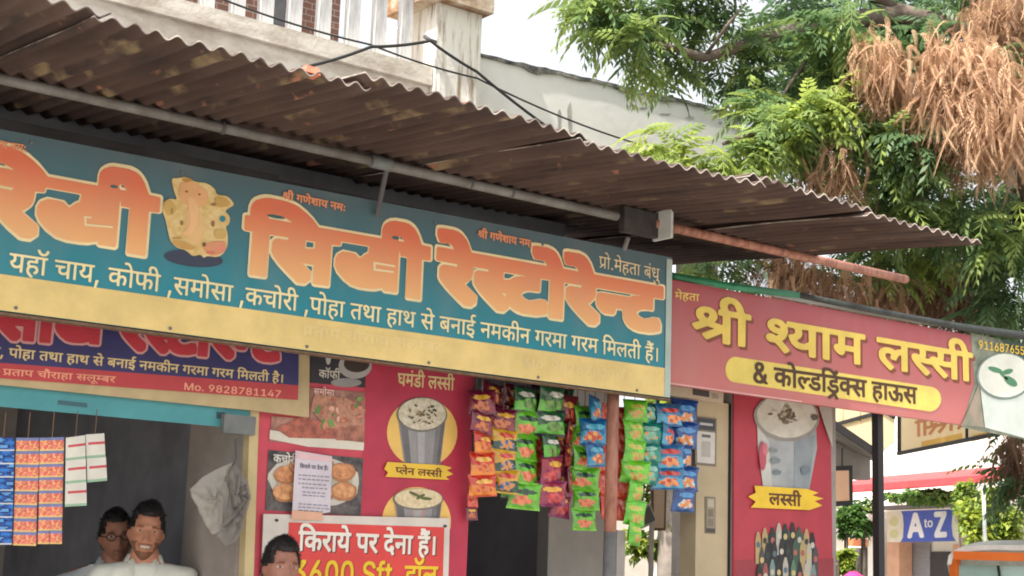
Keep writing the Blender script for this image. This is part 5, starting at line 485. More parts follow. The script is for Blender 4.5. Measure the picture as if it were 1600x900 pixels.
    'shyam': [230,[[[1172,211,-20,1,-7,-2,-8,-3,-8,-7,-7,-10,-2,-8,-2,-14,4,-18,-2,-2,-347,0,-4,-5,0,-16,1,-3,4,-3,108,0,3,-3,-1,-14,-15,-3,-12,-7,-15,7,-12,3,-18,-1,-8,-2,-10,-6,-8,-7,-4,-7,-3,-7,0,-18,3,-11,4,-9,8,-10,32,-31,4,-3,5,0,15,13,1,6,-32,31,-8,15,-1,8,2,5,3,3,5,2,7,0,8,-3,2,-4,-4,-10,1,-8,6,-4,17,-3,5,3,6,14,4,7,5,5,6,2,2,-2,0,-74,5,-4,22,1,3,3,1,3,0,118,3,2,50,0,3,-1,1,-3,2,-11,-3,-14,-15,5,-6,-1,-8,-2,-7,-7,-2,-5,1,-14,7,-12,15,-20,27,-28,16,-15,5,-1,5,1,13,13,1,5,-3,5,-31,27,-10,10,0,3,2,0,28,-4,24,0,22,-26,22,-21,12,-12,4,-1,5,1,12,12,3,4,-1,3,-36,33,-7,8,0,3,29,-4,29,1,2,-3,0,-52,5,-4,21,0,4,3,1,4,0,118,3,2,23,0,3,-3,0,-119,5,-5,22,1,3,3,1,3,0,117,1,3,17,0,3,2,2,4,0,16,-5,5,-20,1,-12,32,-8,12,-12,13],[1164,184,7,-3,5,-4,6,-14,4,-12,0,-2,-28,-1,-3,2,-4,9,-1,13,4,9],[1128,121,2,-3,-1,-35,-3,-1,-21,-3,-13,2,-1,2,3,12,0,25],[1060,121,3,-8,0,-14,-2,-6,-2,-1,-6,3,-12,1,-12,-4,-8,-11,-6,-2,-13,2,3,13,0,26]],[[159,211,-20,1,-12,-4,-14,-11,-6,-12,-2,-7,0,-12,4,-16,-6,-2,-3,-4,-1,-17,1,-2,4,-4,10,0,3,-2,0,-38,-1,-2,-14,2,-16,5,7,11,4,9,0,15,-5,13,-13,12,-12,5,-23,-1,-14,-6,-13,-13,-3,-9,1,-17,4,-10,10,-13,-24,-13,-4,-4,0,-7,9,-13,5,-4,5,0,39,23,25,-7,-2,-2,-36,-22,-7,-6,0,-6,14,-17,6,0,56,37,2,-2,0,-41,6,-4,18,0,4,2,3,5,0,118,3,2,23,0,3,-3,0,-119,2,-4,4,-1,19,0,5,4,1,120,1,3,16,0,4,2,2,4,-1,16,-5,5,-20,1,-9,26,-11,19,-14,13],[151,184,8,-4,3,-3,8,-18,3,-8,-1,-2,-27,-1,-4,2,-5,14,1,9,4,8],[59,124,6,-4,1,-8,-5,-9,-3,-4,-3,0,-8,9,-3,8,5,7]],[[344,150,-21,1,-11,-4,-12,-11,-5,-12,1,-16,4,-7,6,-8,13,-9,21,-5,0,-3,-9,-5,-8,4,-9,3,-14,-1,-6,-5,-3,-5,-2,-4,0,-10,4,-6,7,-7,7,-2,17,0,5,-3,15,-16,19,-24,5,-1,3,2,12,8,4,5,0,4,-7,10,-24,27,13,15,7,13,4,15,0,18,-2,8,4,2,22,-1,3,-4,3,-7,0,-8,-4,-6,-6,-4,-14,-4,-4,-5,4,-19,9,-18,12,-11,7,-5,10,-3,18,-2,25,5,1,-30,3,-4,22,-1,5,5,1,119,2,3,23,0,3,-2,0,-118,4,-6,22,-1,5,5,0,119,3,3,31,0,3,-2,0,-38,-2,-1,-7,-1,-4,-2,-4,-4,-2,-6,0,-8,2,-7,5,-7,10,-10,11,-6,10,0,10,9,2,12,2,2,36,0,1,-3,1,-51,3,-3,3,-1,18,0,5,4,0,120,3,3,16,0,5,4,0,18,-4,5,-335,0,-3,0,-3,-4,-1,-10,-2,-1,-12,12],[335,124,10,-6,4,-8,-1,-2,-16,2,-5,3,-3,5,1,4,5,2],[664,121,1,-3,0,-38,-3,-1,-35,1,-1,2,1,38,2,1],[466,121,1,-3,0,-53,-12,-8,-10,-4,-10,0,-9,4,-5,5,-2,4,13,11,6,10,3,12,-2,21]]]],
    'drinks': [230,[[[778,210,-40,0,-13,-4,-9,-5,-9,-9,-5,-11,0,-30,-3,-2,-266,0,-4,2,-15,37,-14,16,-13,6,-33,0,-6,-2,-2,-5,6,-20,7,-3,14,4,9,-4,11,-15,4,-12,-1,-4,-184,0,-5,-3,-1,-18,3,-5,78,-1,2,-1,2,-3,-1,-6,-2,-1,-35,0,-14,-4,-11,-8,-7,-10,-4,-12,0,-19,2,-11,11,-15,16,-8,23,-3,21,5,2,-29,5,-2,20,0,3,2,1,4,1,55,11,11,10,2,8,-8,0,-12,-2,-9,-9,-18,-1,-5,2,-4,13,-7,10,-2,8,9,9,23,0,36,-8,13,-14,10,-10,2,-27,-1,-1,23,5,3,74,0,2,-4,1,-119,4,-4,21,0,4,2,1,4,0,117,1,3,210,1,3,-1,1,-3,-2,-6,-34,-1,-16,-7,-7,-9,-2,-18,7,-19,18,-16,11,-1,19,5,9,-2,7,-6,-1,-9,-13,-6,-21,2,-18,9,-18,17,-5,2,-5,-1,-11,-8,-4,-8,2,-5,16,-17,20,-12,26,-7,27,0,21,7,9,10,6,12,0,25,-6,9,-12,10,-15,5,-33,-1,-4,8,2,3,5,2,50,1,2,3,1,32,25,1,3,-1,2,-3,0,-119,4,-4,21,0,4,2,1,4,1,120,3,1,92,0,3,-1,2,-3,-3,-6,-32,-1,-16,-7,-6,-6,-3,-9,0,-16,6,-14,17,-17,11,-1,25,4,11,-5,2,-6,-3,-5,-12,-6,-16,1,-21,8,-22,19,-5,2,-9,-4,-7,-7,-2,-9,9,-12,13,-10,16,-9,17,-6,-2,-4,-42,-26,0,-8,12,-16,9,0,43,28,22,-26,8,-2,14,8,2,8,-26,36,19,10,9,11,4,12,-2,23,-10,14,-12,6,-9,3,-33,-2,-4,4,-2,5,9,5,48,1,3,5,0,27,2,4,90,0,3,-1,2,-3,-1,-6,-2,-1,-39,0,-16,-7,-12,-13,-6,-18,0,-14,6,-17,12,-13,13,-5,12,-3,11,0,21,5,2,-29,5,-2,20,0,3,2,1,4,1,53,10,7,22,2,29,-36,24,-23,14,-12,5,-1,15,13,1,9,-38,36,-3,3,0,3,16,-2,38,0,2,-1,2,-3,1,-52,3,-2,22,0,3,2,1,4,0,117,3,4,17,0,4,3,1,17,-3,6,-325,1,-4,2,-3,7,10,2,10,11,-1,14,-7,9,-5,2,-13,0,-8,-6,-4,-10,-2,0,-30,21],[764,183,20,-5,10,-5,15,-10,9,-10,1,-3,-82,0,-3,3,-2,7,0,7,2,6,13,9,7,2],[1132,122,3,-4,-1,-34,-14,-4,-21,1,1,40],[1065,121,5,-14,-3,-12,-2,-2,-9,2,-14,1,-11,-6,-30,-1,-4,2,0,27,3,4],[948,84,18,-2,0,-17,-7,-7,-12,-8,-13,0,-6,4,-4,6,-2,6,1,7,11,10],[272,84,18,-2,0,-19,-9,-8,-10,-5,-11,0,-9,6,-4,7,0,7,6,9,7,4]],[[82,172,-29,1,-9,-2,-14,-8,-7,-12,-4,-10,0,-20,4,-13,9,-13,1,-4,-14,-12,-11,-16,-4,-23,5,-18,6,-10,8,-8,12,-7,15,-4,30,0,14,4,12,6,11,-8,30,0,2,4,0,5,-19,25,9,25,-1,23,-5,3,-22,-1,-2,-4,-2,-14,-3,-1,-21,24,0,4,13,9,11,14,5,14,0,12,-2,11,-5,9,-11,11],[71,145,7,-8,0,-9,-7,-9,-11,-6,-9,15,0,6,4,7,5,3],[57,65,27,-32,0,-4,-4,-3,-13,-5,-9,0,-7,3,-9,7,-4,11,3,10,11,13]],[[1764,148,-520,0,-4,-2,-1,-4,1,-15,2,-4,76,-1,3,-1,1,-3,0,-5,-4,-2,-39,0,-12,-5,-8,-8,-4,-9,0,-16,6,-15,-7,-16,0,-29,9,-18,25,-25,11,-7,10,2,11,11,1,5,-33,32,-4,11,2,12,7,8,16,4,13,-3,6,-3,3,-6,0,-5,-6,-6,-9,-4,-2,-6,6,-18,5,-2,14,4,14,10,8,15,0,19,-9,18,-14,9,-16,4,-30,-1,-4,2,-2,5,9,5,55,1,2,3,1,32,25,1,3,-1,2,-3,0,-119,4,-4,23,0,3,6,1,120,3,1,83,0,6,-2,5,-6,2,-10,-7,-10,-25,-8,1,-20,2,-3,16,-2,6,-3,9,-15,-1,-14,-5,-4,-9,-2,-9,2,-7,5,-14,19,-14,30,-7,4,-16,-5,-4,-5,0,-8,14,-31,16,-21,13,-11,19,-7,22,0,17,6,11,10,6,15,0,23,5,4,7,2,7,-6,2,-7,-2,-11,-9,-18,0,-7,14,-10,9,-1,5,4,6,9,5,14,2,12,-2,25,-6,11,-14,10,-7,1,-31,-1,5,16,0,23,3,3,94,0,4,-1,2,-7,0,-16,-2,-5,-11,3,-16,-1,-7,-5,-4,-6,0,-11,2,-8,11,-17,51,-53,7,-4,6,2,11,11,1,9,-31,29,-10,12,2,2,16,-3,39,0,3,-4,0,-52,4,-2,21,0,4,2,1,4,0,117,2,4,16,0,4,3,1,17],[1711,122,3,-4,-1,-34,-16,-4,-21,0,-1,4,2,37,4,1]],[[577,102,-30,0,-20,-7,-21,8,-25,-1,-10,-3,-13,-11,-5,-9,-3,-16,6,-23,13,-19,26,-24,7,-4,8,1,12,10,0,9,-25,22,-11,14,-4,10,2,11,4,4,7,2,11,-4,2,-4,-3,-12,2,-7,17,-6,9,0,10,22,7,7,9,4,11,-2,5,3,4,14,0,7]]]],
    'mehta': [230,[[[68,210,-22,-2,-7,-7,2,-9,7,-9,19,1,9,-3,10,-17,2,-16,-86,-1,-8,-8,0,-9,4,-6,20,-3,3,-3,0,-36,-15,-12,-3,-9,4,-10,18,-18,7,-3,8,1,9,9,6,12,35,0,3,-5,1,-46,7,-5,14,0,6,10,1,114,5,2,85,-1,3,-5,-3,-5,-37,-1,-14,-5,-10,-10,-4,-13,9,-26,-8,-11,-4,-12,3,-18,7,-14,13,-16,22,-19,7,-2,12,12,1,4,-23,20,-9,13,-3,11,3,16,19,8,11,0,14,-5,3,-7,-1,-6,-14,-12,-2,-5,4,-12,7,-5,12,5,14,11,7,14,1,14,-5,12,-15,14,-20,7,-30,-1,-5,3,0,8,60,3,5,7,1,23,3,5,94,1,6,-6,-2,-18,-36,-2,-14,-2,-13,-7,-15,-19,-2,-16,4,-16,12,-16,21,-22,9,-4,13,12,1,4,-28,30,-3,9,1,14,7,5,12,3,31,-1,2,-4,0,-63,6,-7,14,0,5,3,3,7,0,112,6,4,20,0,6,-6,0,-113,3,-5,7,-3,12,1,5,5,1,115,2,5,15,2,5,5,0,11,-5,7,-329,2,-5,5,-13,32,-9,12,-15,10],[90,121,3,-5,-1,-36,-5,-2,-33,1,-2,5,1,36]]]],
    'phone_new': [230,[[[1427,171,-17,1,-14,-3,-14,-6,-8,-8,-13,-23,-7,-37,2,-41,10,-30,19,-21,20,-7,19,-1,14,3,9,5,12,12,11,18,8,37,-3,44,-7,25,-8,12,-10,11],[1417,148,15,-7,8,-9,5,-9,5,-23,0,-34,-5,-21,-7,-15,-12,-8,-12,-3,-16,7,-12,19,-5,18,0,37,3,16,8,17,11,11]],[[682,171,-20,1,-13,-3,-14,-6,-12,-12,-8,-19,3,-25,14,-18,-11,-12,-10,-16,0,-32,7,-12,12,-12,14,-7,14,-2,25,0,23,7,16,14,8,19,0,18,-3,9,-5,10,-14,16,8,9,7,14,0,27,-14,21,-12,7],[672,149,17,-8,6,-9,3,-9,-8,-17,-12,-6,-9,-2,-9,2,-10,7,-6,9,-1,9,7,16],[672,75,13,-4,11,-8,6,-11,0,-12,-2,-7,-8,-7,-16,-7,-11,0,-21,10,-5,7,-3,11,3,9,7,10,12,7]],[[84,171,-17,1,-14,-3,-14,-6,-12,-12,-9,-21,-1,-25,3,-12,7,-11,17,-15,16,-5,14,0,3,-3,-36,-53,0,-5,3,-3,20,0,7,5,47,69,11,33,1,13,-3,17,-9,18,-14,12],[76,149,11,-5,12,-11,3,-10,0,-14,-3,-9,-7,-9,-18,-8,-12,3,-9,6,-7,13,-3,11,3,12,7,11,11,7]],[[1312,169,-84,1,-7,-3,-9,-83,7,-3,16,-1,21,7,16,0,17,-12,7,-16,-1,-14,-7,-15,-9,-6,-14,-5,-17,5,-15,19,-19,1,-4,-2,2,-16,5,-9,11,-12,14,-7,14,-3,18,0,19,6,17,14,8,11,5,19,0,18,-2,12,-10,17,-11,11,-14,7,-21,3,-21,-5,-3,4,2,23,4,11,64,2,3,5]],[[1165,169,-86,1,-5,-1,-3,-5,-7,-64,1,-16,5,-3,16,-1,20,7,16,0,16,-11,8,-15,0,-16,-5,-12,-12,-10,-11,-4,-19,5,-16,19,-22,0,-1,-5,2,-9,7,-14,10,-10,13,-7,14,-3,19,0,18,6,16,11,10,14,5,17,0,20,-5,19,-10,14,-11,9,-12,5,-20,3,-21,-5,-3,4,6,34,66,2,3,5]],[[1000,169,-20,1,-8,-3,-41,-60,-16,-32,-3,-12,0,-18,7,-23,14,-16,22,-10,25,0,16,5,17,14,9,16,3,14,-1,16,-9,25,-9,9,-10,6,-30,6,-1,2,36,53],[971,84,11,-4,12,-12,3,-9,0,-14,-3,-9,-7,-10,-19,-8,-11,4,-10,7,-7,11,-2,12,3,12,8,13]],[[873,169,-105,1,-4,-2,-2,-15,4,-5,74,-1,4,-3,-67,-136,-2,-5,1,-4,20,-1,7,3,71,140,1,23]],[[553,169,-26,0,-44,-64,-10,-16,-7,-19,0,-30,5,-16,10,-15,18,-11,12,-2,18,-1,18,6,17,12,11,23,1,30,-8,19,-16,14,-32,7,-2,3,36,55],[522,84,12,-3,7,-6,8,-12,2,-14,-3,-11,-6,-9,-11,-8,-11,-3,-14,6,-9,9,-5,12,-1,11,5,14,7,7,8,5]],[[390,169,-31,0,-35,-28,-1,-20,4,-5,32,22,5,-1,1,-111,-2,-3,-4,-2,-38,-1,-2,-17,3,-5,101,0,6,3,0,14,-2,5,-29,1,-5,3,-1,140]],[[241,169,-32,0,-34,-28,-1,-20,3,-5,32,22,5,0,1,-6,0,-108,-6,-3,-36,-1,-2,-17,4,-5,99,0,5,3,0,14,-2,5,-29,1,-5,3,0,140]]]],
    'ghamandi': [230,[[[931,208,-27,1,-11,-4,-8,-7,-6,-8,-4,-16,4,-24,-3,-3,-349,-1,-2,-4,0,-12,0,-4,4,-2,108,0,3,-1,1,-4,-1,-17,-15,-3,-13,-7,-25,9,-21,0,-14,-6,-11,-11,-5,-14,-1,-12,4,-15,12,-17,15,-15,18,-16,5,-1,13,12,2,6,-33,30,-9,19,2,9,5,5,8,3,12,-4,5,-4,-4,-12,1,-6,5,-4,14,-4,6,4,8,18,8,8,7,3,2,-4,1,-72,4,-4,19,0,3,6,0,118,4,3,52,0,5,-4,2,-11,-2,-17,-4,-3,-12,5,-11,0,-5,-3,-6,-7,0,-14,16,-25,45,-46,5,-4,6,0,11,11,1,6,-41,40,-1,6,5,0,17,-3,34,-1,15,-18,41,-40,4,-3,4,2,11,11,1,6,-25,22,-17,19,0,4,3,1,20,-3,40,-1,2,-55,4,-2,17,0,4,2,1,4,0,118,4,3,25,0,3,-1,1,-4,1,-118,4,-4,19,0,3,6,0,116,3,5,16,0,3,2,1,16,-4,5,-22,1,-8,24,-11,20,-10,11],[922,185,11,-9,7,-14,3,-11,-1,-3,-31,-1,-5,4,-4,16,2,9,7,8],[885,124,2,-5,-1,-37,-16,-4,-24,1,-2,3,3,11,0,30],[816,124,4,-10,0,-18,-3,-7,-3,0,-9,5,-12,0,-8,-5,-8,-11,-18,0,-4,2,3,20,-2,19,2,4]],[[406,208,-29,0,-9,-3,-11,-10,-6,-14,0,-19,3,-12,-4,-3,-352,-1,-2,-4,0,-15,8,-4,3,-21,4,-8,9,-10,-5,-18,2,-19,10,-13,15,-9,22,-2,26,5,2,-29,5,-3,20,1,2,6,1,118,4,3,33,0,3,-5,0,-39,-13,-5,-6,-7,0,-12,6,-10,14,-12,14,-2,4,1,5,5,3,12,2,3,37,0,3,-4,1,-50,4,-2,17,0,4,2,1,4,1,119,3,2,96,0,2,-1,2,-4,0,-7,-3,-2,-31,0,-16,-8,-8,-9,-2,-18,6,-14,20,-18,7,0,21,5,14,-4,4,-8,-2,-9,-13,-6,-19,1,-21,9,-25,20,-9,-5,-8,-10,3,-6,9,-9,26,-17,25,-7,23,0,19,5,9,7,6,8,4,12,0,14,-2,7,-11,13,-16,7,-37,0,-6,7,0,5,9,5,48,0,2,4,1,31,4,2,27,0,2,-1,2,-4,0,-118,4,-4,20,0,2,6,0,116,3,5,16,0,4,2,0,16,-4,5,-18,0,-3,2,-9,25,-8,16,-8,9],[396,185,11,-7,7,-14,4,-13,0,-3,-31,-1,-5,4,-4,13,2,16,7,5],[226,124,3,-5,-1,-40,-3,-1,-37,1,-1,3,1,40,3,2],[88,124,3,-5,-1,-58,-10,-9,-9,-4,-16,0,-7,2,-6,9,2,9,5,5,6,3,16,1,2,3,0,15,-4,4,-23,0,-8,3,-4,3,-2,7,1,7,6,5]],[[248,194,-11,0,-6,-4,-4,-5,-1,-7,2,-9,9,-7,12,0,9,9,1,12,-4,6]]]],
    'plain': [230,[[[820,208,-27,1,-11,-4,-8,-6,-9,-16,-1,-12,4,-21,-4,-3,-348,-1,-3,-4,0,-12,1,-4,4,-2,109,0,3,-1,2,-4,-2,-17,-12,-2,-17,-8,-25,9,-21,0,-14,-6,-10,-9,-5,-9,-2,-11,2,-17,7,-15,10,-12,28,-25,7,-2,13,11,1,6,-23,20,-13,15,-5,14,3,11,4,3,7,3,14,-4,3,-4,-3,-12,0,-6,6,-4,14,-4,5,4,5,13,7,9,6,5,8,2,2,-4,0,-72,4,-4,20,0,2,6,1,118,4,3,51,0,4,-3,2,-12,-3,-18,-3,-2,-12,5,-11,0,-5,-3,-6,-7,0,-14,9,-16,19,-23,39,-37,4,0,11,10,2,4,0,4,-41,40,-1,6,4,0,18,-3,34,-1,16,-20,37,-36,7,-3,5,2,8,7,3,8,-30,27,-13,15,0,3,6,1,17,-3,39,0,3,-5,1,-51,3,-2,18,0,3,2,1,4,1,118,4,3,25,0,2,-1,2,-4,0,-118,4,-4,20,0,2,6,0,116,3,5,16,0,4,2,0,16,-4,5,-21,1,-9,24,-8,18,-13,13],[810,185,9,-5,6,-9,7,-20,-1,-3,-31,-1,-5,4,-3,9,0,16,8,8],[773,124,3,-5,-1,-37,-16,-4,-25,1,-2,3,3,11,1,30],[704,124,5,-10,-1,-18,-2,-7,-4,0,-8,5,-13,0,-8,-5,-8,-11,-17,0,-5,2,4,18,-2,21,1,4]],[[167,208,-31,0,-7,-3,-1,-6,4,-12,4,-4,20,3,11,-6,8,-16,5,-13,-1,-3,-177,-1,-6,-3,0,-18,4,-2,11,0,2,-3,0,-51,4,-16,6,-9,7,-7,18,-8,21,0,16,4,34,-34,8,-6,4,0,11,10,2,8,-26,22,-9,11,-5,13,0,8,2,6,13,6,12,-4,4,-4,-4,-12,0,-6,5,-4,16,-4,4,3,4,12,7,11,13,7,3,-4,0,-72,5,-4,17,0,4,2,1,4,1,119,3,2,92,0,3,-1,1,-4,0,-26,-1,-4,-68,-1,-9,-8,-1,-15,5,-9,12,-12,12,-5,9,2,6,6,3,18,31,0,1,-4,1,-62,6,-3,18,1,2,6,0,116,3,5,16,0,3,2,0,18,-5,3,-143,0,-4,3,-10,28,-7,12,-14,14],[180,124,3,-5,0,-14,-3,-4,-15,-2,-13,-8,-23,10,-25,-1,-12,-5,-9,-9,-5,-11,-1,-14,-4,-4,-16,-3,-9,3,-6,8,-2,10,0,44,2,5]]]],
    'lassi': [230,[[[402,210,-32,0,-9,-4,-10,-9,-7,-14,0,-23,2,-9,-3,-2,-347,-1,-2,-4,0,-16,1,-3,3,-3,108,0,3,-1,2,-3,-2,-14,-17,-4,-11,-5,-23,8,-24,-1,-15,-5,-10,-11,-4,-9,-1,-25,3,-9,7,-13,13,-15,24,-20,11,-2,12,11,0,9,-24,23,-10,11,-5,12,2,11,11,6,10,-4,3,-4,-3,-10,0,-8,6,-3,17,-5,6,3,10,22,9,7,4,0,1,-77,6,-2,21,0,3,6,0,118,4,3,48,0,4,-3,2,-7,-2,-17,-2,-2,-7,2,-15,1,-7,-3,-7,-9,0,-14,3,-9,18,-23,27,-29,17,-15,8,-1,5,2,11,11,0,6,-2,4,-36,33,-3,5,2,2,16,-3,32,-1,49,-52,12,-7,6,1,11,10,1,9,-40,39,0,4,17,-3,39,0,3,-4,0,-52,4,-2,21,0,4,2,1,4,0,118,4,3,21,0,3,-1,2,-3,0,-119,4,-4,23,0,3,6,0,117,3,4,16,0,3,3,1,19,-4,4,-18,1,-4,2,-8,25,-9,16,-7,9],[389,183,11,-7,9,-19,1,-6,-1,-2,-25,0,-6,4,-4,12,2,11,4,6],[352,122,3,-4,-1,-34,-14,-4,-22,0,-1,4,2,14,0,23],[283,122,4,-4,2,-13,-4,-12,-11,3,-16,-1,-7,-5,-5,-10,-18,1,-1,3,3,37]]]],
    'kachori': [230,[[[466,210,-22,-1,-16,-12,-10,-19,3,-27,-5,-4,-53,1,-20,43,-14,13,-23,8,-21,-5,-3,-6,2,-9,8,-9,18,1,8,-3,14,-26,0,-4,-3,-4,-329,-1,-6,-9,1,-9,5,-5,74,-1,5,-6,-3,-6,-35,0,-16,-7,-17,-19,-5,-18,3,-14,11,-16,15,-10,26,-3,20,4,2,-26,7,-5,12,0,8,7,1,56,12,9,13,2,6,-7,0,-16,-10,-27,9,-10,12,-4,9,11,7,19,3,13,-3,21,-7,13,-14,11,-18,3,-19,-4,-1,23,2,5,162,0,4,-5,0,-55,-4,-5,-13,-7,-16,0,-7,2,-4,5,0,12,1,5,6,4,27,7,3,14,-6,7,-76,1,-7,-6,-1,-11,6,-8,19,-2,-2,-18,3,-12,18,-20,17,-6,35,4,3,-28,6,-3,14,0,5,3,3,7,0,112,5,4,19,0,6,-6,0,-113,5,-7,16,0,6,3,3,7,1,114,4,2,56,0,4,-2,4,-8,-6,-22,-5,-2,-14,6,-13,-1,-12,-11,0,-7,4,-12,27,-32,36,-33,9,-4,12,12,2,4,-28,24,-19,22,29,26,5,13,1,25,21,2,6,-6,0,-113,5,-7,19,0,6,10,0,112,3,3,16,3,3,6,0,9,-5,7,-21,3,-11,29,-9,14,-12,12],[469,183,9,-9,7,-24,-4,-3,-28,1,-5,12,0,18,7,6],[69,84,10,-5,-2,-20,-19,-10,-12,0,-7,3,-6,11,4,16,11,6]]]],
    'coffee': [230,[[[401,210,-19,-1,-19,-14,-7,-17,3,-27,-5,-4,-354,-1,-6,-9,1,-9,5,-5,74,-1,5,-6,-3,-6,-35,0,-16,-7,-17,-19,-5,-18,3,-14,11,-16,15,-10,26,-3,20,4,2,-26,7,-5,12,0,8,7,1,56,12,9,13,2,6,-7,0,-16,-10,-27,9,-10,12,-4,9,11,7,19,3,13,-3,21,-7,13,-14,11,-18,3,-19,-4,-1,25,6,4,73,-1,4,-5,0,-113,6,-7,16,0,5,10,1,112,5,4,19,0,5,-6,0,-48,6,-17,14,-14,11,-6,37,1,2,-31,5,-5,14,0,8,7,0,53,7,10,15,5,9,-5,1,-21,-10,-25,8,-10,10,-4,6,2,7,12,9,29,0,12,-5,14,-15,16,-16,6,-25,-4,0,27,5,2,71,0,6,-6,0,-113,5,-7,16,0,6,10,1,112,3,3,18,3,3,6,0,9,-5,7,-21,3,-20,43,-12,12],[407,183,10,-14,6,-18,-4,-4,-28,1,-6,10,1,20,5,6],[313,121,3,-5,-1,-50,-14,-10,-18,0,-5,7,-3,12,0,43,6,4],[69,84,10,-5,-2,-20,-19,-10,-12,0,-7,3,-6,11,4,16,11,6]],[[228,208,-7,-4,-12,-23,-9,-4,-11,1,-10,4,-11,20,-7,5,-14,-3,-5,-5,0,-5,7,-13,17,-19,23,-10,13,0,22,8,18,21,4,18,-4,5]]]],
    'samosa': [230,[[[284,210,-24,-2,-5,-4,-1,-7,8,-14,23,1,7,-5,12,-26,-3,-5,-296,-1,-7,-2,-4,-6,0,-9,6,-7,37,-1,5,-4,-1,-27,-4,-1,-12,4,-11,-1,-10,-9,0,-12,5,-11,20,-25,38,-38,9,-4,12,12,2,4,-43,42,0,4,4,2,25,-5,32,0,2,-52,10,-6,11,1,7,5,1,115,6,6,27,0,6,-4,0,-36,-13,-7,-7,-9,2,-10,9,-13,13,-10,11,-3,10,8,9,14,33,0,2,-49,4,-5,7,-3,13,1,6,7,0,113,2,5,22,1,6,-4,0,-115,6,-7,14,-1,7,3,3,8,1,114,5,2,48,-1,6,-12,-4,-19,-11,4,-15,-1,-9,-7,-2,-14,7,-13,25,-30,38,-35,6,4,10,12,-37,36,-5,10,5,2,25,-5,31,1,2,-5,1,-48,7,-5,14,0,6,10,0,112,6,4,23,-1,3,-5,0,-113,8,-7,12,0,5,3,3,7,0,110,2,5,15,2,5,4,1,12,-4,6,-6,2,-228,1,-22,44,-13,12],[460,121,3,-5,-1,-33,-18,-5,-21,3,3,39],[244,121,3,-5,-1,-36,-4,-2,-32,1,-2,5,1,36],[106,121,3,-5,-1,-33,-16,-5,-21,2,-2,4,3,11,1,26]]]],
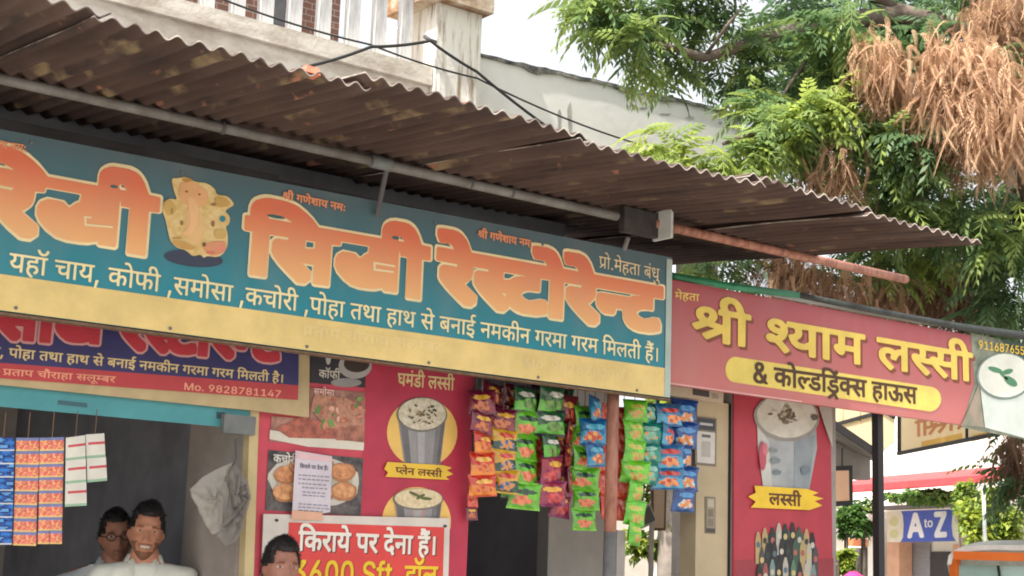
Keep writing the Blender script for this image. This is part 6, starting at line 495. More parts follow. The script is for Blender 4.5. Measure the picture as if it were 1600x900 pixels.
    'rent': [230,[[[1312,210,-33,1,-9,-3,-2,-7,6,-18,-8,-5,-2,-6,4,-15,4,-4,7,-1,20,4,7,-3,2,-3,-64,-2,-4,-2,-1,-4,1,-15,4,-5,74,0,4,-3,0,-5,-2,-2,-37,-1,-13,-3,-9,-8,-6,-14,1,-13,6,-15,-6,-11,-2,-9,0,-19,4,-13,11,-18,26,-23,5,-2,10,3,10,10,1,5,-32,31,-5,14,2,11,9,7,14,4,13,-3,7,-3,2,-6,0,-5,-6,-6,-9,-5,-2,-5,6,-18,3,-2,6,0,17,7,11,11,4,11,0,21,-7,14,-13,10,-18,5,-31,-1,-4,4,0,5,7,3,55,1,2,3,1,32,20,1,3,3,1,3,0,16,-2,4,-22,1,-4,6,1,3,12,2,8,5,2,7,-2,16,-6,6,-7,2,-11,0,-10,-7,-13,14]],[[937,210,-35,0,-7,-4,0,-7,3,-12,4,-6,7,0,13,3,10,-5,8,-12,5,-14,-1,-3,-68,-1,-4,-1,-2,-4,0,-17,2,-4,60,-1,4,-3,-1,-8,-20,-3,-11,-4,-12,-8,-9,-13,-3,-10,0,-26,5,-11,8,-10,13,-9,10,-4,32,-3,12,-22,6,-5,9,-1,9,4,5,4,1,6,-11,21,7,12,0,14,-3,7,-12,10,-19,0,-11,-7,-3,-14,-9,0,-9,4,-7,7,-3,8,3,12,7,7,9,4,35,3,3,5,0,29,3,4,102,0,3,-1,2,-3,0,-23,-2,-4,-68,-1,-6,-4,-3,-6,0,-15,5,-11,10,-11,15,-6,11,2,5,4,4,20,27,0,2,-4,0,-62,6,-2,21,0,3,6,0,118,4,3,21,0,3,-1,2,-3,0,-119,2,-3,4,-1,19,0,4,2,1,121,2,4,16,0,4,3,1,17,-3,6,-207,1,-4,2,-4,16,-11,23,-9,12]],[[464,210,-36,0,-5,-4,-1,-7,4,-14,4,-4,19,2,11,-5,6,-9,6,-16,-1,-3,-4,-1,-301,0,-32,36,-24,16,-20,7,-12,3,-34,0,-15,-5,-10,-7,-9,-11,-4,-10,0,-27,-1,-2,-9,-1,-2,-6,1,-17,3,-3,13,0,2,-4,1,-121,4,-2,19,0,4,1,2,3,0,119,3,4,88,0,4,-1,1,-7,-3,-3,-35,0,-20,-7,-14,-16,-4,-18,0,-9,4,-16,14,-16,13,-5,12,-3,11,0,21,5,2,-29,3,-2,20,0,3,1,3,3,0,55,7,11,12,5,5,-2,4,-3,2,-15,-2,-8,-10,-18,0,-7,4,-5,12,-8,9,0,6,8,9,21,2,12,0,21,-4,11,-5,9,-9,7,-13,4,-28,-1,0,25,3,1,107,0,4,-3,3,-10,-5,-14,-4,-4,-14,5,-15,-1,-5,-2,-5,-7,0,-18,11,-19,37,-38,17,-16,6,-2,7,1,12,12,0,7,-21,19,-22,24,21,17,7,11,4,16,-1,21,21,1,3,-1,1,-3,1,-119,4,-4,21,0,4,2,0,4,1,118,4,3,30,0,4,-1,4,-5,3,-7,0,-7,-7,-9,-18,-7,-3,-6,6,-22,7,-13,12,-12,11,-6,29,-2,19,4,3,-3,1,-29,5,-2,21,0,3,6,0,117,3,4,15,0,4,3,1,19,-5,4,-21,2,-8,24,-11,20,-10,10],[69,183,19,-5,20,-10,15,-15,1,-3,-82,-1,-6,11,0,7,3,6,12,9,7,2],[474,122,3,-4,-1,-51,-9,-8,-11,-5,-12,-1,-11,4,-5,8,12,10,6,11,2,9,0,26,3,1],[120,84,18,-2,0,-17,-7,-7,-12,-8,-13,0,-10,9,-1,13,9,10]],[[1435,148,-23,0,-4,-4,-1,-143,1,-4,4,-2,21,0,4,4,1,143]],[[818,148,-232,1,-4,-1,-2,-4,-1,-16,3,-5,12,-1,3,-3,0,-44,2,-16,6,-13,12,-12,15,-5,23,-1,16,3,1,-32,2,-3,4,-1,19,0,4,4,1,122,4,1,58,-1,4,-7,1,-7,-6,-14,-4,-3,-11,5,-16,0,-5,-2,-7,-9,0,-14,9,-16,10,-12,39,-40,11,-8,7,-1,5,2,10,9,1,9,-29,25,-16,18,19,14,9,12,4,11,1,28,16,1,3,3,1,17],[669,122,2,-4,0,-50,-13,-9,-10,-4,-11,3,-4,3,-4,9,-2,16,1,33,4,3]]]],
    'hall': [230,[[[1276,206,-12,0,-10,-20,-6,-6,-6,-3,-11,0,-5,4,-9,9,-10,17,-7,0,-13,-4,-2,-4,0,-5,11,-22,11,-10,14,-8,21,-2,12,2,16,8,11,12,7,18,1,7,-3,4]],[[886,178,-26,1,-18,-8,-6,-6,-5,-12,-1,-22,-20,-2,-4,-2,1,-21,19,-2,4,-2,1,-101,2,-4,22,-1,4,3,0,103,4,2,22,1,3,4,-2,19,-24,1,-3,3,0,7,3,7,5,5,7,1,11,-1,3,2,4,19,-2,4]],[[749,172,-25,1,-22,-6,-17,-12,-10,-18,-2,-18,3,-12,5,-11,6,-7,15,-9,48,-15,13,-7,5,-8,0,-10,-8,-11,-13,-7,-13,-3,-21,7,-10,8,-6,13,-23,1,-3,-2,-1,-13,4,-11,7,-11,13,-9,19,-7,28,-2,16,2,14,5,9,5,11,11,8,20,0,16,-3,11,-9,15,-23,13,-46,15,-9,6,-5,7,0,9,5,7,9,8,13,4,10,-1,14,-5,8,-7,7,-12,23,0,3,2,1,4,-4,16,-9,13,-20,12]],[[533,172,-23,1,-13,-4,-14,-8,-7,-8,-9,-16,-8,-30,0,-48,4,-19,6,-14,6,-11,13,-12,20,-8,28,0,14,5,11,8,14,21,8,30,0,48,-8,30,-8,16,-10,10,-12,6],[525,146,13,-6,11,-17,5,-23,1,-32,-3,-12,-8,-22,-10,-9,-14,-5,-15,7,-6,7,-6,11,-5,23,-1,30,6,25,8,13,10,8]],[[385,172,-21,1,-10,-2,-18,-8,-10,-11,-6,-10,-9,-31,-2,-36,2,-19,5,-23,7,-14,11,-13,10,-7,13,-4,29,0,20,8,15,17,11,30,2,15,0,39,-6,28,-5,12,-12,16,-11,8],[377,146,14,-9,9,-16,6,-25,0,-23,-2,-15,-7,-20,-11,-13,-14,-4,-11,3,-13,12,-7,18,-4,30,6,35,7,15,13,11,5,2]],[[256,171,-24,1,-6,-3,-44,-65,-14,-31,-3,-12,1,-18,7,-23,16,-17,18,-8,30,0,16,6,18,15,7,17,2,12,-2,25,-3,10,-8,11,-19,13,-25,2,-2,2,36,54],[226,83,9,-4,11,-10,4,-8,1,-11,-3,-12,-4,-6,-7,-7,-14,-5,-12,4,-9,8,-6,10,-2,10,2,12,8,11,10,6]],[[123,171,-102,1,-3,-2,-1,-20,2,-5,62,-1,-5,-9,-28,-33,-1,-22,3,-2,17,0,20,-6,11,-11,4,-14,-1,-8,-7,-10,-9,-5,-14,-3,-11,1,-11,5,-5,6,-7,13,-26,-1,-1,-12,4,-11,7,-11,9,-7,25,-9,32,0,21,7,9,7,9,11,6,18,0,21,-4,11,-5,9,-11,10,-11,6,-13,3,-2,4,38,46,1,19]],[[937,158,-22,1,-4,-1,-1,-26,-2,-3,-16,-1,-2,-19,3,-4,13,-1,4,-2,0,-80,4,-12,4,-6,13,-7,10,-2,18,0,8,4,0,9,-3,11,-3,2,-16,1,-6,7,0,71,2,4,21,1,1,20,-2,4,-22,2]],[[1438,146,-345,1,-2,-5,0,-14,2,-4,76,0,3,-1,2,-4,0,-7,-3,-2,-44,-1,-9,-3,-9,-10,-2,-7,0,-17,5,-14,-7,-13,-2,-11,0,-12,4,-14,7,-12,11,-14,16,-13,11,-4,5,2,9,7,1,7,-3,5,-23,19,-7,12,-4,10,6,14,7,4,16,5,10,-3,11,-7,2,-6,-2,-5,-13,-9,-2,-3,1,-9,5,-11,6,0,12,4,13,11,5,8,2,20,-4,12,-7,10,-11,6,-14,4,-34,-1,-5,8,2,5,5,3,58,1,1,3,0,28,3,5,25,0,4,-3,0,-120,3,-4,19,-1,3,1,2,4,0,118,1,4,124,1,2,-1,2,-4,0,-14,-3,-4,-10,-1,-18,-7,-21,8,-25,0,-14,-6,-9,-9,-4,-7,-2,-11,0,-14,4,-12,12,-18,31,-29,7,-2,13,11,2,8,-33,31,-7,13,0,12,7,7,5,2,11,-3,5,-4,-2,-12,1,-8,19,-6,5,3,10,19,10,9,5,0,1,-76,4,-3,20,1,2,4,0,118,3,5,21,1,1,17]],[[1009,31,-18,1,-8,-6,-2,-4,0,-14,4,-9,9,-4,11,0,11,8,2,5,0,14,-4,5]]]],
    'AZ_A': [230,[[[91,178,-22,1,-9,-3,-5,-5,-60,-163,-1,-9,4,-7,9,-3,16,-1,12,4,5,7,10,32,8,3,46,0,15,-40,5,-3,23,-3,14,6,0,14,-57,156,-5,10],[78,105,10,-26,-3,-3,-14,0,-3,6]]]],
    'AZ_Z': [230,[[[130,178,-112,1,-14,-5,-3,-19,6,-14,11,-3,56,0,5,-3,-74,-111,-4,-18,6,-14,11,-4,106,0,14,6,3,19,-5,14,-12,3,-55,0,-5,3,74,113,3,21,-3,7]]]],
    'AZ_to': [230,[[[40,162,-17,1,-7,-3,-3,-7,-1,-16,-14,-7,-4,-16,4,-9,14,-7,1,-72,4,-13,13,-15,25,-7,16,4,5,8,-7,19,-5,2,-11,-1,-6,6,0,66,4,6,18,4,3,16,-5,10,-19,4,-2,20]],[[158,132,-29,1,-28,-14,-9,-12,-12,-28,0,-34,12,-28,16,-16,23,-10,25,1,28,13,17,24,7,25,-3,30,-11,25,-19,17],[154,100,9,-6,8,-15,0,-34,-7,-14,-9,-7,-22,0,-9,6,-6,8,-4,14,1,23,5,14,11,11]]]],
}
# ------------------------------------------------------------------ big restaurant sign
P1 = Sheet(0, 5.6)
sign = thing('restaurant_sign', (3.4, 5.62, 2.39), 'long teal restaurant signboard with huge orange Hindi letters and a yellow foot', 'signboard')
TL, TR, BL, BR = (0.3, 3.058), (5.265, 3.112), (0.3, 2.392), (5.265, 2.396)
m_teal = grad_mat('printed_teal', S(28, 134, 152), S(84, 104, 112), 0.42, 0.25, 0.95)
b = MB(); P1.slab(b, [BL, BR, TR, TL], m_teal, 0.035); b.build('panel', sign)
yl, yr = P1.uv(0, 428), P1.uv(1045, 576)
b = MB(); k = (yr[1] - yl[1]) / (yr[0] - yl[0])
P1.poly(b, [(0.3, 2.393), (5.264, 2.397), (5.264, yl[1] + k * (5.264 - yl[0])), (0.3, yl[1] + k * (.3 - yl[0]))], ink(232, 205, 132), 1); b.build('yellow_band', sign)
b = MB(); P1.poly(b, [(5.225, 2.398), (5.264, 2.398), (5.264, 3.10), (5.225, 3.10)], ink(176, 196, 190), 2); b.build('edge_strip', sign)
b = MB(); P1.slab(b, [(0.3, 2.378), (5.266, 2.382), (5.266, 2.391), (0.3, 2.388)], M['wood'], .04); b.build('bottom_shadow_strip', sign)  # brown strip stands in for a thin shadow below the panel
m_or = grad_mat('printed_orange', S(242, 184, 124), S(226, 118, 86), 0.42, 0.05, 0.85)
m_cr = ink(244, 224, 176)
s0, s1 = P1.uv(376, 428), P1.uv(669, 471); hs = P1.uv(660, 384)[1] - P1.uv(660, 470)[1]
bx = P1.uv(243, 401)
items = [('riddhi', (bx[0] - (s1[0] - s0[0]) * .873, (bx[1] + s0[1]) / 2 - .003), (bx[0], (bx[1] + s0[1]) / 2)), ('siddhi', s0, s1), ('restaurant', P1.uv(678, 470), P1.uv(1035, 524))]
for key, L, R in items:
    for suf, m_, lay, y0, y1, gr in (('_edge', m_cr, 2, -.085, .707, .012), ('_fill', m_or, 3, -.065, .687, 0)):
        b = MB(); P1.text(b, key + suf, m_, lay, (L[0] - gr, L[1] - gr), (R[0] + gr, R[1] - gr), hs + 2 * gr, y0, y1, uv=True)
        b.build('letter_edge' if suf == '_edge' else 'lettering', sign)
# thin cream strokes inside the heavy letters
b = MB()
for pts in ([(130, 338), (142, 339), (142, 342), (134, 341), (134, 350), (175, 354), (175, 357), (131, 353)], [(582, 409), (616, 415), (616, 418), (586, 413), (586, 420), (614, 424), (614, 427), (582, 423)]):
    b = MB(); P1.pp(b, pts, m_cr, 4); b.build('letter_detail', sign)
for x, y, w, h in ((177, 292, 6, 2.4), (430, 339, 14, 2.6), (617, 372, 6, 2.6)): b = MB(); P1.pell(b, x, y, w, h, ink(60, 100, 104), 4, 14, rot=.17); b.build('letter_detail', sign)
b = MB(); P1.text(b, 'menu_line', ink(246, 232, 178), 2, (12, 423), (1027, 565), 28); b.build('small_lettering', sign)
b = MB(); P1.text(b, 'owner', ink(240, 214, 170), 2, (935, 418), (1030, 438), 18); b.build('owner_lettering', sign)
for L, R in (((-62, 223), (39, 238)), ((440, 311), (538, 331)), ((745, 371), (830, 387))):
    b = MB(); P1.text(b, 'blessing', ink(236, 150, 108), 4, L, R, 11); b.build('blessing_lettering', sign)
b = MB(); P1.text(b, 'address', ink(236, 212, 146), 2, (470, 523), (690, 551), 15); b.build('faded_address', sign)
b = MB(); P1.text(b, 'phone_old', ink(236, 212, 150), 2, (818, 572), (985, 594), 13, y1=.73); b.build('faded_number', sign)
rv = None
for u in np.arange(.7, 5.2, .62):                                   # screws along the top and bottom edges
    for v in (2.41, 3.045):
        p = P1.pt(u, v, 1.5)
        if rv is None:
            b = MB(); b.tube([p, p + np.array([0, -.004, 0])], .007, M['steel'], 8); rv = b.build('screw', sign); rp = p
        else:
            o = rv.copy(); COL.objects.link(o); o.location = rv.location + Vector(p - rp)
# seated idol picture
def q(l):
    l = [(x / 4, 225 + y / 4) for x, y in l]
    for _ in range(2):                                              # round the corners of the drawing
        l = [p for a, c in zip(l, l[1:] + l[:1]) for p in ((a[0] * .78 + c[0] * .22, a[1] * .78 + c[1] * .22), (a[0] * .22 + c[0] * .78, a[1] * .22 + c[1] * .78))]
    return l
b = MB(); P1.pell(b, 302, 404, 46, 13, ink(54, 62, 84), 2, 24, rot=.1)
P1.pp(b, q([(1065, 215), (1110, 215), (1160, 205), (1210, 238), (1290, 245), (1340, 280), (1350, 320), (1420, 325), (1465, 380), (1430, 400), (1400, 420), (1435, 455), (1430, 500), (1405, 520), (1420, 560), (1420, 640), (1390, 690), (1350, 710), (1290, 700), (1270, 715), (1250, 690), (1200, 705), (1160, 665), (1100, 650), (1060, 610), (1045, 540), (1030, 470), (1010, 420), (1020, 360), (1060, 340), (1105, 352), (1085, 300)]), photo_ink((234, 208, 152), (216, 182, 112), 24), 3)
P1.pp(b, q([(1120, 240), (1180, 225), (1240, 262), (1300, 300), (1290, 380), (1210, 400), (1140, 380), (1110, 320)]), ink(236, 178, 124), 4)
P1.pp(b, q([(1160, 400), (1230, 395), (1270, 460), (1280, 560), (1240, 640), (1170, 600), (1150, 500)]), ink(230, 188, 128), 4)
for x, y, w, h, c in ((1160, 300, 9, 6, (150, 92, 50)), (1240, 318, 8, 6, (150, 92, 50)), (1330, 380, 18, 10, (160, 118, 68)), (1130, 495, 11, 16, (160, 116, 66)), (1325, 500, 12, 20, (156, 112, 66)), (1385, 470, 18, 20, (40, 132, 150)), (1068, 420, 8, 20, (176, 138, 74)), (1270, 630, 12, 14, (120, 82, 44)), (1380, 655, 28, 18, (232, 142, 120)), (1310, 680, 30, 12, (214, 120, 100)), (1100, 590, 30, 8, (190, 150, 84))):
    P1.pell(b, x / 4, 225 + y / 4, w / 4, h / 4, ink(*c), 5, 12)
for pts, c in (([(1075, 360), (1040, 345), (1018, 385), (1030, 440), (1070, 450), (1100, 410)], (214, 176, 100)), ([(1330, 335), (1400, 335), (1440, 372), (1410, 395), (1350, 400)], (206, 166, 92)),
               ([(1165, 330), (1215, 335), (1235, 420), (1228, 500), (1196, 560), (1150, 580), (1130, 556), (1170, 530), (1186, 470), (1176, 400)], (238, 190, 136)), ([(1060, 600), (1150, 610), (1230, 650), (1180, 668), (1100, 648)], (206, 160, 88)),
               ([(1250, 640), (1330, 610), (1410, 610), (1400, 680), (1320, 706)], (222, 150, 112)), ([(1130, 222), (1180, 212), (1200, 232), (1150, 246)], (196, 146, 70)), ([(1330, 540), (1400, 530), (1412, 590), (1340, 600)], (212, 176, 104))):
    P1.pp(b, q(pts), ink(*c), 4.4 + pts[0][0] / 4000)
b.build('idol_picture', sign)

# ------------------------------------------------------------------ older sign under it
old = thing('old_signboard', (1.9, 5.94, 2.2), 'older navy and red signboard half hidden under the teal sign, cream frame', 'signboard')
PO = Sheet(0, 5.93)
cr = lambda x, y: PO.uv(x, y)
xl = -400
def slope(xa, ya, xb, yb, x): return ya + (yb - ya) * (x - xa) / (xb - xa)
b = MB(); PO2 = Sheet(0, 5.936)
PO2.slab(b, [PO2.uv(xl, 560), PO2.uv(392, 641), PO2.uv(483, 652), PO2.uv(484, 520), PO2.uv(xl, 420)], mat('dull_cream_frame', S(186, 166, 128), .7, .12, 5), .02); b.build('frame', old)
b = MB(); PO.pp(b, [(xl, slope(0, 567, 465, 602, xl)), (466, 602), (467, 520), (xl, 420)], ink(48, 46, 98), 1); b.build('navy_panel', old)
b = MB(); PO.pp(b, [(xl, slope(0, 591, 465, 625, xl)), (465, 625), (466, 602), (xl, slope(0, 567, 465, 602, xl))], ink(184, 58, 64), 1); b.build('red_band', old)
b = MB(); PO.text(b, 'siddhi_old_edge', ink(208, 150, 150), 2, (-48, 529), (442, 571), 74, -.09, .71); b.build('letter_edge', old)
b = MB(); PO.text(b, 'siddhi_old_fill', ink(184, 48, 62), 3, (-45, 527), (439, 569), 70, -.065, .687); b.build('lettering', old)
b = MB(); PO.text(b, 'old_line', ink(222, 196, 140), 2, (-62, 551), (441, 598), 14); b.build('small_lettering', old)
b = MB(); PO.text(b, 'address', ink(232, 150, 120), 2, (3, 586), (180, 598), 10); b.build('address_lettering', old)
b = MB(); PO.text(b, 'phone_old', ink(236, 160, 130), 2, (287, 609), (438, 621), 11, y1=.73); b.build('number_lettering', old)

# ------------------------------------------------------------------ second shop sign
P2 = Sheet(0, 5.66)
sg = thing('lassi_sign', (6.9, 5.68, 2.47), 'dusty pink lassi shop signboard with yellow Hindi letters and a printed glass', 'signboard')
b = MB(); A, B_ = P2.uv(1048, 436), P2.uv(1048, 600)
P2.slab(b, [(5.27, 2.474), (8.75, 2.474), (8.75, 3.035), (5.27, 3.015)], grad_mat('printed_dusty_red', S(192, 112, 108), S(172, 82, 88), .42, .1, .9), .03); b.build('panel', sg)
b = MB(); P2.pp(b, [(1516, 520), (1620, 541), (1620, 690), (1502, 668), (1522, 600)], photo_ink((146, 150, 132), (104, 112, 96), 9), 1); P2.pp(b, [(1560, 528), (1640, 545), (1640, 600), (1590, 560)], ink(52, 74, 62), 2)
P2.pp(b, [(1530, 600), (1620, 600), (1620, 690), (1538, 668)], ink(206, 216, 208), 3); P2.pell(b, 1568, 588, 44, 37, ink(120, 140, 132), 4); P2.pell(b, 1568, 587, 41, 34, ink(222, 224, 212), 5)
for x, y, w, h, rt in ((1553, 578, 12, 4, .3), (1572, 581, 9, 4, -.3), (1577, 596, 12, 6, .6), (1566, 588, 9, 2, .7)): P2.pell(b, x, y, w, h, ink(70, 130, 92), 6, 14, rot=rt)
P2.pp(b, [(1512, 640), (1528, 600), (1536, 668), (1500, 664)], photo_ink((156, 140, 124), (120, 124, 106), 9), 4)
b.build('glass_picture', sg)
b = MB(); P2.pp(b, [(1148, 557.5), (1452, 604)] + [(1452 + 18 * math.sin(t), 623.5 - 19.5 * math.cos(t)) for t in np.linspace(.2, 2.9, 9)] + [(1452, 643), (1148, 597.5)] + [(1148 - 15 * math.sin(t), 577.5 + 20 * math.cos(t)) for t in np.linspace(.2, 2.9, 9)], ink(232, 208, 100), 1); b.build('yellow_pill', sg)
b = MB(); P2.text(b, 'shyam', ink(128, 66, 40), 1.6, (1084, 533), (1524, 601), 50); b.build('letter_shadow', sg)
b = MB(); P2.text(b, 'shyam', ink(232, 202, 92), 3, (1080, 528), (1520, 596), 50); b.build('lettering', sg)
b = MB(); P2.text(b, 'drinks', ink(74, 44, 20), 2, (1176, 597), (1433, 631), 27); b.build('small_lettering', sg)
b = MB(); P2.text(b, 'mehta', ink(236, 196, 108), 2, (1053, 467), (1092, 471), 11); b.build('owner_lettering', sg)
b = MB(); P2.text(b, 'phone_new', ink(238, 198, 60), 7, (1527, 545), (1606, 556), 13, y1=.73); b.build('number_lettering', sg)
b = MB(); P2.poly(b, [(5.27, 2.475), (6.3, 2.475), (6.3, 2.483), (5.27, 2.483)], ink(226, 170, 168), 1); b.build('bottom_edge', sg)
# tarpaulin rolled above it
tar = MB(); pa = [at(x, y, Y=5.66) for x, y in ((1045, 428), (1140, 445), (1240, 458), (1340, 478), (1420, 494), (1500, 508), (1600, 521), (1655, 531))]
m_t1 = mat('green_tarpaulin', S(44, 120, 84), .4, .3, 7); m_t2 = mat('black_tarpaulin', (0.035, 0.04, 0.038), .4, .5, 9, bump=.5)
R_ = []
for i, p in enumerate(pa):
    w = .035 + .012 * math.sin(i * 2.1); zz = p[2]
    R_.append([(p[0], 5.615, zz - .03 - .012 * (i > 2) + .008 * math.sin(i * 5)), (p[0], 5.612, zz - .002), (p[0], 5.66, zz + .012), (p[0], 6.0, zz + .06), (p[0], 6.0, zz + .05), (p[0], 5.665, zz + .002), (p[0], 5.63, zz - .03)])
tar.rings(R_[:3], m_t1); tar.rings(R_[2:], m_t2); tag(tar.build('tarpaulin', smooth=True), 'dark green and black tarpaulin lying along the top of the pink sign', 'tarpaulin')

# ------------------------------------------------------------------ menu poster
PM = Sheet(0, 5.99)
menu = thing('menu_poster', (3.8, 6.0, 1.0), 'tall red menu poster with pictures of snacks and two lassi glasses', 'poster')
RED, CRIM, PINK = ink(206, 70, 88), ink(184, 48, 74), ink(232, 104, 120)
b = MB(); PM.slab(b, [PM.uv(405, 640), PM.uv(392, 1000), PM.uv(724, 1000), PM.uv(742, 575), PM.uv(480, 530), PM.uv(480, 650), PM.uv(415, 644)], RED, .025); b.build('board', menu)
b = MB(); PM.pp(b, [(570, 560), (741, 585), (724, 1000), (558, 1000)], CRIM, 1); b.build('lassi_panel', menu)
b = MB()
PM.pp(b, [(484, 540), (571, 555), (570, 606), (483, 598)], ink(52, 48, 58), 2)
PM.pell(b, 554, 572, 26, 20, ink(176, 170, 170), 3); PM.pell(b, 556, 569, 20, 13, ink(60, 48, 44), 4); PM.pell(b, 540, 598, 24, 7, ink(150, 148, 150), 3)
PM.pell(b, 512, 560, 4, 10, ink(200, 196, 192), 3); PM.text(b, 'coffee', ink(206, 200, 190), 5, (496, 590), (530, 593), 12)
b.build('coffee_picture', menu)
b = MB()
PM.pp(b, [(483, 606), (570, 613), (568, 700), (420, 690), (424, 650), (484, 655)], photo_ink((186, 140, 126), (140, 96, 88), 18), 2)
PM.pp(b, [(421, 672), (568, 692), (567, 704), (480, 698), (420, 686)], ink(222, 216, 202), 3)
for pts, c in (([(490, 615), (540, 622), (570, 640), (560, 672), (510, 668), (484, 640)], (206, 148, 122)), ([(430, 670), (470, 650), (530, 668), (520, 686), (450, 684)], (192, 110, 92)), ([(520, 668), (566, 664), (567, 690), (524, 688)], (188, 124, 104))): PM.pp(b, pts, photo_ink(c, tuple(int(v * .72) for v in c), 30), 3.4 + pts[0][0] / 500)
rr = random.Random(5)
for i in range(26):
    x, y = rr.uniform(492, 564), rr.uniform(622, 668); PM.pell(b, x, y, rr.uniform(2, 6), rr.uniform(2, 5), ink(*rr.choice([(226, 176, 150), (92, 138, 72), (120, 158, 84), (214, 136, 110), (178, 96, 76)])), 5 + i * .08, 9, .25)
PM.text(b, 'samosa', ink(236, 190, 180), 8, (487, 616), (520, 619), 9)
b.build('samosa_picture', menu)
b = MB()
PM.pp(b, [(419, 703), (567, 716), (563, 806), (414, 797)], photo_ink((112, 106, 104), (60, 58, 62), 14), 2)
PM.pell(b, 490, 752, 72, 40, ink(208, 204, 192), 3, 30, .03, .05); PM.pell(b, 490, 752, 60, 32, ink(186, 178, 160), 4)
for i, (x, y) in enumerate(((446, 742), (444, 770), (470, 730), (500, 728), (534, 738), (536, 768), (500, 772), (470, 776))): PM.pell(b, x, y, 20, 15, ink(*random.choice([(176, 118, 78), (166, 108, 72)])), 5 + i * .3, 16, .05); PM.pell(b, x - 1, y - 1.5, 18, 12.5, photo_ink(*random.choice([((230, 174, 124), (190, 128, 86)), ((222, 158, 110), (178, 116, 80))]), 36), 5.15 + i * .3, 16, .05)
PM.text(b, 'kachori', ink(226, 222, 214), 8, (424, 722), (462, 726), 12)
b.build('kachori_picture', menu)
GLASS_TONE = (140, 138, 140)
def glass(P, mb, cx, ty, w, h, k, top, body, oval=.42, garnish=None):
    P.pp(mb, [(cx - w, ty), (cx + w, ty + .04 * w), (cx + .76 * w, ty + h), (cx - .72 * w, ty + h - 2)], body, k)
    for j, (a, c_) in enumerate(((-.94, -26), (-.62, 14), (-.2, 30), (.3, 8), (.62, -16), (.84, -36))):           # the photographed glass is lit from one side
        e = min(.985, a + .34); tone = photo_ink(tuple(max(0, v + c_) for v in GLASS_TONE), tuple(max(0, v + c_ - 12) for v in GLASS_TONE), 16)
        P.pp(mb, [(cx + a * w, ty), (cx + e * w, ty), (cx + e * w * .74, ty + h - 1.5), (cx + a * w * .70, ty + h - 2)], tone, k + .3 + j * .05)
    P.pell(mb, cx, ty, w * 1.04, w * oval * 1.06, ink(112, 108, 100), k + 1); P.pell(mb, cx, ty - 1, w * .98, w * oval * .97, top, k + 2)
    rg = random.Random(int(cx))
    for i in range(34 if garnish else 0):
        a, r = rg.uniform(0, 6.28), rg.uniform(0, .72) ** .7
        P.pell(mb, cx + r * w * .8 * math.cos(a), ty - 1 + r * w * oval * .8 * math.sin(a), rg.uniform(1.4, 4), rg.uniform(.8, 2), ink(*rg.choice(garnish)), k + 3 + i * .06, 7, rot=rg.uniform(-1, 1))
b = MB(); PM.pell(b, 659, 676, 55, 54, ink(240, 196, 104), 2, 40); glass(PM, b, 658, 648, 38, 78, 3, photo_ink((220, 212, 192), (190, 180, 156), 45), ink(138, 138, 144), .68, [(96, 84, 60), (120, 104, 72), (74, 66, 50), (150, 130, 90)]); b.build('plain_lassi_picture', menu)
b = MB(); PM.pell(b, 650, 815, 54, 54, ink(240, 196, 104), 2, 40); glass(PM, b, 652, 780, 38, 70, 3, photo_ink((228, 214, 180), (206, 186, 146), 45), ink(176, 140, 134), .42, None)
for x, y, w, rt in ((645, 772, 9, .4), (655, 776, 8, -.5), (664, 779, 9, .1)): PM.pell(b, x, y, w, 2.4, ink(92, 100, 56), 7, 10, rot=rt)
b.build('second_lassi_picture', menu)
b = MB(); PM.pp(b, [(603, 722), (690, 727), (704, 731), (696, 735), (706, 741), (694, 745), (700, 750), (600, 745), (604, 738), (598, 733)], ink(238, 196, 60), 7); PM.text(b, 'plain', ink(96, 44, 30), 8, (615, 740), (688, 746), 10); b.build('ribbon', menu)
b = MB(); PM.text(b, 'ghamandi', ink(232, 208, 150), 2, (620, 602), (709, 610), 19); b.build('lettering', menu)
# for-rent banner pinned over the foot of the poster
PB = Sheet(0, 5.968)
ban = thing('rent_banner', (3.8, 5.97, 1.0), 'white edged red banner with white and yellow Hindi letters over the poster foot', 'banner')
b = MB(); PB.slab(b, [PB.uv(412, 803), PB.uv(703, 810), PB.uv(698, 1000), PB.uv(405, 1000)], ink(216, 208, 200), .006); b.build('cloth', ban)
b = MB(); PB.pp(b, [(451, 816), (694, 824), (689, 1000), (446, 1000)], ink(222, 66, 64), 1); b.build('red_panel', ban)
b = MB(); PB.text(b, 'rent', ink(60, 40, 40), 1.6, (466, 861), (681, 868), 29); PB.text(b, 'rent', ink(240, 232, 222), 2.4, (464, 859.5), (679, 866.5), 29); b.build('lettering', ban)
b = MB(); PB.text(b, 'hall', ink(150, 60, 20), 1.6, (458, 915), (685, 918), 37, y1=.70); PB.text(b, 'hall', ink(240, 200, 40), 2.4, (456, 913.5), (683, 916.5), 37, y1=.70); b.build('yellow_lettering', ban)
b = MB()
for x, y in ((432, 813), (695, 822)): PB.pell(b, x, y, 3, 2.4, ink(60, 50, 50), 1.4, 10)
b.build('eyelet', ban)
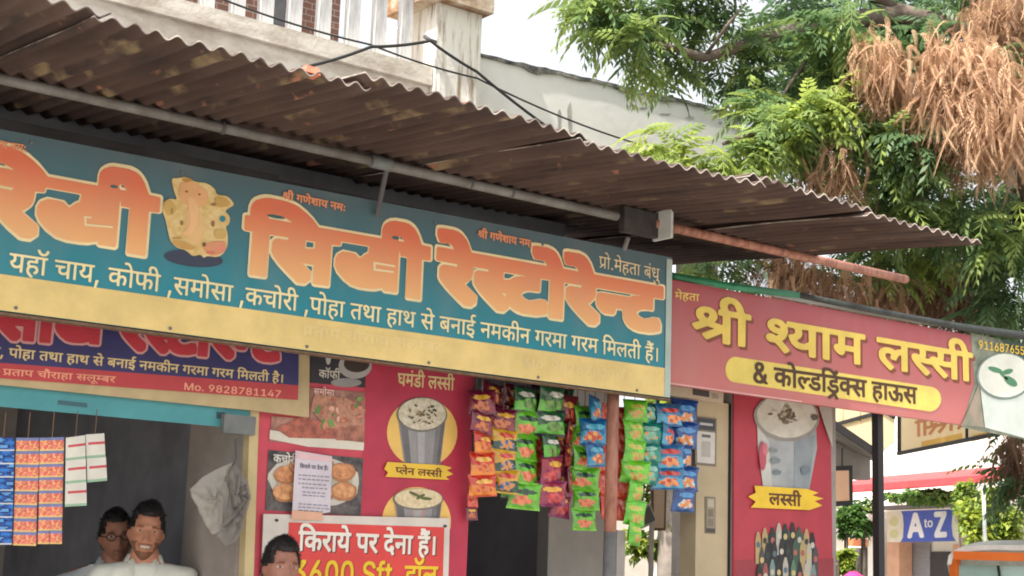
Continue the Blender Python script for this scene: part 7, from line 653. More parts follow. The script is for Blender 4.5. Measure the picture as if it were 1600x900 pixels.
# paper notice taped on
PN = Sheet(0, 5.958)
no = thing('paper_notice', (3.55, 5.96, 1.6), 'pale lilac paper notice with small grey print taped across the kachori picture', 'notice')
b = MB(); PN.slab(b, [PN.uv(462, 704), PN.uv(519, 713), PN.uv(516, 800), PN.uv(456, 812)], ink(214, 206, 218), .002); b.build('paper', no)
b = MB(); PN.pp(b, [(456, 797), (503, 800), (505, 813), (455, 812)], ink(228, 176, 148), 1); PN.pp(b, [(464, 706), (518, 714), (518, 722), (463, 717)], ink(226, 190, 196), 1); b.build('tape', no)
b = MB(); PN.text(b, 'rent', ink(96, 92, 110), 1, (468, 731), (512, 735), 5.5)
rr = random.Random(8)
for i, y in enumerate((741, 747, 754, 760, 767, 772, 786, 791, 796)):
    x = 466 + (6 if i in (3, 4, 5) else 0)
    while x < 510 - (6 if i in (4, 5, 8) else 0):
        w = rr.uniform(3, 8); PN.pp(b, [(x, y + (x - 466) * .07), (x + w, y + (x + w - 466) * .07), (x + w, y + 2.1 + (x + w - 466) * .07), (x, y + 2.1 + (x - 466) * .07)], ink(150, 146, 160), 1); x += w + 1.8
b.build('print', no)

# ------------------------------------------------------------------ lassi poster on the right wall
PL_ = Sheet(0, 5.97)
lp = thing('lassi_poster', (6.5, 5.98, 1.0), 'red lassi poster with a tall painted glass and rows of drink bottles', 'poster')
b = MB(); PL_.slab(b, [PL_.uv(1147, 590), PL_.uv(1297, 610), PL_.uv(1303, 1000), PL_.uv(1146, 1000)], ink(178, 54, 70), .012); b.build('board', lp)
b = MB(); PL_.pp(b, [(1148, 875), (1302, 872), (1303, 1000), (1147, 1000)], ink(150, 52, 62), 1); b.build('foot_band', lp)
b = MB(); PL_.pp(b, [(1180, 650), (1274, 662), (1276, 700), (1262, 774), (1192, 768)], photo_ink((172, 176, 178), (152, 158, 162), 7), 2)
PL_.pp(b, [(1182, 660), (1200, 690), (1206, 768), (1192, 766), (1183, 700)], photo_ink((208, 206, 198), (188, 188, 182), 8), 3); PL_.pp(b, [(1240, 690), (1272, 680), (1262, 772), (1240, 770)], photo_ink((150, 158, 164), (134, 144, 150), 8), 3)
PL_.pell(b, 1228, 652, 51, 38, ink(150, 146, 138), 4, 32, .015, .08); PL_.pell(b, 1228, 650, 47, 34, photo_ink((212, 208, 196), (192, 188, 174), 12), 5, 32, .015, .08)
rr = random.Random(9)
for i in range(30):
    a, r = rr.uniform(0, 6.28), rr.uniform(0, .6); PL_.pell(b, 1224 + r * 40 * math.cos(a), 648 + r * 26 * math.sin(a), rr.uniform(2, 6), rr.uniform(1.5, 4), ink(*rr.choice([(120, 108, 84), (150, 140, 118), (98, 86, 66), (186, 176, 156)])), 6 + i * .05, 8, .2)
for x, y, w, h, c in ((1189, 712, 6, 22, (186, 80, 98)), (1193, 702, 4, 10, (206, 120, 130)), (1209, 720, 9, 4, (120, 134, 138)), (1212, 738, 6, 4, (110, 126, 134)), (1256, 735, 8, 7, (108, 124, 134)), (1270, 652, 6, 5, (96, 92, 84)), (1206, 704, 7, 3, (128, 140, 140))): PL_.pell(b, x, y, w, h, ink(*c), 7.6 + .01 * x / 100, 12, .15)
b.build('glass_picture', lp)
b = MB(); PL_.pp(b, [(1176, 759), (1258, 764), (1276, 770), (1266, 774), (1284, 779), (1270, 783), (1282, 790), (1262, 797), (1170, 793), (1178, 784), (1166, 776), (1178, 770)], ink(240, 200, 50), 8); PL_.text(b, 'lassi', ink(92, 48, 24), 9, (1198, 788), (1249, 791), 17); b.build('ribbon', lp)
b = MB(); rr = random.Random(4)
PL_.pp(b, [(1186, 850), (1200, 834), (1228, 828), (1256, 834), (1268, 850), (1274, 1000), (1180, 1000)], photo_ink((96, 100, 92), (52, 56, 54), 22), 2)
for row, (y, hh) in enumerate(((816, 50), (842, 52), (872, 60))):
    for i in range(9):
        x = 1184 + i * 10.6 + (row % 2) * 4 + rr.uniform(-1, 1); yy = y + abs(i - 4) ** 1.5 * (2.2 if row == 0 else 1.4) + rr.uniform(-3, 3)
        c = ink(*rr.choice([(36, 46, 44), (84, 118, 98), (176, 172, 160), (150, 78, 72), (40, 40, 44), (58, 84, 70), (176, 154, 106), (112, 136, 136), (70, 70, 72)]))
        PL_.pp(b, [(x - 4, yy + hh), (x - 4.3, yy + 12), (x - 1.6, yy), (x + 1.6, yy), (x + 4.3, yy + 12), (x + 4, yy + hh)], c, 3 + row + (i % 3) * .2); PL_.pell(b, x, yy + 20, 3.2, 5, ink(*rr.choice([(190, 186, 174), (166, 92, 84), (196, 176, 120), (86, 104, 120), (52, 60, 58)])), 3.7 + row, 8)
b.build('bottle_picture', lp)
b = MB(); PL_.pp(b, [(1268, 606), (1297, 611), (1298, 700), (1284, 660), (1278, 640)], ink(186, 180, 170), 8); b.build('peeled_corner', lp)

# cards on the beige pillar, light fitting above it
PC = Sheet(0, 5.995)
def card(px4, name, label, dark, body):
    t_ = thing(name, PC.pt(*PC.uv(*px4[0])), label, 'card'); b = MB(); PC.slab(b, [PC.uv(*p) for p in px4], ink(118, 110, 96), .006); b.build('frame', t_)
    (ax, ay), (bx_, by), (cx, cy), (dx, dy) = px4
    L = lambda s, t: (ax + (bx_ - ax) * s + (dx - ax) * t + ((cx - bx_) - (dx - ax)) * s * t, ay + (by - ay) * s + (dy - ay) * t + ((cy - by) - (dy - ay)) * s * t)
    b = MB()
    for s0, s1, t0, t1, c, k in body: PC.pp(b, [L(s0, t0), L(s1, t0), L(s1, t1), L(s0, t1)], ink(*c), k)
    b.build('face', t_); return t_
card([(1086, 650), (1120, 654), (1119, 729), (1086, 726)], 'payment_card', 'framed white payment card with a dark header on the beige pillar', 0,
     [(.08, .92, .03, .26, (62, 64, 72), 1), (.2, .8, .12, .17, (190, 190, 190), 2), (.08, .92, .30, .95, (206, 202, 196), 1), (.3, .7, .36, .42, (96, 94, 92), 2), (.3, .7, .5, .82, (176, 172, 166), 2)])
card([(1102, 776), (1118, 777), (1118, 834), (1102, 833)], 'narrow_card', 'narrow grey strip card low on the beige pillar', 0,
     [(.1, .9, .03, .97, (150, 140, 120), 1), (.2, .8, .06, .28, (178, 170, 152), 2), (.25, .75, .34, .54, (116, 108, 94), 2), (.25, .75, .60, .80, (124, 114, 98), 2), (.1, .9, .86, .97, (72, 68, 66), 2)])
fx = thing('switch_board', at(1085, 612, Y=5.98), 'cream switch board with a dark slot fixed under the sign corner', 'switch board')
b = MB(); PF = Sheet(0, 5.93); PF.slab(b, [PF.uv(1046, 596), PF.uv(1131, 612), PF.uv(1130, 630), PF.uv(1046, 617)], ink(196, 178, 156), .05); b.build('case', fx)
b = MB(); PF.pp(b, [(1082, 607), (1108, 611), (1108, 621), (1082, 617)], ink(70, 66, 64), 1); PF.pp(b, [(1112, 614), (1122, 616), (1122, 624), (1112, 622)], ink(160, 150, 136), 1); b.build('slot', fx)

# ------------------------------------------------------------------ posts
post = MB(); x = at(957, 760, Y=5.68)[0]; post.tube([(x, 5.69, 0.0), (x, 5.69, 1.72)], .032, mat('grey_pipe_foot', (0.2, .2, .2), .6, .2, 6), 12); post.tube([(x, 5.69, 1.72), (x, 5.69, 2.42)], .031, M['rustpipe'], 12)
tag(post.build('sign_post', smooth=True), 'pinkish upright pipe holding up the end of the teal sign', 'post')
post = MB(); x = at(971, 800, Y=5.9)[0]; post.box((x - .025, 5.9, 0), (x + .03, 5.96, 1.74), M['plaster']); tag(post.build('door_post'), 'short grey post standing just behind the pinkish pipe', 'post')
post = MB(); x = at(1378, 760, Y=5.71)[0]; post.box((x - .024, 5.715, 0), (x + .024, 5.76, 2.52), M['black']); tag(post.build('black_post'), 'square black post under the pink sign beside the lassi poster', 'post')
# ------------------------------------------------------------------ hanging snack strips
def foil(r, g, b): return mat('snack_foil', S(r, g, b), .17, .18, 20, bump=.8, bscale=30, spec=.9)
def packet_mesh(kind, cols, w=.112, h=.118, seed=1):
    rnd = random.Random(seed); nx, nz = 22, 26; vs = []; fs = []; ms = []
    mats = [foil(*c) for c in cols]                       # 0 main, 1 lower band, 2 badge, 3 picture, 4 picture accent, 5 crimp
    wob = [rnd.uniform(0, 6) for _ in range(4)]
    for side in (0, 1):
        for j in range(nz + 1):
            for i in range(nx + 1):
                s, t = i / nx * 2 - 1, j / nz * 2 - 1
                bulge = max(0, 1 - s * s) ** .6 * max(0, 1 - (abs(t) / .93) ** 2.2) ** .7
                xx = s * w / 2 * (1 - .10 * (1 - t * t)) ; zz = t * h / 2
                y = .017 * bulge + .003 * math.sin(9 * s + 5 * t + wob[0]) * bulge + .0012 * math.sin(22 * s) * (abs(t) > .86)
                vs.append((xx, -y - .0006 if side == 0 else y + .0006, zz))
    N = (nx + 1) * (nz + 1)
    bx_, bz, px_, pz = rnd.uniform(-.15, .15), rnd.uniform(.30, .42), rnd.uniform(-.2, .2), rnd.uniform(-.42, -.28)
    for side in (0, 1):
        for j in range(nz):
            for i in range(nx):
                a = side * N + j * (nx + 1) + i; q = (a, a + 1, a + nx + 2, a + nx + 1); fs.append(q if side == 0 else q[::-1])
                s, t = (i + .5) / nx * 2 - 1, (j + .5) / nz * 2 - 1
                k = 0
                if t < -.05 + .15 * math.sin(2.2 * s + wob[1]): k = 1
                if ((s - px_) / .62) ** 2 + ((t - pz) / .36) ** 2 < 1 + .35 * math.sin(5 * math.atan2(t - pz, s - px_) + wob[2]): k = 3 if math.sin(9 * s + wob[3]) * math.sin(8 * t + 3 * s) > -.25 else 4
                if ((s - bx_) / .66) ** 2 + ((t - bz) / .20) ** 2 < 1: k = 2
                if abs(t) > .87: k = 5
                ms.append(k if side == 0 else (5 if abs(t) > .87 else 0))
    me = bpy.data.meshes.new('packet'); me.from_pydata(vs, [], fs)
    for m in mats: me.materials.append(m)
    me.polygons.foreach_set('material_index', ms); me.polygons.foreach_set('use_smooth', [True] * len(fs)); me.update(); return me
KIND = {
 'maroon': [(112, 24, 52), (128, 30, 58), (226, 172, 60), (196, 110, 60), (150, 60, 40), (92, 24, 46)],
 'orange': [(206, 58, 36), (226, 132, 40), (238, 186, 84), (216, 120, 50), (188, 60, 40), (200, 70, 40)],
 'yellow': [(214, 164, 44), (30, 70, 62), (214, 80, 66), (206, 140, 84), (44, 96, 150), (196, 160, 50)],
 'green': [(104, 190, 44), (96, 172, 40), (40, 74, 46), (226, 130, 92), (206, 100, 70), (120, 196, 60)],
 'dkgreen': [(44, 92, 58), (92, 178, 60), (216, 214, 206), (106, 150, 60), (70, 120, 60), (60, 44, 70)],
 'magenta': [(158, 40, 70), (140, 34, 74), (240, 178, 60), (206, 70, 74), (176, 44, 60), (126, 44, 96)],
 'wine': [(120, 26, 40), (150, 40, 40), (226, 170, 70), (186, 70, 48), (120, 30, 36), (100, 24, 36)],
 'blue': [(36, 112, 170), (52, 150, 190), (92, 190, 220), (206, 84, 60), (240, 170, 90), (30, 96, 160)],
 'red': [(206, 60, 48), (214, 78, 58), (232, 130, 96), (222, 110, 84), (190, 50, 44), (200, 66, 54)],
 'lime': [(112, 206, 44), (96, 186, 44), (206, 200, 90), (176, 180, 80), (214, 140, 70), (84, 168, 40)],
 'teal': [(20, 130, 118), (24, 140, 128), (150, 206, 190), (120, 190, 170), (226, 160, 80), (14, 110, 104)],
 'skyred': [(38, 112, 160), (70, 160, 200), (208, 62, 52), (236, 150, 90), (196, 60, 60), (30, 90, 150)],
 'navy': [(22, 72, 142), (24, 84, 150), (80, 150, 210), (226, 140, 70), (190, 210, 220), (18, 60, 124)],
}
PK = {k: [packet_mesh(k, v, seed=i + 40 * n) for n in range(3)] for i, (k, v) in enumerate(KIND.items())}
LAB = {
 'a': 'strip of maroon then orange snack packets hanging leftmost beside the menu poster', 'b': 'snack strip turning from maroon to yellow, right of the maroon and orange strip',
 'c': 'strip of light green snack packets with orange pictures between yellow and dark green strips', 'd': 'strip of dark green snack packets ending in magenta ones with yellow badges',
 'e': 'narrow wine red snack strip hanging between magenta and green strips', 'f': 'long light green snack strip reaching lowest left of the pinkish pipe',
 'g': 'short strip of three blue snack packets left of the pinkish pipe', 'h': 'orange red snack strip hanging behind the left of the pinkish pipe', 'h2': 'orange red snack strip right of the pinkish pipe beside lime packets',
 'i': 'long lime green snack strip hanging right of the pinkish pipe', 'j': 'strip of teal snack packets between the lime and sky blue strips', 'k': 'strip of sky blue snack packets with red badges beside the teal strip',
 'l': 'strip of navy blue snack packets hanging rightmost beside the beige pillar', 'm': 'short red and white snack strip low beside the menu poster edge', 'o': 'wine and magenta snack strip hung in the back row behind the orange and yellow strips', 'q': 'mixed snack strip in the back row between the yellow and light green strips', 's': 'red snack strip in the back row between the light and dark green strips', 't': 'snack strip in the back row ending lowest beside the magenta packets', 'u': 'lime snack strip in the back row left of the short blue strip', 'v': 'teal and navy snack strip in the back row left of the sky blue strip',
 'n': 'maroon snack strip hung between the first strip and the yellow strip top'}
def strip(key, cx, ty, by, w, kinds, Y, yaw=0.0):
    p0, p1 = at(cx, ty, Y=Y), at(cx, by, Y=Y); H = p0[2] - p1[2]
    n = max(2, round(H / .108)); h = H / n
    pxw = at(cx + w / 2, (ty + by) / 2, Y=Y)[0] - at(cx - w / 2, (ty + by) / 2, Y=Y)[0]
    root = thing('snack_strip', (p0[0], Y, p0[2]), LAB[key], 'snack strip', 'snack packet strips hung in the shop opening')
    b = MB(); b.tube([(p0[0], Y, p0[2] - .01), (p0[0], Y, 2.50)], .002, M['wood'], 5); b.build('string', root)
    x0, x1 = p0[0], p1[0]
    for i in range(n):
        kd = kinds[min(int(i * len(kinds) / n), len(kinds) - 1)]
        o = bpy.data.objects.new('packet', PK[kd][random.randrange(3)]); COL.objects.link(o); o.parent = root
        t = (i + .5) / n
        o.location = ((x1 - x0) * t + random.uniform(-.004, .004), random.uniform(-.006, .006), -h * (i + .5))
        o.rotation_euler = (random.uniform(-.16, .16), random.uniform(-.09, .09), yaw + random.uniform(-.55, .55))
        o.scale = (pxw / .112 * random.uniform(1.06, 1.26), pxw / .112 * random.uniform(.9, 1.3), h * random.uniform(1.08, 1.26) / .118)
strip('a', 754, 612, 775, 34, ['maroon', 'orange', 'orange', 'orange'], 5.88)
strip('n', 766, 600, 668, 36, ['maroon', 'maroon'], 5.96)
strip('b', 787, 640, 768, 34, ['maroon', 'yellow', 'yellow', 'yellow'], 5.90)
strip('c', 821, 606, 794, 37, ['dkgreen', 'green', 'green', 'green', 'green'], 5.92)
strip('d', 861, 606, 790, 38, ['dkgreen', 'dkgreen', 'dkgreen', 'magenta', 'magenta'], 5.90)
strip('e', 888, 622, 768, 24, ['wine', 'wine', 'maroon'], 5.95, .5)
strip('f', 914, 638, 828, 32, ['green'], 5.93, -.2)
strip('g', 930, 622, 728, 34, ['blue', 'blue', 'blue'], 5.86)
strip('h', 945, 632, 808, 26, ['red'], 5.97, .4)
strip('h2', 975, 640, 812, 26, ['red'], 5.98, -.3)
strip('i', 992, 626, 850, 30, ['lime'], 5.90)
strip('j', 1014, 630, 754, 30, ['teal'], 5.93)
strip('k', 1043, 632, 764, 34, ['skyred'], 5.92)
strip('l', 1068, 628, 798, 30, ['navy'], 5.94)
strip('o', 772, 604, 700, 30, ['wine', 'maroon', 'magenta'], 6.0, .3)
strip('q', 804, 602, 776, 30, ['maroon', 'dkgreen', 'yellow', 'dkgreen'], 6.0, -.4)
strip('s', 841, 604, 780, 28, ['wine', 'red', 'red', 'wine'], 6.0, .4)
strip('t', 876, 610, 806, 26, ['dkgreen', 'wine', 'magenta', 'magenta'], 5.99, -.5)
strip('u', 902, 628, 770, 26, ['lime', 'green'], 6.0, .5)
strip('v', 1030, 628, 740, 26, ['teal', 'navy'], 6.0, .4)
strip('m', 738, 772, 812, 14, ['red', 'maroon'], 5.95)
# shelf of foil packets low behind the strips
b = MB(); 
for x, y, w in ((816, 800, 10), (836, 803, 14), (870, 803, 14)):
    p = at(x, y, Y=6.25); b = MB(); a_ = w * .0035
    b.hexa([(p[0] - a_, 6.2, 1.362), (p[0] + a_, 6.2, 1.362), (p[0] + a_, 6.32, 1.362), (p[0] - a_, 6.32, 1.362), (p[0] - a_ * .9, 6.21, 1.362 + w * .004), (p[0] + a_ * .8, 6.22, 1.362 + w * .0045), (p[0] + a_ * .8, 6.31, 1.362 + w * .0045), (p[0] - a_ * .9, 6.31, 1.362 + w * .004)], ink(176, 160, 156, .3))
    tag(b.build('food_pack'), {816: 'small pale pack on the counter edge, below the light green snack strip', 836: 'middle pale pack on the counter edge below the magenta strip', 870: 'pale pack on the counter edge nearest the wine red strip'}[x], 'pack', 'pale packs along the counter edge')
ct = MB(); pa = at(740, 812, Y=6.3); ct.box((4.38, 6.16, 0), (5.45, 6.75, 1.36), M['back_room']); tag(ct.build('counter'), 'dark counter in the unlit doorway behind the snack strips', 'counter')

# ------------------------------------------------------------------ sachet strips in the left opening
def sachets(label, quad, rows, cols, paint, Y, group, name='sachet_strip'):
    P = Sheet(0, Y); c = [P.uv(*q) for q in quad]; top = P.pt(*c[0])
    root = thing(name, top, label, 'sachet strip', group)
    L = lambda s, t: (c[0][0] + (c[1][0] - c[0][0]) * s + (c[3][0] - c[0][0]) * t + ((c[2][0] - c[1][0]) - (c[3][0] - c[0][0])) * s * t, c[0][1] + (c[1][1] - c[0][1]) * s + (c[3][1] - c[0][1]) * t + ((c[2][1] - c[1][1]) - (c[3][1] - c[0][1])) * s * t)
    for j in range(rows):
        for i in range(cols):
            b = MB(); s0, s1, t0, t1 = i / cols, (i + 1) / cols, j / rows, (j + 1) / rows
            e = random.uniform(-.002, .004); NN = 9
            # a softly pillowed pouch, front and back
            for side in (1, -1):
                vs = []; fs = []
                for a in range(NN + 1):
                    for q in range(NN + 1):
                        u, v = L(s0 + (s1 - s0) * q / NN, t0 + (t1 - t0) * a / NN); bl = math.sin(math.pi * q / NN) * math.sin(math.pi * a / NN)
                        vs.append(P.pt(u, v, side * (.3 + 3.2 * bl) + e * 500))
                for a in range(NN):
                    for q in range(NN):
                        k = a * (NN + 1) + q; fs.append(((k, k + 1, k + NN + 2, k + NN + 1), paint(q / NN, a / NN, i, j)))
                for f, m_ in fs: b.raw([vs[x] for x in f], [(0, 1, 2, 3) if side < 0 else (3, 2, 1, 0)], m_)
            b.build('sachet', root, smooth=False)
    b = MB(); m0 = P.pt(*L(.5, 0)); b.tube([m0, m0 + np.array([0, .0, .10])], .002, M['wood'], 5); b.build('string', root)
def p_orange(s, t, i, j):
    if t < .12: return ink(126, 136, 186)
    if t > .86: return ink(240, 206, 130)
    return ink(*[(240, 140, 118), (236, 110, 104), (244, 190, 120), (232, 104, 100)][int(2 + 1.99 * math.sin(5 * s + 4 * t + 1.7 * i) * math.cos(6 * t - 2 * s + 2.1 * i))])
def p_blue(s, t, i, j):
    if t > .78: return ink(206, 214, 226)
    return ink(*[(52, 126, 214), (34, 90, 180), (24, 50, 110), (96, 164, 232)][int(2 + 1.99 * math.sin(4 * s + 5 * t + 2 * j) * math.cos(7 * t - 3 * s + j))])
def p_white(s, t, i, j):
    return ink(206, 76, 84) if .25 < t < .42 and .1 < s < .9 else (ink(150, 190, 160) if t > .86 else ink(224, 222, 212))
G = 'sachet strips hung in the left shop opening'
sachets('strip of blue sachets at the left end of the row of hanging sachets', [(-12, 684), (23, 684), (18, 851), (-14, 851)], 8, 1, p_blue, 5.93, G)
sachets('longer double strip of orange and red sachets beside the blue ones', [(25, 684), (62, 684), (56, 853), (20, 852)], 8, 2, p_orange, 5.945, G)
sachets('double strip of orange and red sachets beside the white cards', [(62.5, 684), (100, 683), (96, 850), (59, 850)], 8, 2, p_orange, 5.94, G)
sachets('longer strip of three white sachets with red print', [(103, 684), (133, 680), (135, 790), (101, 792)], 3, 1, p_white, 5.93, G)
sachets('short strip of two white sachets with red print', [(134, 679), (163, 677), (167, 751), (136, 754)], 2, 1, p_white, 5.94, G)

# bundle of thin grey plastic bags on a string
bag = thing('plastic_bag_bundle', at(345, 720, Y=5.9), 'crumpled bundle of thin grey plastic bags hanging by a string beside the poster', 'plastic bags')
PBG = Sheet(0, 5.9)
m_bag = sheet_mat('thin_grey_polythene', S(214, 208, 200), .5, .2, .28); m_bag2 = sheet_mat('crumpled_polythene', S(176, 170, 164), .45, .2, .35)
def crumple(outline, m, k, seed, amp_=10):
    rnd = random.Random(seed); cx = sum(p[0] for p in outline) / len(outline); cy = sum(p[1] for p in outline) / len(outline); b = MB(); n = len(outline)
    pts = []
    for a in range(n):
        (x0, y0), (x1, y1) = outline[a], outline[(a + 1) % n]
        for t in np.linspace(0, 1, 4)[:-1]: pts.append((x0 + (x1 - x0) * t + rnd.uniform(-1.2, 1.2), y0 + (y1 - y0) * t + rnd.uniform(-1.2, 1.2)))
    R_ = 7; n = len(pts); grid = []
    ph = [rnd.uniform(0, 6) for _ in range(6)]
    for r in range(R_ + 1):
        f = 1 - r / R_ * .98; row = []
        for a, (x, y) in enumerate(pts):
            fold = math.sin(a * 1.7 + ph[0]) * .5 + math.sin(a * .9 + r * 1.3 + ph[1]) + .6 * math.sin(a * 2.9 - r * 2 + ph[2])
            row.append(PBG.pt(*PBG.uv(cx + (x - cx) * f, cy + (y - cy) * f), k + (1 - f) * 14 + fold * amp_ * .45 * min(1, 2.2 * (1 - f) + .25)))
        grid.append(row)
    b.rings(grid, m, cap=False); back = [[p + np.array([0, .012 + .02 * (r / R_), 0]) for p in row] for r, row in enumerate(grid)]
    b.rings([x[::-1] for x in back], m, cap=False); return b
crumple([(362, 722), (352, 745), (356, 772), (350, 800), (345, 828), (334, 836), (322, 822), (312, 800), (300, 776), (297, 764), (312, 750), (335, 735)], m_bag, 4, 2).build('folded_bag', bag, smooth=True)
for i, (ol, sd) in enumerate((([(364, 725), (376, 742), (386, 752), (389, 772), (384, 800), (378, 822), (366, 845), (352, 853), (338, 838), (350, 805), (356, 770), (358, 742)], 5), ([(368, 740), (382, 756), (386, 780), (374, 806), (362, 828), (356, 800), (360, 765)], 9))):
    crumple(ol, m_bag2, 8 + 10 * i, sd, 22).build('bag', bag, smooth=True)
b = MB(); b.tube([at(368, 686, Y=5.9), at(369, 715, Y=5.9), at(362, 735, Y=5.9)], .004, M['dkgrey'], 6); b.build('string', bag)
# faint furniture in the dark room
cab = thing('cupboard', (3.0, 9.0, 0), 'dim grey cupboard at the back of the dark left shop', 'cupboard')
xa, xb_ = at(205, 700, Y=9.0)[0], at(262, 700, Y=9.0)[0]; zt_ = at(230, 662, Y=9.0)[2]; zb = at(230, 778, Y=9.0)[2]
b = MB(); mg = mat('dull_grey_board', (0.15, .15, .15), .8, .2, 3); b.box((xa, 9.0, 0), (3.13, 9.28, zt_), mg); b.build('cabinet_body', cab)
b = MB(); b.box((xa + .02, 8.985, zb), ((xa + 3.13) / 2 - .01, 8.998, zt_ - .03), mg); b.box(((xa + 3.13) / 2 + .01, 8.985, zb), (3.11, 8.998, zt_ - .03), mg); b.build('cabinet_door', cab)

# ------------------------------------------------------------------ people
def skin_mesh(joints, edges, sub=2):
    """joints: (x, y, z, radius); one continuous surface grown over the skeleton"""
    me = bpy.data.meshes.new('skin_tmp'); me.from_pydata([j[:3] for j in joints], edges, []); o = bpy.data.objects.new('skin_tmp', me); COL.objects.link(o)
    md = o.modifiers.new('skin', 'SKIN'); md.use_smooth_shade = True; md.branch_smoothing = .6
    for i, j in enumerate(joints):
        r = j[3]; me.skin_vertices[0].data[i].radius = r if isinstance(r, tuple) else (r, r)
    me.skin_vertices[0].data[0].use_root = True
    s = o.modifiers.new('sub', 'SUBSURF'); s.levels = s.render_levels = sub
    dg = bpy.context.evaluated_depsgraph_get(); ev = o.evaluated_get(dg); em = ev.to_mesh()
    vs = [tuple(v.co) for v in em.vertices]; fs = [tuple(p.vertices) for p in em.polygons]; ev.to_mesh_clear()
    bpy.data.objects.remove(o); bpy.data.meshes.remove(me); return vs, fs

def head_points(nu=84, nv=72, jaw=1.0):
    """a head with its face towards -y, centred between the ears; returns grid and hair/feature lookups"""
    P = []
    G_ = lambda a, s: math.exp(-(a / s) ** 2)
    for j in range(nv + 1):
        el = -math.pi / 2 + math.pi * j / nv
        for i in range(nu):
            az = 2 * math.pi * i / nu
            dx, dy, dz = math.cos(el) * math.sin(az), -math.cos(el) * math.cos(az), math.sin(el)
            x, y, z = .0715 * dx, .094 * dy, .120 * dz
            if z < 0: k = 1 - .36 * (-z / .12) ** 1.25; x *= k
            if z > .02: x *= 1 + .04 * G_(z - .05, .04)
            if y < 0:
                front = min(1, -dy * 1.25)
                y *= 1 - .06 * G_(x, .05) * G_(z - .02, .05)
                y -= .0230 * G_(x, .0105) * (G_(z + .030, .013) + .55 * G_(z + .012, .016) + .25 * G_(z - .004, .012)) * front      # nose
                y -= .0070 * G_(abs(x) - .0145, .0080) * G_(z + .037, .008) * front                                              # nostrils
                y -= .0065 * G_(z - .026, .008) * G_(abs(x) - .025, .022) * front                                                # brow
                y += .0105 * G_(abs(x) - .031, .0135) * G_(z - .007, .0105) * front                                              # sockets
                y -= .0045 * G_(abs(x) - .031, .010) * G_(z - .006, .006) * front                                                # eyeballs
                y -= .0060 * G_(abs(x) - .044, .018) * G_(z + .030, .018) * front                                                # cheeks
                y -= .0075 * G_(x, .022) * (G_(z + .055, .0055) + G_(z + .070, .006)) * front                                     # lips
                y += .0050 * G_(x, .020) * G_(z + .0625, .0035) * front                                                          # mouth line
                y -= .0110 * G_(x, .020) * G_(z + .100, .016) * front                                                            # chin
            if z < -.03 and y > 0: y *= 1 - .55 * min(1, (-z - .03) / .09)
            ear = G_(abs(x) - .072, .012) * G_(y - .004, .016) * G_(z + .008, .030)
            x += math.copysign(.011 * ear, x)
            P.append([x, y, z])
    return P, nu, nv
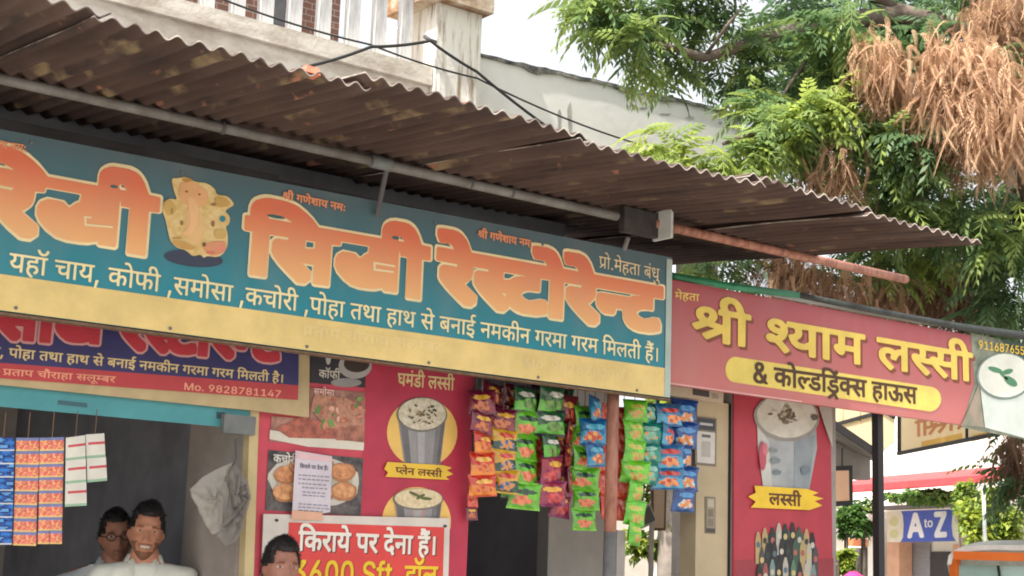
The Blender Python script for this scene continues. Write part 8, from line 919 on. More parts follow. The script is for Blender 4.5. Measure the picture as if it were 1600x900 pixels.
def person(root, loc, face_to, joints, edges, tilt=(0, 0, 0), beard=True, smile=False, shirt=None, trousers=None, skin=(116, 78, 60), hairy=1.0, headpos=(0, -.03, 1.59), hscale=1.0, glasses=False, scarf=None, shoulder_open=True, skirt=None):
    lx, ly, lz = loc; ang = math.atan2(face_to[1] - ly, face_to[0] - lx) + math.pi / 2
    ca, sa = math.cos(ang), math.sin(ang)
    T = lambda p: (lx + p[0] * ca - p[1] * sa, ly + p[0] * sa + p[1] * ca, lz + p[2])
    sk = mat('brown_skin', S(*skin), .5, .13, 26, bump=.12, bscale=160, spec=.45); bd = mat('dark_stubble', tuple(.46 * c for c in S(*skin)), .8, .3, 90); lip = mat('lips', tuple(.72 * c for c in S(*skin)), .45, .05, 9); eyew = mat('eye_white', S(176, 164, 152), .3, .02, 9)
    ir = mat('dark_iris', S(30, 20, 16), .2, .02, 9); hr = mat('black_hair', (0.012, .010, .010), .55, .4, 60, bump=.6, bscale=120); te = mat('teeth', S(206, 196, 182), .3, .02, 9)
    b = MB(); vs, fs = skin_mesh(joints, edges); b.raw([T(v) for v in vs], fs, sk)
    P, nu, nv = head_points(); rx = Matrix.Rotation(tilt[0], 3, 'X') @ Matrix.Rotation(tilt[1], 3, 'Y') @ Matrix.Rotation(tilt[2], 3, 'Z')
    def H(p): q = rx @ Vector(p) * hscale; return T((q.x + headpos[0], q.y + headpos[1], q.z + headpos[2]))
    F_ = {}
    for j in range(nv):
        for i in range(nu):
            a, c = j * nu + i, j * nu + (i + 1) % nu; q = (a, c, c + nu, a + nu)
            cx, cy, cz = [sum(P[k][d] for k in q) / 4 for d in range(3)]; m = sk
            if cy < -.02:
                ax = abs(cx)
                if ((ax - .031) / .0125) ** 2 + ((cz - .007) / .0036) ** 2 < 1: m = ir if abs(ax - .031) < .0068 else eyew
                if .014 < ax < .049 and abs(cz - .0265 + .25 * max(0, ax - .034)) < .0034: m = bd
                if abs(cx) < .027 and abs(cz + .062 - 2.6 * cx * cx * (3 if smile else 0)) < (.0098 if smile else .0105): m = lip
                if smile and abs(cx) < .0185 and abs(cz + .060 - 6.5 * cx * cx) < .0042: m = te
                if not smile and abs(cx) < .024 and abs(cz + .0625) < .0018: m = bd
                if beard and m == sk:
                    if -.056 < cz < -.044 and ax < .030 and cy < -.07: m = bd
                    if cz < -.034 and (ax / .041) ** 2 + ((cz + .054) / .027) ** 2 > 1 and (ax > .036 or cz < -.076): m = bd
            pass
            F_.setdefault(m, []).append(q)
    i0 = len(b.v); b.v += [H(p) for p in P]
    for m, qs in F_.items():
        k = b.mi(m)
        for q in qs: b.f.append(tuple(i0 + x for x in q)); b.m.append(k)
    b.build('body', root, smooth=True)
    if scarf is None:
        # hair: a thick cap over the same skull
        rnd = random.Random(int(lx * 100)); hb = MB(); keep = []
        for j in range(nv):
            for i in range(nu):
                a, c = j * nu + i, j * nu + (i + 1) % nu; q = (a, c, c + nu, a + nu)
                cx, cy, cz = [sum(P[k][d] for k in q) / 4 for d in range(3)]
                line = .068 + .018 * (abs(cx) / .06) ** 2 * (-1 if abs(cx) > .045 else 1) if cy < -.045 else (.010 if cy < .005 else -.005 if cy < .03 else -.055)
                if cy < -.03 and abs(cx) > .052: line = .020
                if cz > line: keep.append(q)
        used = sorted({k for q in keep for k in q}); ix = {k: n for n, k in enumerate(used)}; nrm = []
        edge = {}
        for q in keep:
            for s in range(4): e = tuple(sorted((q[s], q[(s + 1) % 4]))); edge[e] = edge.get(e, 0) + 1
        rim = {k for e, n in edge.items() if n == 1 for k in e}
        vv = []
        for k in used:
            x, y, z = P[k]; d = Vector((x * 1.4, y, z * .9)).normalized(); t = .004 if k in rim else ((.010 + .008 * max(0, z - .03) / .09 * hairy) + (.005 * hairy if (z > .07 and y < .0) else 0)) * (1 + .22 * math.sin(95 * x + 40 * y) * math.sin(70 * z + 30 * x)) + rnd.uniform(-.0016, .0016)
            t *= 1 - .55 * min(1, max(0, abs(x) - .045) / .02) * (z < .07); vv.append(H(Vector((x, y, z)) + d * t))
        hb.raw(vv, [tuple(ix[k] for k in q) for q in keep], hr); 
        for _ in range(1600):                                        # short tufts break the outline
            a = rnd.randrange(len(used)); x, y, z = P[used[a]]; p0 = Vector(vv[a]); d = Vector((x * 1.4, y, z * .9)).normalized() + Vector((rnd.uniform(-.6, .6), rnd.uniform(-.9, .2), rnd.uniform(-.2, .7)))
            e = (Vector(H(Vector((x, y, z)) + d.normalized() * .03)) - Vector(H((x, y, z)))).normalized(); L = rnd.uniform(.005, .014); s_ = e.cross(Vector((rnd.uniform(-1, 1), rnd.uniform(-1, 1), rnd.uniform(-1, 1)))).normalized() * .0016
            hb.raw([p0 - e * .004 - s_, p0 - e * .004 + s_, p0 + e * L], [(0, 1, 2)], hr)
        hb.build('hair', root, smooth=True)
    else:
        hb = MB(); rg = []
        for j in range(10):
            t = j / 9; rad = .105 + .03 * t + .02 * math.sin(t * 3); zc = .135 - .33 * t
            if j == 0: rad = .02
            elif j == 1: rad = .075; 
            rg.append([H((rad * math.cos(a) * .92, .012 + rad * math.sin(a) * 1.05 + (.03 if math.sin(a) < -.6 and .3 < t < .8 else 0), zc + .006 * math.sin(5 * a + t * 4))) for a in np.linspace(0, 2 * math.pi, 28)[:-1]])
        hb.rings(rg[::-1], scarf); hb.build('headscarf', root, smooth=True)
    if glasses:
        gb = MB(); 
        for sx in (-1, 1):
            gb.tube([H((sx * .033 + .021 * math.cos(a), -.098, .004 + .016 * math.sin(a))) for a in np.linspace(0, 2 * math.pi, 17)], .0022, M['black'], 6, cap=False)
            gb.tube([H((sx * .054, -.096, .008)), H((sx * .078, -.03, .01)), H((sx * .082, .01, .006))], .0022, M['black'], 6)
        gb.tube([H((-.012, -.099, .006)), H((.012, -.099, .006))], .0022, M['black'], 6); gb.build('glasses', root)
    def cloth(name, js, es, m):
        v2, f2 = skin_mesh(js, es); cb = MB()
        rr = random.Random(3)
        v3 = []
        for v in v2:
            w = .007 * math.sin(30 * v[2] + 24 * v[0] + 3 * math.sin(9 * v[0])) + .004 * math.sin(60 * v[0] - 25 * v[2]); n = Vector((v[0], v[1], 0)); n = n.normalized() if n.length > 1e-4 else n
            v3.append(T((v[0] + n.x * w, v[1] + n.y * w, v[2])))
        cb.raw(v3, f2, m); return cb.build(name, root, smooth=True)
    if shirt:
        m, js, es, col = shirt; o = cloth('shirt', js, es, m)
        if col:
            cb = MB(); hx, hy, hz = col
            ring = lambda r, z, f: [T((hx + r * math.sin(a) * 1.05, hy + .012 - r * math.cos(a) * 1.0 - (f if abs(math.sin(a / 2)) < .35 else 0), hz + z - (.055 if abs(math.sin(a / 2)) < .25 else .02 if abs(math.sin(a / 2)) < .5 else 0))) for a in np.linspace(.42, 2 * math.pi - .42, 26)]
            A_, B2, C2 = ring(.064, .016, 0), ring(.070, .021, .006), ring(.092, -.030, .018); n = len(A_)
            cb.raw(A_ + B2 + C2, [(k, k + 1, n + k + 1, n + k) for k in range(n - 1)] + [(n + k, n + k + 1, 2 * n + k + 1, 2 * n + k) for k in range(n - 1)], m); cb.build('collar', root, smooth=True)
    if trousers: m, js, es = trousers; cloth('trousers', js, es, m)
    if skirt:
        cb = MB(); cb.rings([[T((r * math.cos(a) * (1 + .05 * math.sin(9 * a)), r * .8 * math.sin(a) * (1 + .05 * math.sin(9 * a)), z)) for a in np.linspace(0, 2 * math.pi, 37)[:-1]] for z, r in ((.05, .33), (.4, .28), (.8, .2), (1.0, .17), (1.25, .2), (1.40, .21), (1.47, .10))], skirt); cb.build('dress', root, smooth=True)

def skeleton(H_=1.75, arms='down'):
    """standing figure, face to -y; returns body, shirt and trouser skeletons"""
    J = [(0, 0, .95, (.15, .11)), (0, 0, 1.12, (.135, .10)), (0, 0, 1.30, (.155, .11)), (0, 0, 1.43, (.085, .065)), (0, -.012, 1.50, (.060, .060)), (0, -.025, 1.56, (.054, .058))]
    E_ = [(0, 1), (1, 2), (2, 3), (3, 4), (4, 5)]; arm = {}
    for s in (-1, 1):
        if arms == 'down' or (arms == 'lean' and s == 1): pts = [(s * .180, 0, 1.415, .046), (s * .215, .02, 1.16, .043), (s * .235, -.05, .93, .030), (s * .240, -.07, .87, (.040, .022))]
        else: pts = [(s * .185, -.01, 1.40, .046), (s * .36, -.10, 1.22, .045), (s * .50, -.20, 1.05, .030), (s * .53, -.24, 1.02, (.040, .022))]
        k = len(J); J += pts; E_ += [(3, k), (k, k + 1), (k + 1, k + 2), (k + 2, k + 3)]; arm[s] = pts
        hx, hy, hz = pts[3][:3]; out = (pts[3][0] - pts[2][0], pts[3][1] - pts[2][1], pts[3][2] - pts[2][2]); L = math.sqrt(sum(c * c for c in out)); out = [c / L for c in out]
        for f, (oy, ln) in enumerate(((-.030, .070), (-.010, .080), (.010, .075), (.028, .060))):
            q = len(J); J += [(hx + out[0] * .03, hy + oy + out[1] * .03, hz + out[2] * .03, .0095), (hx + out[0] * (.03 + ln * .55), hy + oy * 1.1 + out[1] * (.03 + ln * .55) - .004, hz + out[2] * (.03 + ln * .55), .0085), (hx + out[0] * (.03 + ln) - s * .012, hy + oy * 1.1 + out[1] * (.03 + ln) - .010, hz + out[2] * (.03 + ln), .007)]
            E_ += [(k + 3, q), (q, q + 1), (q + 1, q + 2)]
        q = len(J); J += [(hx - s * .01 + out[0] * .005, hy - .042, hz + out[2] * .01, .010), (hx - s * .02 + out[0] * .035, hy - .056, hz + out[2] * .04, .008)]; E_ += [(k + 3, q), (q, q + 1)]
    for s in (-1, 1):
        k = len(J); J += [(s * .09, 0, .90, .085), (s * .10, -.015, .50, .058), (s * .10, .02, .10, .040), (s * .105, -.06, .045, (.042, .032)), (s * .11, -.16, .035, (.042, .024))]; E_ += [(0, k), (k, k + 1), (k + 1, k + 2), (k + 2, k + 3), (k + 3, k + 4)]
    gj = [(0, 0, .86, (.175, .13)), (0, 0, 1.12, (.165, .128)), (0, 0, 1.30, (.178, .130)), (0, 0, 1.415, (.135, .10)), (0, .0, 1.468, (.088, .080))]; ge = [(0, 1), (1, 2), (2, 3), (3, 4)]
    for s in (-1, 1):
        a, b_ = arm[s][0], arm[s][1]; k = len(gj); mid = tuple(a[d] + (b_[d] - a[d]) * .9 for d in range(3)); gj += [(a[0], a[1], a[2] - .005, .080), (*mid, .072)]; ge += [(3, k), (k, k + 1)]
    tj = [(0, 0, .98, (.155, .12))]; te = []
    for s in (-1, 1): k = len(tj); tj += [(s * .09, 0, .86, .10), (s * .10, -.015, .50, .082), (s * .10, .01, .10, .072)]; te += [(0, k), (k, k + 1), (k + 1, k + 2)]
    return J, E_, (gj, ge), (tj, te)
white_shirt = mat('white_cotton_shirt', S(226, 226, 214), .85, .06, 8); pale_shirt = mat('pale_blue_grey_shirt', S(196, 200, 202), .85, .06, 8); dark_trouser = mat('dark_trousers', (0.03, .03, .04), .9, .2, 8); plum = mat('dark_plum_shirt', S(96, 78, 90), .85, .1, 8)
def place(px_, py_top, Y, z0=0.006, head=.128):
    p = at(px_, py_top, Y=Y); return p
def man(px_, top, Y, label, z0, tilt, arms, shirtm, beard, smile, glasses=False, face=None, hairy=1.0, skin=(150, 98, 74)):
    p = at(px_, top, Y=Y); x, y = p[0], p[1]
    hpos = (0, -.03, 1.585); want = p[2] - z0; s = (want) / (1.585 + .136)        # scale the skeleton so that the hair top meets the photograph
    J, E_, (gj, ge), (tj, te) = skeleton(arms=arms)
    sc = lambda js: [(j[0] * s, j[1] * s, j[2] * s, tuple(r * s for r in j[3]) if isinstance(j[3], tuple) else j[3] * s) for j in js]
    root = thing('person', (x, y, z0), label, 'person')
    hp = tuple(c * s for c in hpos)
    ft = face if face else EYE
    person(root, (x + 0.0, y, z0), ft, sc(J), E_, tilt, beard, smile, (shirtm, sc(gj), ge, (0, -.012 * s, 1.478 * s)), (dark_trouser, sc(tj), te), skin, hairy, hp, min(1.02, s * 1.0), glasses)
man(232, 785, 6.45, 'smiling bearded man in an open necked white shirt inside the left shop', 0.006, (-.04, .07, .05), 'down', white_shirt, True, True, hairy=1.1, skin=(190, 132, 104))
man(186, 794, 6.95, 'man with glasses in a pale shirt leaning out behind the smiling man', 0.006, (.05, -.1, .25), 'lean', pale_shirt, False, False, glasses=True, face=(1.0, 3.5), hairy=.5, skin=(160, 110, 88))
man(440, 839, 5.45, 'dark haired man with a moustache standing in front of the rent banner', 0.0, (-.05, .02, .25), 'down', plum, True, False, face=(.8, 0), hairy=.9, skin=(150, 102, 84))
p = at(1330, 884, Y=6.6); root = thing('person', (p[0], p[1], 0), 'person in a bright pink headscarf beyond the lassi poster', 'person')
J, E_, g_, t_ = skeleton(); s = p[2] / 1.775
sc = lambda js: [(j[0] * s, j[1] * s, j[2] * s, tuple(r * s for r in j[3]) if isinstance(j[3], tuple) else j[3] * s) for j in js]
person(root, (p[0], p[1], 0), (20, 6), sc(J), E_, beard=False, scarf=mat('pink_scarf', S(232, 60, 128), .7, .12, 14), headpos=(0, -.03 * s, 1.60 * s), hscale=s, skirt=mat('pink_dress', S(200, 70, 130), .8, .1, 10))
# ------------------------------------------------------------------ things beyond the right-hand corner
def spot(px_, d, py_=None):
    """a point on the ground plan, d metres out along the sight line of a photo column"""
    r = ray(px_, 900 if py_ is None else py_); r = r / math.hypot(r[0], r[1]); return EYE + r * d
o_ = spot(1405, 14)
PH = Sheet(o_[0], o_[1], 244.5)
hs_ = thing('hanging_sign', PH.pt(*PH.uv(1405, 705)), 'translucent cream flex sign in a black frame seen from its back, orange writing reversed', 'signboard')
flex = sheet_mat('cream_flex', S(250, 236, 206), .6)
b = MB(); PH.slab(b, [PH.uv(1408, 706), PH.uv(1660, 655), PH.uv(1660, 560), PH.uv(1408, 600)], flex, .012); b.build('flex_sheet', hs_)
b = MB(); PH.pp(b, [(1440, 690), (1504, 676), (1504, 692), (1440, 700)], sheet_mat('yellow_print', S(240, 206, 120), .5), 1); PH.pp(b, [(1520, 680), (1660, 650), (1660, 658), (1520, 690)], sheet_mat('yellow_print', S(240, 206, 120), .5), 1); b.build('yellow_band', hs_)
b = MB(); PH.text(b, 'lassi', sheet_mat('faded_orange_print', S(220, 160, 112), .4), 2, (1430, 683), (1510, 668), 24, mirror=True); b.build('reversed_lettering', hs_)
b = MB(); up3 = lambda x, y: PH.pt(*PH.uv(x, y), 3)
b.bar(up3(1404, 709), up3(1670, 656), .025, .03, M['black']); b.bar(up3(1406, 708), up3(1406, 600), .025, .025, M['black']); b.bar(up3(1512, 690), up3(1512, 600), .02, .02, M['black']); b.build('frame', hs_)
PH2 = Sheet(o_[0] + 1.2, o_[1] + 2.2, 244.5)
aw = thing('flex_awning', PH2.pt(*PH2.uv(1340, 690)), 'cream flex awning glowing in daylight with dark rods, left of the black post', 'awning')
b = MB(); PH2.slab(b, [PH2.uv(1285, 662), PH2.uv(1366, 716), PH2.uv(1396, 690), PH2.uv(1396, 590), PH2.uv(1285, 590)], flex, .012); b.build('flex_sheet', aw)
b = MB(); q3 = lambda x, y: PH2.pt(*PH2.uv(x, y), 4)
b.bar(q3(1290, 668), q3(1374, 645), .03, .03, M['black']); b.bar(q3(1380, 640), q3(1398, 652), .03, .03, M['black'])
for x in (1318, 1345): b.bar(q3(x, 660), q3(x, 600), .012, .012, mat('pale_rod', S(214, 180, 140), .6))
b.build('rod', aw)
# small tin hood and framed board on the side of the building
th_ = thing('tin_hood', at(1330, 700, Y=7.6), 'small sloping grey tin hood on the side wall past the lassi poster', 'hood')
b = MB(); a0, a1, a2, a3 = at(1290, 657, Y=7.4), at(1371, 712, Y=7.4), at(1371, 722, Y=8.4), at(1290, 700, Y=8.6)
b.hexa([a0, a1, a2, a3] + [p + np.array([0, 0, .03]) for p in (a0, a1, a2, a3)], mat('dull_tin', (0.24, .22, .20), .6, .25, 5)); b.build('tin_sheet', th_)
b = MB(); b.bar(a0 + np.array([0, -.02, .0]), a1 + np.array([0, -.02, .0]), .03, .05, M['dkgrey']); b.build('edge_batten', th_)
b = MB(); w0, w1 = at(1290, 720, Y=8.0), at(1352, 720, Y=8.0); b.box((w0[0], 7.95, w0[2] - .12), (w1[0], 8.05, w0[2] + .14), M['plaster']); b.build('back_board', th_)
PF_ = Sheet(0, 7.3)
fb = thing('framed_board', PF_.pt(*PF_.uv(1318, 790)), 'small peach board in a dark frame hanging past the lassi poster', 'board')
b = MB(); PF_.slab(b, [PF_.uv(1290, 793), PF_.uv(1333, 789), PF_.uv(1332, 727), PF_.uv(1290, 729)], M['black'], .04); b.build('frame', fb)
b = MB(); PF_.pp(b, [(1290, 784), (1327, 782), (1326, 735), (1290, 736)], ink(220, 176, 140), 1); b.build('face', fb)
b = MB(); b.tube([PF_.pt(*PF_.uv(1316, 728)), PF_.pt(*PF_.uv(1316, 700))], .006, M['black'], 6); b.build('hanger', fb)

# ------------------------------------------------------------------ shop across the lane
o_ = spot(1450, 25)
PA = Sheet(o_[0], o_[1], 255)
az = thing('lane_shop', PA.pt(0, 0), 'pale shop across the lane with a pitched red awning and a grey shutter', 'shop')
offw = mat('sunlit_white_wall', S(236, 232, 222), .85, .06, 2); peach = mat('orange_column_paint', S(206, 160, 132), .8, .1, 4)
def bk_box(pxs, m, depth, k=0):
    b = MB(); PA.slab(b, [PA.uv(*p) for p in pxs], m, depth); return b
PAw = Sheet(o_[0] + .30 * .966, o_[1] - .30 * .259, 255)
b = MB(); PAw.slab(b, [PAw.uv(1318, 1010), PAw.uv(1620, 1010), PAw.uv(1620, 640), PAw.uv(1318, 640)], offw, 4.0); b.build('wall', az)
b = MB(); PAw.pp(b, [(1405, 846), (1456, 846), (1456, 1000), (1405, 1000)], mat('grey_shutter', (0.25, .24, .25), .6, .15, 14, stretch=(.3, .3, 6)), 20); b.build('shutter', az)
b = MB(); PAw.pp(b, [(1457, 862), (1489, 862), (1489, 1000), (1457, 1000)], mat('dim_doorway', (0.06, .055, .055), .9), 20); b.build('doorway', az)
b = MB(); PAw.pp(b, [(1331, 856), (1358, 856), (1358, 1000), (1331, 1000)], mat('dim_doorway', (0.09, .085, .08), .9), 20); b.build('doorway', az)
b = MB(); PA.slab(b, [PA.uv(1386, 1000), PA.uv(1405, 1000), PA.uv(1405, 846), PA.uv(1386, 846)], peach, .25); tag(b.build('column', az), label='orange painted column')
b = MB(); PA.slab(b, [PA.uv(1356, 1000), PA.uv(1373, 1000), PA.uv(1373, 800), PA.uv(1356, 800)], offw, .25); tag(b.build('column', az), label='white column')
b = MB(); PA.slab(b, [PA.uv(1489, 1000), PA.uv(1503, 1000), PA.uv(1503, 850), PA.uv(1489, 850)], peach, .25); b.build('column', az)
b = MB(); PA.slab(b, [PA.uv(1325, 853), PA.uv(1358, 853), PA.uv(1358, 842), PA.uv(1325, 842)], ink(220, 128, 84), .3); b.build('orange_lintel', az)
red = mat('red_awning_paint', S(176, 66, 68), .7, .12, 3)
f0, f1, g0, g1 = PA.uv(1332, 776), PA.uv(1640, 755), PA.uv(1358, 746), PA.uv(1640, 722)
b = MB(); N_ = 620
A0, A1, B0, B1 = PA.pt(*f0, N_), PA.pt(*f1, N_), PA.pt(g0[0], g0[1], 0), PA.pt(g1[0], g1[1], 0)
dz = np.array([0, 0, -.06]); b.hexa([A0 + dz, A1 + dz, B1 + dz, B0 + dz, A0, A1, B1, B0], red); b.build('awning', az)
b = MB(); b.bar(A0, A1, .06, .10, mat('awning_edge', S(190, 70, 74), .7)); b.build('awning_edge', az)
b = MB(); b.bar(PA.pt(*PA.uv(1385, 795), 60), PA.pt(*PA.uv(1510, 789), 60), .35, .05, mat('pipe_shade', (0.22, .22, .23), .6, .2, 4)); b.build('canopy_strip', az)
# its painted signs
PS = Sheet(o_[0] - .20 * .966, o_[1] + .20 * .259, 255)
sb = thing('blue_signboard', PS.pt(*PS.uv(1450, 846)), 'blue signboard with white A to Z lettering between two cream rounded ends', 'signboard')
b = MB(); PS.slab(b, [PS.uv(1386, 847), PS.uv(1512, 845), PS.uv(1512, 795), PS.uv(1386, 799)], ink(224, 218, 196), .06); b.build('board', sb)
b = MB(); lft = [(1408 + 3.5 * math.cos(t), 823 - 25 * math.sin(t)) for t in np.linspace(-1.3, 1.3, 9)]
PS.pp(b, [(1407, 847)] + [(1411 + 0, 840), (1412, 822), (1411, 806)] + [(1408, 798.5), (1494, 795.5), (1488, 806), (1487, 822), (1489, 838), (1494, 845.5)], ink(56, 84, 186), 1); b.build('blue_panel', sb)
b = MB(); wh = ink(240, 240, 240)
PS.text(b, 'AZ_A', wh, 2, (1418, 839), (1444, 838), 35, y1=.73); PS.text(b, 'AZ_Z', wh, 2, (1460, 838), (1480, 837), 36, y1=.73); PS.text(b, 'AZ_to', wh, 2, (1444, 824), (1458, 823), 13, y1=.73); b.build('lettering', sb)
b = MB(); PS.pell(b, 1500, 812, 8, 7, ink(190, 200, 150), 1); PS.pell(b, 1397, 815, 7, 8, ink(206, 204, 150), 1); PS.pell(b, 1397, 834, 7, 7, ink(206, 204, 150), 1); b.build('round_picture', sb)
ws = thing('white_signboard', PS.pt(*PS.uv(1340, 842)), 'small white signboard with a pale blue smear left of the black post', 'signboard')
b = MB(); PS.slab(b, [PS.uv(1326, 842), PS.uv(1358, 841), PS.uv(1358, 814), PS.uv(1326, 816)], ink(224, 222, 216), .05); b.build('board', ws)
b = MB(); PS.pp(b, [(1332, 834), (1354, 831), (1355, 824), (1338, 826)], ink(150, 186, 220), 1); b.build('blue_print', ws)

# ------------------------------------------------------------------ foliage
def emit(name, parent, V, Fq, tint, m, loc=None, label=None):
    me = bpy.data.meshes.new(name); off = np.array(parent_world(parent)) if parent else np.array(loc)
    V = (V - off).astype(np.float32); n = len(V); k = Fq.shape[1]
    me.vertices.add(n); me.vertices.foreach_set('co', V.ravel())
    me.loops.add(Fq.size); me.loops.foreach_set('vertex_index', Fq.astype(np.int32).ravel())
    me.polygons.add(len(Fq)); me.polygons.foreach_set('loop_start', np.arange(0, Fq.size, k, dtype=np.int32)); me.polygons.foreach_set('loop_total', np.full(len(Fq), k, np.int32))
    a = me.attributes.new('tint', 'FLOAT', 'POINT'); a.data.foreach_set('value', tint.astype(np.float32))
    me.materials.append(m); me.update(calc_edges=True); me.validate()
    o = bpy.data.objects.new(name, me); COL.objects.link(o)
    if parent: o.parent = parent
    else: o.location = tuple(off)
    return o
rng = np.random.default_rng(11)
def frond(n_pair, length, leaf, width, droop, up=.2, spread=62):
    """a feather leaf along +x that droops in z; leaflets are bent diamonds of two quads"""
    vs = []; fs = []
    for i in range(n_pair):
        t = (i + .6) / n_pair; x = length * t; z = -droop * length * t * t + up * length * t * (1 - t); sl = -2 * droop * t
        L = leaf * (math.sin(math.pi * (.22 + .70 * t)) ** .7)
        for s in (-1, 1):
            ang = math.radians(spread * (1 - .42 * t)) * s; dx, dy = math.cos(ang), math.sin(ang); px_, py_ = -dy, dx; b0 = len(vs); w = width * L / leaf
            hang = -.35 * L
            mid = (x + dx * L * .5, dy * L * .5, z + sl * dx * L * .5 + hang * .35); tip = (x + dx * L * 1.0 + L * .12, dy * L, z + sl * dx * L + hang)
            vs += [(x, 0, z), (mid[0] + px_ * w, mid[1] + py_ * w, mid[2] - .1 * w), tip, (mid[0] - px_ * w, mid[1] - py_ * w, mid[2] - .1 * w)]
            fs.append((b0, b0 + 1, b0 + 2, b0 + 3))
    # the rachis
    for i in range(4):
        t0, t1 = i / 4, (i + 1) / 4; b0 = len(vs)
        for t in (t0, t1):
            x = length * t; z = -droop * length * t * t + up * length * t * (1 - t); vs += [(x, -.0022, z), (x, .0022, z)]
        fs.append((b0, b0 + 1, b0 + 3, b0 + 2))
    return np.array(vs), np.array(fs)
FR = [frond(6, .26, .078, .0175, d, up=u) for d, u in ((.25, .2), (.45, .3), (.7, .35), (.15, .1), (.95, .4))] + [frond(5, .20, .070, .0165, .5, up=.3)]
DEAD = [frond(9, .14, .036, .0042, d, up=u, spread=s) for d, u, s in ((1.0, .5, 50), (1.5, .5, 40), (.7, .4, 65), (2.0, .6, 35), (1.3, .3, 80))]
def scatter(protos, pos, az, pit, scl, tint, roll):
    VV = []; FF = []; TT = []; o = 0
    for p, a, e, s, t, r in zip(pos, az, pit, scl, tint, roll):
        v, f = protos[rng.integers(len(protos))]
        v = v * s; cr_, sr = math.cos(r), math.sin(r); y, z = v[:, 1] * cr_ - v[:, 2] * sr, v[:, 1] * sr + v[:, 2] * cr_; x = v[:, 0]
        ce, se = math.cos(e), math.sin(e); x, z = x * ce - z * se, x * se + z * ce
        ca, sa = math.cos(a), math.sin(a); w = np.stack([x * ca - y * sa + p[0], x * sa + y * ca + p[1], z + p[2]], 1)
        VV.append(w); FF.append(f + o); TT.append(np.full(len(w), t)); o += len(w)
    return np.concatenate(VV), np.concatenate(FF), np.concatenate(TT)
def sprays(clumps, per=9, protos=None, hang=0.0):
    """clumps: (centre, radius, number of sprays, mean tint); each spray is a rosette of fronds round a twig tip"""
    P, A, E_, S_, T_, R_ = [], [], [], [], [], []
    for c, r, n, tm in clumps:
        for _ in range(n):
            d = rng.normal(size=3); d /= np.linalg.norm(d); q = np.array(c) + d * np.array(r) * rng.uniform(.25, 1.0) ** .6
            a0 = rng.uniform(0, 6.28); tt = tm + rng.normal() * .18
            for k in range(per):
                P.append(q + rng.normal(size=3) * (.05 if protos is None else .085)); A.append(a0 + k * 2.4 + rng.normal() * .3); E_.append(rng.uniform(-.7, .6) - hang); S_.append(rng.uniform(.7, 1.15)); T_.append(min(1, max(0, tt + rng.normal() * .07))); R_.append(rng.normal() * .3)
    return scatter(protos or FR, P, A, E_, S_, T_, R_)
m_leaf = leaf_mat('neem_leaf', (0.075, 0.150, 0.075), (0.150, 0.240, 0.100), (0.38, 0.46, 0.10), .55)
m_dead = leaf_mat('dead_neem_leaf', (0.20, 0.12, 0.08), (0.48, 0.29, 0.17), (0.68, 0.46, 0.30), .35, .8)
m_bark = mat('neem_bark', (0.13, 0.10, 0.08), .95, .3, 9, bump=.6, bscale=25)
def C_(px_, py_, d): return at(px_, py_, d=d)
tb = spot(1700, 11.8); tree = thing('neem_tree', (tb[0], tb[1], 0), 'large neem tree with feathery green leaves and hanging dead brown sprays over the roof end', 'tree')
b = MB(); t0 = np.array([tb[0], tb[1], 0]); fork = np.array([tb[0] - .1, tb[1] + .1, 3.6])
b.tube([t0, t0 + [0, .05, 1.5], fork, fork + [-.15, .2, 1.2], fork + [-.3, .5, 2.8]], [.30, .24, .21, .16, .10], m_bark, 12); b.build('trunk', tree, smooth=True)
b = MB()
def limb(pts, r0, r1):
    n = len(pts); b.tube(pts, [r0 + (r1 - r0) * i / (n - 1) for i in range(n)], m_bark, 8)
limb([fork, C_(1560, 60, 11.5), C_(1400, 20, 11.4), C_(1230, 50, 11.0), C_(1100, 90, 10.6), C_(1000, 60, 10.4)], .12, .012)
limb([fork, C_(1600, 250, 11.0), C_(1480, 150, 10.8), C_(1340, 150, 10.5), C_(1200, 200, 10.2), C_(1130, 225, 10.0)], .10, .012)
limb([C_(1400, 20, 11.4), C_(1300, -60, 11.2), C_(1120, -80, 10.8), C_(940, -60, 10.4)], .06, .012)
limb([fork, C_(1600, 380, 11.6), C_(1470, 430, 11.4), C_(1330, 440, 11.2), C_(1200, 430, 11.0)], .09, .015)
limb([fork, C_(1620, 560, 11.4), C_(1585, 680, 11.2), C_(1570, 780, 11.1)], .07, .015)
limb([C_(1100, 90, 10.6), C_(1140, 35, 10.5), C_(1165, 5, 10.6)], .014, .008); limb([C_(1260, 95, 10.7), C_(1235, 130, 10.6), C_(1210, 170, 10.5)], .014, .008)
b.build('limb', tree, smooth=True)
cl = []
def K(px_, py_, d, rpx, n, tint, rd=None, sy=1.0):
    c = C_(px_, py_, d); k = d * .98 / F_PX; cl.append((c, (rpx * k, (rd or rpx) * k, rpx * k * sy), n, tint))
